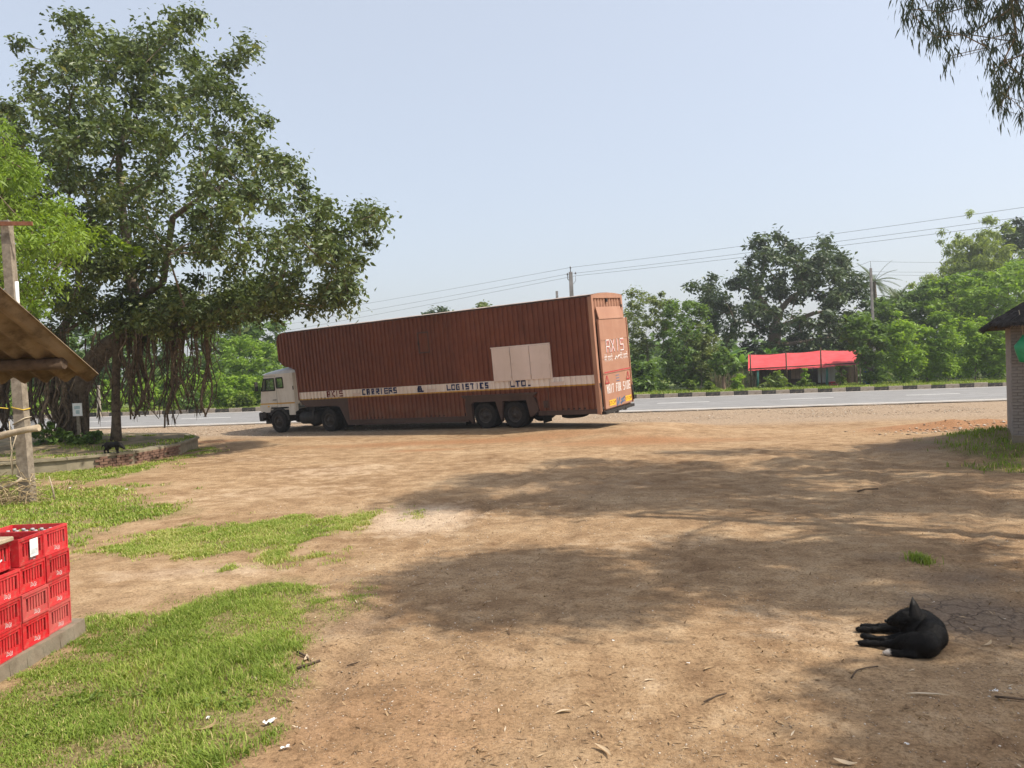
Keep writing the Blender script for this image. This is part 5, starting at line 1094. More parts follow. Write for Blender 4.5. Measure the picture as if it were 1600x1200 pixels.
# ------------------------------------------------------------------ red roofed stall beyond the road
st = empty('roadside_stall', 'open roadside stall under a long red tarpaulin roof beyond the road', 'stall', (23.2, 62, .1))
def SL(px, py, Y): q = P(px, py, Y); return (q[0]-23.2, q[1]-62, q[2]-.1)
bays = [1169, 1229, 1283, 1342]
for k in range(3):
    V = []; F = []; nn = 26; mm = 14
    for i in range(nn+1):
        t = i/nn; px = bays[k]+(bays[k+1]-bays[k])*t; sag = sin(pi*t)
        yt = np.interp(px, [1169, 1200, 1229, 1283, 1342], [554, 553, 551.5, 547.5, 546.5])+1.2*sag; yb = np.interp(px, [1169, 1229, 1283, 1342], [577.5, 575, 573, 568])
        a = np.array(SL(px, yt, 64.6)); c = np.array(SL(px, yb, 61.0))
        for j in range(mm+1):
            s = j/mm; p = a+(c-a)*s; p[2] += .05*sin(s*pi*7)*(.4)-.10*sin(pi*s)*1+.03*sin(t*9+s*4)*s
            if j == mm: p[2] += -.06*abs(sin(px*.9))-.03
            V.append(p)
    for i in range(nn):
        for j in range(mm): F.append([i*(mm+1)+j, (i+1)*(mm+1)+j, (i+1)*(mm+1)+j+1, i*(mm+1)+j+1])
    link('roof_sheet', np_mesh('roof_sheet', V, F, None, True), st, [M['tarp']])
def pole_px(px, y0, y1, Y, r, mat, name='post', dx=0):
    mb = MB(); mb.tube([SL(px+dx, y0, Y), SL(px, y1, Y)], r, 7); return mb.build(name, mat, st)
for px, y0 in ((1174, 552), (1230, 551), (1284, 543)): pole_px(px, y0, 606, 60.9, .055, M['wood_dark'], dx=-2)
pole_px(1184, 578, 606, 61.2, .09, M['teal']); pole_px(1292, 570, 604, 61.5, .09, M['teal']); pole_px(1350, 566, 604, 61.2, .09, M['teal']); pole_px(1344, 568, 603, 60.8, .05, M['wood'])
pole_px(1228, 574, 604, 62.2, .12, M['wood_dark'])
for px in (1180, 1230, 1284, 1336): pole_px(px, 552, 606, 64.6, .06, M['wood_dark'])
mb = MB(); mb.tube([SL(1170, 576.5, 61.1), SL(1342, 567, 61.1)], .045, 6); mb.tube([SL(1170, 555, 64.6), SL(1342, 548, 64.6)], .05, 6); mb.build_each('roof_beam', M['wood_dark'], st)
def pan(name, a, c, Y, mat, nb_=4):
    p0 = SL(a[0], c[1], Y); p1 = SL(c[0], a[1], Y)
    for k in range(nb_):
        x0 = p0[0]+(p1[0]-p0[0])*k/nb_; x1 = p0[0]+(p1[0]-p0[0])*(k+1)/nb_; mb = MB(); mb.bbox(x0+.01, x1-.01, p0[1]-.02+.01*(k % 2), p0[1]+.02, p0[2], p1[2], .008); mb.build(name, mat, st)
pan('tin_sheet', (1278, 570), (1308, 598), 63.0, M['tin'], 3); pan('wall_board', (1236, 574), (1256, 592), 62.6, M['board'], 3); pan('back_board', (1176, 572), (1340, 606), 64.8, M['wood_dark'], 14)
fn = empty('dry_fence', 'dry grey brushwood fence between the round tree and the stall', 'fence', tuple(P(1150, 606, 62)*np.array([1, 1, 0])+np.array([0, 0, .1])))
f0 = P(1112, 606, 62); f1 = P(1182, 606, 62); mb = MB()
for k in range(170):
    t = random.random(); x = (f1[0]-f0[0])*t+f0[0]-fn.location.x; h = random.uniform(.9, 1.8); mb.tube([(x, random.uniform(-.1, .1), -.1), (x+random.uniform(-.25, .25), random.uniform(-.12, .12), h)], [.022, .01], 3, caps=False)
mb.build('stick', M['wood'], fn)['kind'] = 'stuff'
s = empty('stool', 'red plastic stool standing under the stall roof by the white sheets', 'stool', (P(1303, 604, 60.4)[0], 60.4, .1)); mb = MB(); mb.bbox(-.3, .3, -.25, .25, .42, .5, .03); mb.build('seat', M['red_stool'], s)
for a in (-.24, .24):
    for c in (-.2, .2): mb = MB(); mb.tube([(a*1.1, c*1.1, 0), (a, c, .43)], .035, 6); mb.build('leg', M['red_stool'], s)
mb = MB(); mb.bbox(-.27, .27, -.22, .22, .12, .3, .02); mb.build('apron', M['red_stool'], s)
bd = empty('blue_sheet', 'crumpled blue plastic sheet hanging by the right end of the stall', 'plastic sheet', (P(1360, 600, 60.2)[0], 60.2, .1)); V = []; F = []
for i in range(9):
    for j in range(9): V.append((-.38+.095*i+.04*sin(j*1.3), .10*sin(i*1.7+j)+.05*cos(j*2.1), .1+1.15*j/8))
for i in range(8):
    for j in range(8): F.append([i*9+j, i*9+10-1, i*9+10, i*9+j+1] if 0 else [i*9+j, (i+1)*9+j, (i+1)*9+j+1, i*9+j+1])
link('sheet', np_mesh('sheet', V, F, None, True), bd, [M['blue_tarp']])
mb = MB(); mb.tube([(-.45, .1, 0), (-.45, .1, 1.35)], .03, 5); mb.tube([(.45, .1, 0), (.45, .1, 1.35)], .03, 5); mb.tube([(-.5, .1, 1.25), (.5, .1, 1.25)], .02, 5); mb.build_each('support', M['wood'], bd)

# ------------------------------------------------------------------ brick hut on the right
hx, hy, hz_ = 11.45, 17.6, .33
hut = empty('brick_hut', 'small grey brick hut with a dark thatched roof on the right', 'hut', (hx, hy, hz_), RAD(-30.6))
WH = 2.62; wins = (.36, 1.5, 1.22)     # window from x .36 to 1.5, sill 1.22
mb = MB(); t = .014
mb.box(t, wins[0]-t, t, .21, -.6, WH); mb.box(wins[0]-t, wins[1]+t, t, .21, -.6, wins[2]-t); mb.box(wins[1]+t, 3.2, t, .21, -.6, WH)
mb.build('wall', M['mortar'], hut)
mb = MB(); mb.box(.012, .2, .213, 3.0, -.6, WH); mb.box(3.0, 3.19, .213, 3.0, -.6, WH); mb.box(.203, 2.997, 2.8, 2.99, -.6, WH); mb.build_each('side_wall', M['brick_grey'], hut)
mb = MB(); mb.box(wins[0]-.02, wins[0]+.05, .05, .16, wins[2], WH); mb.box(wins[1]-.05, wins[1]+.02, .05, .16, wins[2], WH); mb.box(wins[0]+.052, wins[1]-.052, .04, .17, wins[2]-.012, wins[2]+.05); mb.box(.72, .77, .08, .13, wins[2]+.05, WH); mb.build_each('window_frame', M['wood_dark'], hut)
bmg = []
for k in range(5):
    mb = MB(); mb.bbox(-.108, .108, 0, .09, -.033, .033, .007); q = mb.mesh('brick'); q.materials.append(M['brick_grey']); bmg.append(q)
bme2 = []
for k in range(3):
    mb = MB(); mb.bbox(-.098, .098, 0, .09, -.033, .033, .007); q = mb.mesh('brick'); q.materials.append(M['brick_grey']); bme2.append(q)
nb_ = 0
for row in range(37):
    z = -.06+row*.0735
    if z > WH-.03: break
    x = .108 if row % 2 == 0 else 0.0
    while x < 1.35:
        w = .108; keep = not (z > wins[2]-.03 and x+w > wins[0] and x-w < wins[1])
        if z > wins[2]-.03 and x < wins[0] and x+w > wins[0]-.0:
            keep = True; sx = max(.3, (wins[0]-.005-(x-w))/.216); xx = (x-w+wins[0]-.005)/2
        else: sx = 1; xx = x
        if row % 2 and x == 0: sx = .5; xx = .054
        if keep:
            o = bpy.data.objects.new('brick', random.choice(bmg)); COL.objects.link(o); o.parent = hut; o.location = (xx, random.uniform(-.008, .006), z); o.scale = (sx, 1, random.uniform(.92, 1.03)); o.rotation_euler = (0, random.uniform(-.015, .015), random.uniform(-.03, .03)); nb_ += 1
        x += .223
    o = bpy.data.objects.new('brick', random.choice(bme2)); COL.objects.link(o); o.parent = hut; o.location = (random.uniform(-.010, .004), .112, z); o.rotation_euler = (0, 0, -pi/2+random.uniform(-.04, .04))
mb = MB(); mb.hexa([(-.03, -.05, -.7), (.5, -.05, -.7), (.5, .25, -.7), (-.03, .25, -.7), (.0, -.025, .10), (.5, -.02, .05), (.5, .25, .1), (-.01, .25, .12)]); mb.build('footing', M['concrete'], hut)
# hipped thatch
e0, e1, f0_, f1_ = -.42, 4.2, -.62, 3.6; ez = WH-.02
rz0 = [(e0, f0_, ez), (e1, f0_, ez), (e1, f1_, ez), (e0, f1_, ez)]; rid = [(1.35, 1.5, ez+1.15), (2.3, 1.5, ez+1.15)]
mb = MB(); dz = .065; U_ = lambda p, d: (p[0], p[1], p[2]+d)
for poly in ([rz0[0], rz0[1], rid[1], rid[0]], [rz0[1], rz0[2], rid[1]], [rz0[2], rz0[3], rid[0], rid[1]], [rz0[3], rz0[0], rid[0]]):
    mb.poly([U_(p, dz) for p in poly]); mb.poly(poly[::-1])
for a, c in zip(rz0, rz0[1:]+rz0[:1]): mb.poly([a, c, U_(c, dz), U_(a, dz)])
mb.build('roof', M['thatch'], hut)
mb = MB()
for a, c, r_ in ((rz0[0], rz0[1], rid), (rz0[3], rz0[0], [rid[0], rid[0]])):
    A, B = Vector(a), Vector(c); n_ = int((B-A).length/.016)
    for k in range(n_):
        p = A.lerp(B, random.random())+Vector((0, 0, dz*random.random())); up_ = (Vector(r_[0]).lerp(Vector(r_[1]), .5)-p).normalized(); q = p-up_*random.uniform(.02, .13)+Vector((random.uniform(-.03, .03), random.uniform(-.03, .03), -random.uniform(0, .05)))
        s = p+up_*.3+Vector((0, 0, .05)); mb.tube([tuple(s), tuple(p+Vector((0, 0, .02))), tuple(q)], [.012, .011, .004], 3, caps=False)
    for k in range(900):
        t = random.random(); w = random.random(); p = A.lerp(B, t).lerp(Vector(r_[0]).lerp(Vector(r_[1]), t), w)+Vector((0, 0, dz+.008)); dr = (A.lerp(B, t)-Vector(r_[0]).lerp(Vector(r_[1]), t)).normalized(); mb.tube([tuple(p), tuple(p+dr*.22+Vector((random.uniform(-.04, .04), 0, .01)))], [.014, .006], 3, caps=False)
mb.build('thatch_straw', M['thatch'], hut)['kind'] = 'stuff'
mb = MB()
for x in np.arange(e0+.15, e1, .55): mb.tube([(x, f0_+.1, ez-.02), (x*.3+1.5*.7, 1.5, ez+1.08)], .03, 5)
mb.tube([(-.3, .1, WH-.03), (3.6, .1, WH-.03)], .04, 6); mb.build_each('rafter', M['wood_dark'], hut)
gp = P(1599, 547, 17.15); gb_ = empty('plastic_bag', 'green translucent plastic bag hanging at the hut window', 'plastic bag', tuple(gp)); mb = MB()
mb.lathe([(.02, .34), (.05, .30), (.10, .22), (.17, .10), (.20, -.02), (.17, -.16), (.09, -.26), (0, -.28)], 14); bgm = mb.mesh('bag')
for v_ in bgm.vertices: v_.co.x *= 1+.25*sin(v_.co.z*14); v_.co.y *= .75+.2*sin(v_.co.z*11+v_.co.x*9); v_.co.x += .03*sin(v_.co.y*20)
link('bag', bgm, gb_, [M['green_bag']]); mb = MB(); mb.tube([(0, 0, .33), (.01, .05, .6), (0, .12, .9)], .008, 4); mb.build('tie', M['rope'], gb_)

# ------------------------------------------------------------------ veranda roof, plinth, leaning post on the left
vr = empty('veranda_roof', 'weathered corrugated sheet roof edge jutting in at the left', 'roof', (-4.5, 6.4, 0))
tip = P(154, 589, 6.4); bk = P(-12, 446, 5.15); tip = np.array(tip); slope = (bk[2]-tip[2])/(tip[1]-bk[1])
def vz(y): return tip[2]+(tip[1]-y)*slope
per = .178
for k in range(4):
    x1 = tip[0]-k*.86; x0 = x1-.93; V = []; F = []; nxs = 30; yl_ = np.linspace(6.4, 2.9, 9)
    for i in range(nxs+1):
        x = x1-(x1-x0)*i/nxs; c = .028*cos(2*pi*(tip[0]-x)/per)
        for y in yl_: V.append((x+4.5, y-6.4+.012*sin(x*9+k), vz(y)+c+.007*k))
    ny_ = len(yl_); nv = len(V)
    V += [(a, b_, z-.008) for a, b_, z in V]
    for i in range(nxs):
        for j in range(ny_-1):
            q = [i*ny_+j, (i+1)*ny_+j, (i+1)*ny_+j+1, i*ny_+j+1]; F.append(q[::-1]); F.append([w+nv for w in q])
        F.append([i*ny_, (i+1)*ny_, (i+1)*ny_+nv, i*ny_+nv])
    for j in range(ny_-1): F.append([j, j+1, j+1+nv, j+nv]); F.append([nxs*ny_+j, nxs*ny_+j+1, nxs*ny_+j+1+nv, nxs*ny_+j+nv])
    link('corrugated_sheet', np_mesh('corrugated_sheet', V, F, None, True), vr, [M['asbestos']])
pa = P(98, 562, 6.02); zc = vz(6.0)-.085
mb = MB(); mb.tube([(pa[0]+4.5, -.36, zc-.0), (-6.6+4.5, -.36, zc-.02)], .048, 8); mb.build('purlin', M['wood_dark'], vr)
mb = MB(); mb.tube([(-3.9+4.5-.45, -.36+.03, zc-.055), (-6.6+4.5, -.30, zc-.09)], .045, 8); mb.box(-4.22+4.5, -4.19+4.5, -.43, -.27, zc-.11, zc+.02); mb.build('beam', M['wood_dark'], vr)
mb = MB(); mb.tube([(-5.6+4.5, -.33, .05), (-5.6+4.5, -.33, zc-.1)], .055, 8); mb.tube([(-5.6+4.5, -3.3, .05), (-5.6+4.5, -3.3, vz(3.1)-.05)], .055, 8); mb.build('support_post', M['wood'], vr)
# plinth
pl0 = G(112, 972, .12)
plt = empty('concrete_plinth', 'low worn concrete plinth under the red crates', 'plinth', (-5.5, 5, 0)); mb = MB(); V = []; ex_ = pl0[0]+.075; ey_ = pl0[1]+.10
ysn = list(np.linspace(0, ey_, 34)); ring = [(ex_+random.uniform(-.012, .012), y) for y in ysn]+[(x, ey_+random.uniform(-.02, .02)) for x in np.linspace(ex_-.12, -7, 12)]
top = [(x+5.5, y-5, .12) for x, y in ring]+[(-7+5.5, 0-5, .12)]; n_ = len(ring)
mb.poly(top)
for k in range(n_-1):
    a, c = ring[k], ring[k+1]; mb.poly([(a[0]+5.5, a[1]-5, .12), (a[0]+5.515+random.uniform(0, .015), a[1]-5, -.15), (c[0]+5.515, c[1]-5, -.15), (c[0]+5.5, c[1]-5, .12)])
plm = mb.build('slab', M['concrete'], plt)
# leaning concrete post
pb = G(44, 784, 0); pt_ = P(10, 345, 15.9); pz = empty('leaning_post', 'tall leaning weathered post behind the corrugated roof', 'post', tuple(pb)); r0_ = np.array(pt_)-pb
def pq(t, w, d): c = r0_*t; return [tuple(c+np.array([a*w, b_*d, 0])) for a, b_ in ((-1, -1), (1, -1), (1, 1), (-1, 1))]
mb = MB(); b0 = pq(-.03, .118, .105)
for t0_, t1_ in zip(np.linspace(-.03, 1, 9)[:-1], np.linspace(-.03, 1, 9)[1:]): mb.hexa(pq(t0_, .118-.034*t0_, .105-.025*t0_)+pq(t1_, .118-.034*t1_, .105-.025*t1_))
pm_ = mb.mesh('shaft'); bm = bmesh.new(); bm.from_mesh(pm_); bmesh.ops.remove_doubles(bm, verts=bm.verts, dist=.0005); bm.to_mesh(pm_); bm.free(); link('shaft', pm_, pz, [M['post']])
mb = MB(); c = r0_*.985; mb.hexa([(c[0]-.4, c[1]-.17, c[2]-.03), (c[0]+.62, c[1]-.17, c[2]-.06), (c[0]+.62, c[1]-.13, c[2]-.06), (c[0]-.4, c[1]-.13, c[2]-.03), (c[0]-.4, c[1]-.17, c[2]+.05), (c[0]+.62, c[1]-.17, c[2]+.02), (c[0]+.62, c[1]-.13, c[2]+.02), (c[0]-.4, c[1]-.13, c[2]+.05)]); mb.build('cross_arm', M['rust'], pz)
wp = [np.array(P(26, 440, 15.6))-pb, np.array(P(28, 476, 15.6))-pb]; mb = MB(); mb.tube([tuple(wp[0]), tuple(wp[1]+np.array([0, 0, -.6]))], .035, 8); mb.build('white_pipe', M['white'], pz)
rl = empty('bamboo_rail', 'pale bamboo rail tied across the leaning post', 'rail', tuple(P(40, 674, 15.1))); mb = MB(); a = np.array(P(-160, 715, 15.1))-np.array(rl.location); c = np.array(P(61, 669, 15.1))-np.array(rl.location)
pts = [tuple(a+(c-a)*t+np.array([0, 0, .02*sin(t*9)])) for t in np.linspace(0, 1, 13)]; mb.tube(pts, [.062+.008*(i % 3 == 0) for i in range(13)], 8); mb.build('pole', M['wood'], rl)
def rope_loop(label, t, mat, tilt, ext=None):
    c = pb+r0_*t; o = empty('rope', label, 'rope', tuple(c)); mb = MB(); w = .118-.034*t+.012; d = .105-.025*t+.012
    pts = [(a_*w, b_*d, tilt*a_+.01*b_) for a_, b_ in ((-1, -1), (0, -1.05), (1, -1), (1, 0), (1, 1), (0, 1.05), (-1, 1), (-1, 0), (-1, -1))]; mb.tube(pts, .012, 5)
    if ext: mb.tube(ext, .010, 5)
    mb.build('strand', mat, o)
rope_loop('yellow rope tied round the leaning post below the roof', .33, M['rope_yellow'], -.03, [(-.16, -.15, 0), (-.6, -.2, .06), (-1.2, -.3, -.02)])
rope_loop('thin white string wound round the leaning post above the rail', .285, M['rope'], .06, [(-.16, -.15, 0), (-.14, -.16, -.5), (-.12, -.16, -1.0)])
rope_loop('pale rope looped round the lower part of the leaning post', .085, M['rope'], -.06, [(-.17, -.15, .05), (-.2, -.16, .4), (-.15, -.16, .62), (-.05, -.16, .9)])
bh_ = G(8, 790, 0); br = tag(bpy.data.objects.new('brush_pile', None), 'heap of dry straw coloured brush beside the leaning post', 'brush pile'); COL.objects.link(br); br.location = tuple(bh_+np.array([-.55, .3, 0])); mb = MB()
for k in range(520):
    c = np.array([random.gauss(0, .5), random.gauss(0, .35), abs(random.gauss(0, .24))]); d = unit(rng.normal(size=3)*np.array([1, .8, .5])); L_ = random.uniform(.15, .5); mb.tube([tuple(c-d*L_/2), tuple(c+d*L_*.1+np.array([0, 0, .03])), tuple(c+d*L_/2)], [.008, .007, .003], 3, caps=False)
q = mb.build('twig', mottled('dry_brush', (.25, .18, .10), (.48, .38, .22), 9, .9, .1, 0), br); q['kind'] = 'stuff'
mb = MB(); mb.tube([(-.6, -.1, .42), (.1, -.1, .58), (.25, -.1, .5), (.38, -.12, .32), (.62, -.1, .40), (.75, -.05, .5)], [.04, .035, .035, .035, .03, .03], 6); mb.build('branch', M['wood'], br)

# ------------------------------------------------------------------ red bottle crates
CW, CD, CH = .362, .50, .2315
def crate_mesh():
    mb = MB(); w, d, h = CW-.006, CD, CH-.004; t = .012
    # long run is x (depth into the veranda), the face seen is the end at x = 0
    def wall_x(x0, x1, n):          # end wall with slots, spanning y
        mb.box(x0, x1, 0, w, .0, .068); mb.box(x0, x1, 0, w, .185, h); mb.box(x0, x1, 0, .062, .068, .185); mb.box(x0, x1, w-.035, w, .068, .185)
        sp = (w-.097)/n
        for k in range(1, n): y = .062+sp*k; mb.box(x0+.002, x1-.001, y-.011, y+.011, .068, .185)
        e = .008*(1 if x1 > -.1 else -1); xo = x1 if x1 > -.1 else x0
        lo, hi = sorted((xo, xo+e)); mb.box(lo, hi, 0, w, .205, h); mb.box(lo, hi, 0, w, .0, .018); mb.box(lo, hi, .0, .012, .018, .205); mb.box(lo, hi, w-.012, w, .018, .205)
        lo, hi = sorted((xo, xo+e*.6)); mb.box(lo, hi, .055, w-.03, .183, .192)
    def wall_y(y0, y1, n):
        mb.box(-d+t, -t, y0, y1, .0, .068); mb.box(-d+t, -t, y0, y1, .185, h); mb.box(-d+t, -d+.06, y0, y1, .068, .185); mb.box(-.06, -t, y0, y1, .068, .185)
        sp = (d-.12)/n
        for k in range(1, n): x = -.06-sp*k; mb.box(x-.012, x+.012, y0+.002, y1-.002, .068, .185)
    wall_x(-t, 0, 7); wall_x(-d, -d+t, 7); wall_y(0, t, 9); wall_y(w-t, w, 9)
    mb.box(-d+t, -t, t, w-t, .0, .008)
    for k in range(1, 4): y = w*k/4; mb.box(-d+t, -t, y-.002, y+.002, .008, .12)
    for k in range(1, 6): x = -d*k/6; mb.box(x-.002, x+.002, t, w-t, .0085, .118)
    return mb.mesh('body')
cm1 = crate_mesh(); cm1.materials.append(M['crate'])
lg = fit_text('Coca-Cola', 0, 1, 0, 1)
for v_ in lg.verts: a, b_ = v_.co.x, v_.co.y; v_.co = Vector((.0015, .152+a*.082+b_*.010, .022+b_*.040+.006*sin(a*6)))
lgm = bpy.data.meshes.new('logo'); lg.to_mesh(lgm); lg.free(); lgm.materials.append(M['letter_white'])
FXc = pl0[0]; Y1 = pl0[1]
slots = {}
def crate(label, x, y, z, rz=0, old=False, logo=True):
    o = empty('bottle_crate', label, 'crate', (x, y, z), rz, 'red bottle crates'); b = bpy.data.objects.new('body', cm1); COL.objects.link(b); b.parent = o
    if old: b.material_slots[0].link = 'OBJECT'; b.material_slots[0].material = M['crate_old']
    if logo: q = bpy.data.objects.new('logo', lgm); COL.objects.link(q); q.parent = o; q.location = (.0, 0, .0)
    return o
nm4 = ['bottom', 'second', 'third', 'top']
ya, yb, yc = Y1-CW, Y1-2*CW-.012, Y1-3*CW-.022
for k in range(4):
    crate(f'red bottle crate at the {nm4[k]} level of the stack farthest from the camera' if k else 'dull red bottle crate at the bottom of the stack farthest from the camera', FXc+random.uniform(-.011, .011), ya, .122+k*CH, random.uniform(-.03, .03), k == 0)
for k in range(4):
    crate(['red bottle crate at the bottom of the middle stack', 'dull red bottle crate at the second level of the middle stack', 'red bottle crate at the third level of the middle stack with a bottle neck showing', 'red bottle crate with a white paper label on top of the middle stack'][k], FXc+.012+random.uniform(-.011, .011), yb, .122+k*CH, random.uniform(-.03, .03), k == 1)
for k in range(3):
    crate(['red bottle crate at the bottom of the nearest stack cut by the left edge', 'red bottle crate at the middle of the nearest stack cut by the left edge', 'red bottle crate topping the three high stack at the left edge'][k], FXc+.018+random.uniform(-.011, .011), yc, .122+k*CH, random.uniform(-.03, .03))
kc = crate('red bottle crate set back on the nearest stack under a wooden plank', FXc-.045, yc-.004, .122+3*CH, .012, logo=False)
mb = MB(); mb.hexa([(.0015, .10, .045), (.0045, .10, .045), (.0045, .26, .085), (.0015, .26, .085), (.0015, .10, .055), (.0045, .10, .055), (.0045, .26, .098), (.0015, .26, .098)]); mb.build('painted_mark', M['letter_white'], kc)
for k in range(3):
    crate(['red bottle crate at the bottom behind the nearest stack', 'red bottle crate at the middle behind the nearest stack', 'red bottle crate at the upper level behind the nearest stack'][k], FXc-.53, yc, .122+k*CH, 0)
pw = empty('plank', 'worn wooden plank lying on the set back red crate', 'plank', (FXc-.12, yc-.05, .1215+4*CH)); mb = MB(); mb.bbox(-.35, .12, -.45, .40, .0, .035, .006); mb.bbox(-.33, .10, -.40, -.32, -.0, -.0+.02, .004); mb.build('board', M['wood'], pw)
mb = MB()
for k in range(4): mb.box(-.30+.1*k, -.22+.1*k, .401, .408, .002, .03)
mb.build_each('end_grain', M['wood_dark'], pw)
lb = empty('paper_label', 'white paper label stuck on the top middle crate', 'label', (FXc+.026, yb+.19, .122+3*CH+.125)); mb = MB(); mb.bbox(0, .0025, -.055, .055, -.075, .075, .001); mb.build('sheet', M['paper'], lb); mb = MB(); mb.box(.0026, .0032, -.045, .045, -.055, -.01); mb.build('printed_block', flat('grey_print', (.55, .57, .57)), lb)
def bottle_meshes():
    mb = MB(); mb.lathe([(0, 0), (.027, .0), (.029, .01), (.029, .09), (.024, .12), (.0135, .165), (.0125, .19), (.014, .195)], 9); g1 = mb.mesh('glass'); g1.materials.append(M['bottle'])
    mb = MB(); mb.lathe([(.0155, .190), (.0165, .192), (.0155, .204), (.012, .207), (0, .207)], 10); c1 = mb.mesh('cap'); c1.materials.append(M['cap']); return g1, c1
bg1, bc1 = bottle_meshes()
def bottle(label, x, y, z, group, rot=(0, 0, 0)):
    o = empty('bottle', label, 'bottle', (x, y, z), group=group); o.rotation_euler = rot
    for nm_, me_ in (('glass', bg1), ('cap', bc1)): q = bpy.data.objects.new(nm_, me_); COL.objects.link(q); q.parent = o
for i in range(6):
    for j in range(4): bottle('capped bottle standing in the top crate of the stack farthest from the camera', FXc-CD*(i+.5)/6, ya+(CW-.006)*(j+.5)/4, .122+3*CH-.008, 'bottles in the farthest top crate')
for i in (1, 2, 4):
    for j in (0, 2, 3): bottle('capped bottle standing in the crate set back under the plank', FXc-.045-CD*(i+.5)/6, yc-.004+(CW-.006)*(j+.5)/4, .122+3*CH+.009, 'bottles in the set back crate')
for j in (1, 3): bottle('capped bottle just behind the end of the set back crate under the plank', FXc-.045-CD*.5/6, yc-.004+(CW-.006)*(j+.5)/4, .122+3*CH+.009, 'bottles at the end of the set back crate')
bottle('single bottle poking its neck through the middle stack crate', FXc-.045, yb+(CW-.006)*3.2/4, .122+2*CH+.012, None)

# ------------------------------------------------------------------ animals: one continuous skin each, from a smooth union of tapered limbs
def surface_net(f, lo, hi, h):
    ax = [np.arange(lo[i], hi[i]+h, h) for i in range(3)]; g_ = np.stack(np.meshgrid(*ax, indexing='ij'), -1); v = f(g_.reshape(-1, 3)).reshape(g_.shape[:3]); s = v < 0
    n = np.array(v.shape)-1; acc = np.zeros((*n, 3)); cnt = np.zeros(tuple(n))
    def sub(a, o): return a[o[0]:o[0]+n[0], o[1]:o[1]+n[1], o[2]:o[2]+n[2]]
    cs = [(i, j, k) for i in (0, 1) for j in (0, 1) for k in (0, 1)]
    for a in cs:
        for d in range(3):
            if a[d]: continue
            b = list(a); b[d] = 1; va, vb = sub(v, a), sub(v, b); m_ = (va < 0) != (vb < 0); t = np.where(m_, va/(va-vb+1e-12), 0)
            pt = np.array(a)[None, None, None]*np.ones((*n, 1)); pt = pt+t[..., None]*np.eye(3)[d]; acc += np.where(m_[..., None], pt, 0); cnt += m_
    act = cnt > 0; idx = -np.ones(tuple(n), int); idx[act] = np.arange(act.sum()); ii = np.argwhere(act); V = (ii+acc[act]/cnt[act][:, None])*h+np.array(lo)
    F = []
    for d in range(3):
        e1_, e2_ = (d+1) % 3, (d+2) % 3; sh = list(v.shape); sl0 = [slice(None)]*3; sl0[d] = slice(0, -1); sl1 = [slice(None)]*3; sl1[d] = slice(1, None)
        m_ = s[tuple(sl0)] != s[tuple(sl1)]; q = np.argwhere(m_); q = q[(q[:, e1_] > 0) & (q[:, e2_] > 0) & (q[:, e1_] < n[e1_]) & (q[:, e2_] < n[e2_])]
        fl = s[tuple(sl0)][tuple(q.T)]
        c = []
        for o1, o2 in ((1, 1), (0, 1), (0, 0), (1, 0)): r = q.copy(); r[:, e1_] -= o1; r[:, e2_] -= o2; c.append(idx[tuple(r.T)])
        c = np.stack(c, -1); c = np.where(fl[:, None], c, c[:, ::-1]); F.append(c)
    F = np.concatenate(F); return V, F[(F >= 0).all(1)]
def limbs(chains, k=.03):
    segs = []
    for ch in chains:
        for a, b in zip(ch[:-1], ch[1:]): segs.append((np.array(a[:3]), np.array(b[:3]), a[3], b[3]))
    def f(p):
        out = np.zeros(len(p))
        for A, B, ra, rb in segs:
            d = B-A; t = np.clip(((p-A)@d)/(d@d+1e-12), 0, 1); q = np.linalg.norm(p-A-t[:, None]*d, axis=1)-(ra+(rb-ra)*t); out += np.exp(np.clip(-q/k, -60, 60))
        return -k*np.log(out+1e-30)
    return f
def animal(name, label, cat, chains, lo, hi, h, loc, whites=(), k=.02, ears=(), rz=0, clip=.0):
    f0 = limbs(chains, k); f = lambda p: np.maximum(f0(p), clip-p[:, 2])
    V, F = surface_net(f, lo, hi, h)
    for _ in range(1):
        pass
    w = np.zeros(len(V))
    for (c, r) in whites: w = np.maximum(w, 1-smooth(r*.7, r, np.linalg.norm(V-np.array(c), axis=1)))
    o = empty(name, label, cat, loc, rz); me = np_mesh('body', V, F, {'white': ('POINT', w)}, True); link('body', me, o, [M['blackhair']]); return o
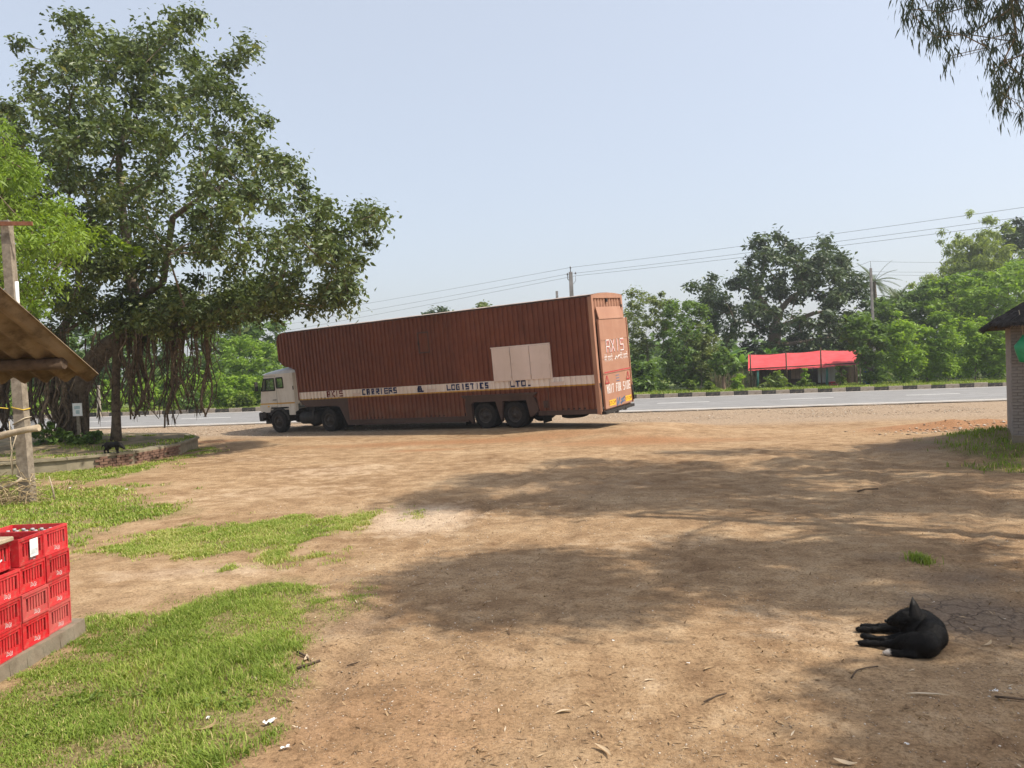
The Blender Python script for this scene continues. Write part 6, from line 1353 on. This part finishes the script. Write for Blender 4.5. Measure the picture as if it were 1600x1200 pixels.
# sleeping dog: lies on its side, back to the right, head at the far end, legs to the left
D = G(1410, 1000); dz0 = float(gz(D[0], D[1]))
def dp(px, py, z): q = G(px, py, z); return [q[0]-D[0], q[1]-D[1], z]
dog = animal('sleeping_dog', 'black dog with a white tail tip asleep on the dirt', 'dog', [
    [dp(1447, 1000, .09)+[.10], dp(1456, 991, .105)+[.105], dp(1453, 981, .11)+[.105], dp(1441, 972, .125)+[.108]],            # trunk: pelvis, loin, ribs, shoulder
    [dp(1430, 990, .08)+[.085], dp(1422, 982, .09)+[.08]],                                                                    # belly
    [dp(1441, 971, .135)+[.098], dp(1432, 966, .17)+[.084], dp(1424, 963, .195)+[.074]],                                      # neck
    [dp(1424, 963, .20)+[.072], dp(1413, 964, .19)+[.060], dp(1405, 966, .175)+[.043], dp(1396, 968, .155)+[.031], dp(1390, 969, .147)+[.025]],   # skull and muzzle
    [dp(1414, 964, .20)+[.052], dp(1407, 967, .185)+[.038]],
    [dp(1446, 1004, .10)+[.095], dp(1428, 1004, .085)+[.085], dp(1412, 1003, .07)+[.06], dp(1402, 1004, .05)+[.036], dp(1390, 1004, .035)+[.026], dp(1368, 1003, .025)+[.018], dp(1354, 1002, .022)+[.020], dp(1344, 1002, .020)+[.021]],
    [dp(1440, 996, .05)+[.06], dp(1405, 995, .04)+[.036], dp(1380, 997, .03)+[.022], dp(1362, 994, .03)+[.017], dp(1353, 992, .035)+[.020], dp(1347, 991, .035)+[.018]],
    [dp(1434, 976, .11)+[.085], dp(1418, 977, .075)+[.058], dp(1403, 978, .05)+[.038], dp(1384, 979, .034)+[.025], dp(1364, 981, .025)+[.018], dp(1352, 981, .022)+[.019], dp(1341, 981, .020)+[.022]],
    [dp(1428, 972, .06)+[.06], dp(1398, 976, .04)+[.032], dp(1374, 977, .028)+[.02], dp(1356, 976, .026)+[.017], dp(1347, 976, .026)+[.019]],
    [dp(1456, 1010, .07)+[.05], dp(1446, 1016, .045)+[.034], dp(1425, 1020, .028)+[.026], dp(1404, 1019, .022)+[.022], dp(1390, 1017, .02)+[.020], dp(1381, 1017, .018)+[.012]]],
    (-.55, -.46, -.01), (.72, .62, .40), .0105, (D[0], D[1], dz0-.004), [(dp(1382, 1017, .02), .05), (dp(1402, 977, .09), .016), (dp(1352, 981, .04), .014)], .011)
def ear(par, base, tipp, width, side, mat):
    b = Vector(base); t = Vector(tipp); s = Vector(side).normalized()*width; f = (t-b).cross(s).normalized()*width*.35
    mb = MB(); mb.v = [tuple(b+s), tuple(b-s), tuple(b+f), tuple(b-f*.6), tuple(t), tuple(b.lerp(t, .55)+s*.62), tuple(b.lerp(t, .55)-s*.62), tuple(b.lerp(t, .5)+f*.8), tuple(b.lerp(t, .5)-f*.2)]
    for q in ((0, 2, 7, 5), (2, 1, 6, 7), (1, 3, 8, 6), (3, 0, 5, 8), (5, 7, 4), (7, 6, 4), (6, 8, 4), (8, 5, 4)): mb.face(q, 0, True)
    return mb.build('ear', mat, par)
eb = dp(1431, 960, .255); et_ = [eb[0]-.010, eb[1]+.03, eb[2]+.150]; ear(dog, eb, et_, .062, (1, .15, 0), M['blackhair'])
eb2 = dp(1417, 957, .215); ear(dog, eb2, [eb2[0]-.02, eb2[1]+.09, eb2[2]-.03], .035, (1, -.3, 0), M['blackhair'])
mb = MB(); nq = dp(1388, 969, .147); mb.lathe([(0, -.012), (.012, -.008), (.014, .0), (.010, .010), (0, .012)], 8, axis='x', org=(nq[0]-.02, nq[1], nq[2]+.008)); mb.build('nose', M['rubber'], dog)
mb = MB(); q = dp(1408, 967, .195); mb.tube([(q[0]-.012, q[1]-.052, q[2]), (q[0], q[1]-.056, q[2]-.004), (q[0]+.014, q[1]-.053, q[2]+.002)], .0035, 5); mb.build('closed_eye', M['rubber'], dog)
# coat of short hair lying back over the body
def coat(root, n_, L_, wd, seed):
    bo = [c for c in root.children if c.name.startswith('body')][0].data; r = np.random.default_rng(seed); bo.calc_loop_triangles(); T = np.array([t.vertices[:] for t in bo.loop_triangles]); V = np.array([v_.co[:] for v_ in bo.vertices]); wv = np.zeros(len(V), np.float32); bo.attributes['white'].data.foreach_get('value', wv)
    a, b_, c = V[T[:, 0]], V[T[:, 1]], V[T[:, 2]]; nn = np.cross(b_-a, c-a); ar = np.linalg.norm(nn, axis=1); nn = nn/(ar[:, None]+1e-12); k = r.choice(len(T), n_, p=ar/ar.sum()); u, w_ = r.random((2, n_, 1)); f_ = u+w_ > 1; u = np.where(f_, 1-u, u); w_ = np.where(f_, 1-w_, w_)
    p = a[k]+(b_[k]-a[k])*u+(c[k]-a[k])*w_; N_ = nn[k]; cen = V.mean(0)
    if (N_*(p-cen)).sum(1).mean() < 0: N_ = -N_
    fl = np.array([.8, -.75, -.25])+.5*r.normal(size=(n_, 3)); fl = fl-N_*(fl*N_).sum(1, keepdims=True); d = unit(unit(fl)+N_*.42); l_ = L_*(.6+.8*r.random((n_, 1))); sd = unit(np.cross(d, N_))*wd
    Q = np.stack([p-sd, p+sd, p+d*l_], 1).reshape(-1, 3); F_ = np.arange(n_*3).reshape(-1, 3)
    link('coat', np_mesh('coat', Q, F_, {'white': ('POINT', np.repeat(wv[T[k, 0]], 3))}), root, [M['blackhair']])['kind'] = 'stuff'
coat(dog, 26000, .016, .0016, 4)
# small black dog on the platform
B0 = P(166, 702, 21.4)
B0 = np.array([B0[0], 21.75, .37])
animal('small_dog', 'small black dog sniffing along the banyan platform edge', 'dog', [
    [(-.17, 0, .25, .075), (-.02, 0, .245, .07), (.13, 0, .255, .08)], [(.13, 0, .26, .07), (.22, 0, .24, .05), (.28, 0, .20, .045)], [(.28, 0, .20, .048), (.34, 0, .15, .028), (.37, 0, .125, .02)],
    [(.26, .03, .24, .018), (.25, .045, .29, .006)], [(.26, -.03, .24, .018), (.25, -.045, .29, .006)],
    [(-.18, .04, .22, .055), (-.13, .045, .15, .035), (-.20, .045, .09, .018), (-.185, .045, .015, .016), (-.16, .045, .01, .016)], [(-.18, -.04, .22, .055), (-.15, -.045, .15, .035), (-.23, -.045, .09, .018), (-.22, -.045, .015, .016), (-.195, -.045, .01, .016)],
    [(.13, .04, .22, .045), (.12, .045, .12, .022), (.13, .045, .015, .016), (.155, .045, .01, .016)], [(.13, -.04, .22, .045), (.15, -.045, .12, .022), (.17, -.045, .015, .016), (.195, -.045, .01, .016)],
    [(-.23, 0, .26, .025), (-.32, 0, .22, .016), (-.36, 0, .14, .010)]], (-.42, -.12, -.01), (.42, .12, .36), .012, tuple(B0), (), .014, rz=RAD(-10))

# ------------------------------------------------------------------ utility poles and wires
def upole(label, px, ytop, Y, kind, r=.13):
    t = P(px, ytop, Y); b = np.array([t[0]+.012*t[2], Y, 0]); o = empty('utility_pole', label, 'utility pole', tuple(b), group='utility poles'); h = t[2]; L = t[0]-b[0]
    mb = MB(); mb.hexa([(-r*1.3, -r, -.1), (r*1.3, -r, -.1), (r*1.3, r, -.1), (-r*1.3, r, -.1), (L-r*.85, -r*.7, h), (L+r*.85, -r*.7, h), (L+r*.85, r*.7, h), (L-r*.85, r*.7, h)]); mb.build('shaft', M['pole'], o)
    if kind:
        mb = MB(); mb.tube([(L, 0, h), (L, 0, h+.35)], .035, 6); mb.tube([(L, 0, h-.75), (L-.24, 0, h-.55), (L-.24, 0, h-.15)], .03, 5); mb.tube([(L, 0, h-1.15), (L+.38, .1, h-.7), (L+.38, .1, h-.3)], .018, 5); mb.build('cross_arm', M['steel'], o)
        for (dx, dzz) in ((0, .35), (-.24, -.15), (.38, -.10)):
            mb = MB(); mb.lathe([(0, -.09), (.07, -.08), (.05, -.03), (.075, .0), (.05, .04), (.03, .09), (0, .1)], 8, org=(L+dx, 0, h+dzz)); mb.build('insulator', M['steel'], o)
    else:
        mb = MB(); mb.tube([(L, 0, h), (L, 0, h+.6)], .02, 5); mb.build('top_rod', M['steel'], o)
    return np.array([b[0]+L, Y, h])
p1 = upole('concrete utility pole with insulators rising above the rear of the lorry', 891.5, 425, 60, 1, .16)
p2 = upole('thin concrete utility pole before the palms right of the dark tree', 1360.5, 419, 66, 0, .10)
p3 = upole('short stub of a pole peeping over the lorry roof left of the insulators', 870, 456, 58, 0, .13) if 0 else None
t = P(870, 455, 58); o = empty('concrete_stub', 'short pole top peeping over the lorry roof left of the insulator pole', 'pole', (t[0], 58, 0)); mb = MB(); mb.box(-.09, .09, -.09, .09, -.1, t[2]); mb.build('shaft', M['pole'], o)
t = P(152, 602, 56.8); o = empty('pale_post', 'pale slim concrete post standing by the far kerb right of the banyan trunk', 'post', (t[0], 56.9, .0)); mb = MB(); mb.hexa([(-.12, -.1, 0), (.12, -.1, 0), (.12, .1, 0), (-.12, .1, 0), (-.1, -.08, t[2]), (.1, -.08, t[2]), (.1, .08, t[2]), (-.1, .08, t[2])]); mb.build('shaft', M['bark_pale'], o)
def wire(label, A, B, sag=.4, r=.011, cat='wire'):
    A, B = np.array(A), np.array(B); pts = [tuple(A+(B-A)*t-np.array([0, 0, sag*4*t*(1-t)])-A) for t in np.linspace(0, 1, 24)]; o = empty('overhead_wire', label, cat, tuple(A)); mb = MB(); mb.tube(pts, r, 4, caps=False); mb.build('strand', M['wire'], o)
wire('topmost overhead wire rising from the insulator pole to the upper right', p1+np.array([0, 0, .35]), P(1900, 280, 38), .15)
wire('middle overhead wire rising from the insulator pole to the right', p1+np.array([-.24, 0, -.15]), P(1900, 297, 38.6), .15)
wire('lowest overhead wire rising from the insulator pole to the right', p1+np.array([.38, .1, -.3]), P(1900, 308, 38), .15)
wire('topmost overhead wire running down left from the insulator pole', p1+np.array([0, 0, .35]), P(330, 512, 105), .2)
wire('middle overhead wire running down left from the insulator pole', p1+np.array([-.24, 0, -.15]), P(330, 525, 105), .2)
wire('lowest overhead wire running down left from the insulator pole', p1+np.array([.38, .1, -.3]), P(330, 536, 105), .2)
wire('overhead wire leading right from the top rod of the right utility pole', p2+np.array([0, 0, .6]), P(1700, 400, 66), .3)
wire('overhead wire leading left from the top rod of the right utility pole', p2+np.array([0, 0, .6]), P(1230, 446, 72), .2)
wire('upper of two low wires behind the right utility pole', p2+np.array([0, 0, -.3]), P(1700, 417, 68), .2)
wire('lower of two low wires behind the right utility pole', p2+np.array([0, 0, -.55]), P(1700, 424, 68), .2)

# ------------------------------------------------------------------ grass, stones, litter
def blades(name, x, y, hgt, wid, mat, lean=.5, zf=gz, tone=None):
    N = len(x); z = zf(x, y); a = rng.random(N)*2*pi; h = hgt*(.45+.75*rng.random(N)); ln = lean*h*(.3+rng.random(N)); dx, dy = np.cos(a), np.sin(a); w = wid*(.6+.8*rng.random(N))
    base = np.stack([x, y, z-.005], -1); sd = np.stack([-dy, dx, 0*dx], -1)*w[:, None]*.5; ld = np.stack([dx, dy, 0*dx], -1)
    m1 = base+ld*(ln*.35)[:, None]+np.array([0, 0, 1])*(h*.62)[:, None]; tp = base+ld*ln[:, None]+np.array([0, 0, 1])*(h*.95)[:, None]
    V = np.stack([base-sd, base+sd, m1+sd*.75, m1-sd*.75, tp], 1).reshape(-1, 3); b = np.arange(N)*5
    F = np.stack([np.stack([b, b+1, b+2], -1), np.stack([b, b+2, b+3], -1), np.stack([b+3, b+2, b+4], -1)], 1).reshape(-1, 3)
    t = rng.random(N) if tone is None else tone
    t = np.where(rng.random(N) < .06, .9+.1*rng.random(N), t*.9)
    return link(name, np_mesh(name, V, F, {'var': ('FACE', np.repeat(t, 3))}), None, [mat])
def scatter(keys, n, bounds):
    x0, x1, y0, y1 = bounds; X_ = []; 
    x = rng.uniform(x0, x1, n); y = rng.uniform(y0, y1, n); k = (rng.random(n) < gprob(x, y, keys)**2.0*(.25+1.2*smooth(.28, .6, fbm(x*3.1, y*3.1, 3)))) & ((x > ex_+.02) | (y > ey_+.02)); return x[k], y[k]
def gtone(x, y): return np.clip(.8*fbm(x*1.3, y*1.3, 4)+.42*rng.random(len(x))+.1*rng.normal(size=len(x))-.02, 0, 1)
x, y = scatter('a', 420000, (-5.2, -.6, 3.2, 8.6)); d = fbm(x*2.5, y*2.5, 3); k = rng.random(len(x)) < .25+1.3*d; x, y = x[k], y[k]
tag(blades('grass', x, y, .03+.055*smooth(.35, .68, fbm(x*1.1+5, y*1.1, 3)), .0065, M['grass'], 1.1, tone=gtone(x, y)), 'short green grass beside the plinth in the foreground', 'grass', None, 'stuff')
k = rng.random(len(x)) < .022*smooth(.36, .56, fbm(x*1.4+3, y*1.4, 3)+.10*(5.2-y)); 
tag(link('clover', leaves_mesh('clover', np.stack([x[k], y[k], gz(x[k], y[k])+.035], -1)[y[k] < 6.4], .045, 5, .030, .017, .15, .6, .2, .8), None, [M['weed']]), 'low leafy weeds among the foreground grass', 'weeds', None, 'stuff')
x, y = scatter('b', 420000, (-7.0, -1.2, 8.2, 13.5)); k = rng.random(len(x)) < .25+.75*smooth(.26, .55, fbm(x*1.6, y*2, 3)); x, y = x[k], y[k]
tag(blades('grass', x, y, .045, .010, M['grass'], 1.0, tone=np.clip(gtone(x, y)+.22, 0, 1)), 'patchy green grass strips in the middle of the yard', 'grass', None, 'stuff')
x, y = scatter('cd', 420000, (-22, -6, 9.5, 27)); tag(blades('grass', x, y, .06, .018, M['grass'], .9, tone=np.clip(gtone(x, y)+.08, 0, 1)), 'green grass between the leaning post and the platform', 'grass', None, 'stuff')
x, y = scatter('e', 60000, (9, 16.2, 14, 21)); lx = (x-hx)*cos(RAD(30.6))-(y-hy)*sin(RAD(30.6)); ly = (x-hx)*sin(RAD(30.6))+(y-hy)*cos(RAD(30.6)); k = ~((lx > -.05) & (ly > -.03)); k &= rng.random(len(x)) < .2; x, y = x[k], y[k]; tag(blades('grass', x, y, .12, .018, M['grass'], .7, tone=gtone(x, y)*.7), 'shaded green grass on the mound at the brick hut', 'grass', None, 'stuff')
q = G(1438, 880); x = q[0]+rng.normal(size=420)*.055; y = q[1]+rng.normal(size=420)*.08; tag(blades('grass_tuft', x, y, .10, .009, M['grass'], .7, tone=gtone(x, y)*.8), 'small lone green grass tuft on the bare dirt', 'grass tuft', None, 'thing')
x = rng.uniform(-45, 48, 90000); y = roadf(x)+.25+rng.random(90000)**1.4*9; tag(blades('verge_grass', x, y, .26, .06, M['grass'], .6, zf=lambda a, c: np.full(np.shape(a), .14), tone=gtone(x*.4, y*.4)*.9), 'long green grass on the far verge behind the kerb', 'grass', None, 'stuff')
x = rng.uniform(-16, -10.8, 14000); y = rng.uniform(20.6, 31, 14000); k = inpoly(x, y, [tuple(p) for p in pl]) & (fbm(x*.9, y*.9, 3) > .5); x, y = x[k], y[k]; tag(blades('grass', x, y, .08, .02, M['grass'], .7, zf=lambda a, c: .37+.10*fbm(a*.8, c*.8, 3)+.22*np.exp(-((a-bx[0])**2+(c-26)**2)/3.5)-.05, tone=gtone(x, y)*.75), 'sparse grass on top of the banyan platform', 'grass', None, 'stuff')
def stones(name, x, y, s, label):
    N = len(x); z = gz(x, y); O8 = np.array([(1, 0, 0), (0, 1, 0), (-1, 0, 0), (0, -1, 0), (0, 0, .8), (0, 0, -.5)]); J = O8[None]*(.65+.6*rng.random((N, 6, 1))); J = J*s[:, None, None]*np.stack([.7+.7*rng.random(N), .7+.6*rng.random(N), .4+.4*rng.random(N)], -1)[:, None]
    a = rng.random(N)*6.28; ca, sa = np.cos(a)[:, None], np.sin(a)[:, None]; V = np.stack([J[..., 0]*ca-J[..., 1]*sa+x[:, None], J[..., 0]*sa+J[..., 1]*ca+y[:, None], J[..., 2]+(z+s*.12)[:, None]], -1).reshape(-1, 3)
    T = np.array([(0, 1, 4), (1, 2, 4), (2, 3, 4), (3, 0, 4), (1, 0, 5), (2, 1, 5), (3, 2, 5), (0, 3, 5)]); F = (np.arange(N)[:, None, None]*6+T[None]).reshape(-1, 3)
    return tag(link(name, np_mesh(name, V, F, {'var': ('FACE', np.repeat(np.clip(rng.random(N)**1.4, 0, 1), 8))}), None, [M['stone']]), label, 'gravel', None, 'stuff')
n = 75000; yy = 3.2+rng.random(n)**1.7*11; xx = (rng.random(n)*2-1)*yy*.75; k = (xx > -yy*.34+.2) & ~((xx > D[0]-.6) & (xx < D[0]+.5) & (abs(yy-D[1]) < .45)); w = fbm(xx*.9, yy*.9, 3)+.35*np.exp(-((xx+.9)/1.2)**2); k &= rng.random(n) < np.clip((w-.30)*2.2, .06, 1); xx, yy = xx[k], yy[k]
stones('gravel', xx, yy, (.0028+.0085*rng.random(len(xx))**4)*(.7+yy*.05), 'fine scattered grit over the bare dirt yard')
n = 26000; xx = rng.uniform(-22, 20, n); yy = roadn(xx)-.4-rng.random(n)**.8*7.5; k = rng.random(len(xx)) < smooth(.25, .6, fbm(xx*.7, yy*.7, 4)); xx, yy = xx[k], yy[k]; stones('gravel', xx, yy, .012+.035*rng.random(len(xx))**5, 'loose stones along the near road shoulder')
q = G(1500, 668); n = 500; stones('gravel', q[0]+rng.normal(size=n)*1.6, q[1]-.9+rng.normal(size=n)*.5, .02+.05*rng.random(n)**3, 'rubble scattered in front of the red earth ridge')
# fallen leaves and twigs
def leaf_mesh(seed, L=.11, W=.028, curl=.5):
    r = random.Random(seed); V = []; F = []; bend = r.uniform(-.4, .4)
    for i in range(9):
        t = i/8; w = W*.5*sin(pi*min(.97, .04+t))**.8; x = L*(t-.5); yb_ = bend*L*(t-.5)**2*2; z = .006+curl*L*.35*(t-.5)**2*2+r.uniform(0, .002)
        V += [(x, yb_-w, z+w*.55), (x, yb_, z), (x, yb_+w, z+w*.7)]
    for i in range(8):
        for j in range(2): F.append([i*3+j, i*3+3+j, i*3+4+j, i*3+1+j])
    me_ = np_mesh('dry_leaf', V, F, {'var': ('FACE', np.full(len(F), r.random()))}, True); me_.materials.append(M['litter']); return me_
lms = [leaf_mesh(k, .10+.05*(k % 4), .024+.008*(k % 3), .2+.25*(k % 3)) for k in range(8)]
big_leaves = [(880, 1115, 1.9, 'dark curled dry leaf with a broken tip in the open foreground'), (945, 1178, 1.6, 'long pale dry leaf at the bottom edge of the foreground dirt'), (1105, 1045, 1.0, 'pale forked dry leaf on the sunlit dirt left of the dog'), (1448, 1085, 1.7, 'torn grey dry leaf on the dirt below the dog'), (1330, 1050, 1.0, 'thin curved dry leaf below the dog paws'), (480, 1030, 1.5, 'crumpled brown dry leaf at the grass edge'), (1360, 880, 1.6, 'pale twisted dry leaf up the yard from the dog'), (795, 995, .8, 'small brown dry leaf on the sunlit dirt in the middle'), (575, 1075, .8, 'small tan dry leaf just off the right of the grass'), (255, 1112, 1.3, 'brown dry leaf lying deep in the foreground grass'), (330, 1140, 1.9, 'long grey brown dry leaf beside the white scrap in the grass'), (1015, 1065, .8, 'thin tan dry leaf with a stalk in the sunlit middle'), (1560, 1095, 1.4, 'dark split dry leaf near the right edge'), (1320, 1190, 1.4, 'pale curled dry leaf at the bottom right'), (1235, 1005, .8, 'narrow pale dry leaf left of the dog'), (655, 918, 1.1, 'dry leaf lying in the near tree shade'), (765, 945, 1.0, 'pale dry leaf in the middle of the near tree shade'), (1545, 1005, 1.3, 'reddish dry leaf on the cracked earth right of the dog'), (1580, 1010, 1.1, 'pale hooked dry leaf right of the reddish one'), (400, 1060, 1.2, 'tan upright dry leaf inside the foreground grass')]
for j, (a, b_, s, lab) in enumerate(big_leaves):
    q = G(a, b_); o = bpy.data.objects.new('dry_leaf', lms[j % 8]); COL.objects.link(o); o.location = (q[0], q[1], float(gz(q[0], q[1]))+.003); o.rotation_euler = (random.uniform(-.2, .2), random.uniform(-.2, .2), random.uniform(0, 6.28)); s *= .62; o.scale = (s, s, s); tag(o, lab, 'dry leaf', 'dry leaves on the dirt')
n = 6000; yy = 3.2+rng.random(n)**1.4*12; xx = (rng.random(n)*2-1)*yy*.68; k = (xx > -yy*.33); xx, yy = xx[k], yy[k]
tag(link('leaf_litter', leaves_mesh('leaf_litter', np.stack([xx, yy, gz(xx, yy)+.008], -1), .02, 1, .05, .010, .02, .05, .3, 3), None, [M['litter']]), 'thin scatter of small dry leaves over the dirt', 'leaf litter', None, 'stuff')
def twig(label, pxs, r=.006):
    p = [np.array(G(a, b_)) for a, b_ in pxs]; o = empty('twig', label, 'twig', tuple(p[0]), group='twigs on the dirt'); o.location.z = float(gz(p[0][0], p[0][1])); mb = MB(); mb.tube([tuple(q-p[0]+np.array([0, 0, .012+random.uniform(0, .012)])) for q in p], r, 5); mb.build('stem', M['wood_dark'], o)
twig('curved bare twig on the dirt below the dog paws', [(1330, 1060), (1338, 1050), (1352, 1044), (1372, 1043)], .006); twig('straight thin twig on the sunlit dirt in the middle', [(1100, 1100), (1120, 1089), (1135, 1084)], .005); twig('dark twig on the dirt at the right edge', [(1555, 1092), (1578, 1094), (1600, 1096)], .008); twig('dark broken twig in the shade up the yard', [(1340, 770), (1352, 767), (1372, 766)], .014); twig('pale stick lying in front of the platform grass', [(1208//8+190, 760), (345, 790)][0:1]+[(80, 752), (84, 775)], .02) if 0 else None
twig('dark branched twig at the grass edge in the foreground', [(464, 1048), (482, 1042), (500, 1036)], .011); twig('small dark twig beside the branched twig at the grass edge', [(465, 1020), (478, 1026), (485, 1034)], .01); twig('pale straight twig right of the grass in the foreground', [(542, 1040), (562, 1035)], .005)
def scrap(label, px, py, s, seed):
    s *= .62
    r = random.Random(seed); q = G(px, py); V = []; F = []
    for i in range(6):
        for j in range(5): V.append(((i-2.5)*s*.18+r.uniform(-.2, .2)*s*.1, (j-2)*s*.12+r.uniform(-.2, .2)*s*.1, .012+r.uniform(0, .22)*s))
    for i in range(5):
        for j in range(4):
            if r.random() > .1: F.append([i*5+j, i*5+5+j, i*5+6+j, i*5+1+j])
    o = link('plastic_scrap', np_mesh('plastic_scrap', V, F, None, True), None, [M['plastic_white']]); o.location = (q[0], q[1], float(gz(q[0], q[1]))); o.rotation_euler = (0, 0, r.random()*6); tag(o, label, 'litter', 'white litter scraps')
for j, (a, b_, s, lab) in enumerate(((422, 1132, .15, 'crumpled whitish plastic scrap at the foreground grass edge'), (446, 1175, .10, 'small bright white scrap at the bottom left of the dirt'), (325, 1122, .07, 'tiny white scrap in the foreground grass'), (180, 765, .18, 'white scrap on the grass left of its twin before the platform'), (196, 766, .18, 'white scrap on the grass right of its twin before the platform'), (1553, 1079, .09, 'flat white scrap near the right edge of the foreground'), (1417, 1165, .05, 'tiny white scrap at the bottom right in the shade'), (1075, 1036, .05, 'tiny white scrap on the sunlit dirt left of the dog'), (958, 1006, .05, 'small pinkish white scrap on the sunlit dirt in the middle'), (110, 763, .16, 'white scrap near the foot of the leaning post'))): scrap(lab, a, b_, s, j)
st_ = empty('stick', 'dry forked stick standing in the grass right of the leaning post', 'stick', tuple(G(86, 782))); mb = MB(); mb.tube([(0, 0, -.02), (-.04, 0, .25), (-.10, 0, .5)], [.02, .018, .01], 5); mb.tube([(-.02, 0, .12), (-.14, .02, .02)], [.012, .006], 4); mb.build('stem', M['wood'], st_)

# ------------------------------------------------------------------ the hazy air of the place
mb = MB(); mb.box(-420, 420, -70, 420, -1.2, 40); hz = mb.mesh('haze'); m, n, l, b = newmat('haze'); n.remove(b)
pv = n.new('ShaderNodeVolumePrincipled'); pv.inputs['Color'].default_value = (.92, .95, 1, 1); pv.inputs['Density'].default_value = .0007; pv.inputs['Anisotropy'].default_value = .35
l.new(pv.outputs[0], n['Material Output'].inputs['Volume'])
tag(link('haze', hz, None, [m]), 'thin bright haze hanging in the air', 'haze', None, 'stuff')
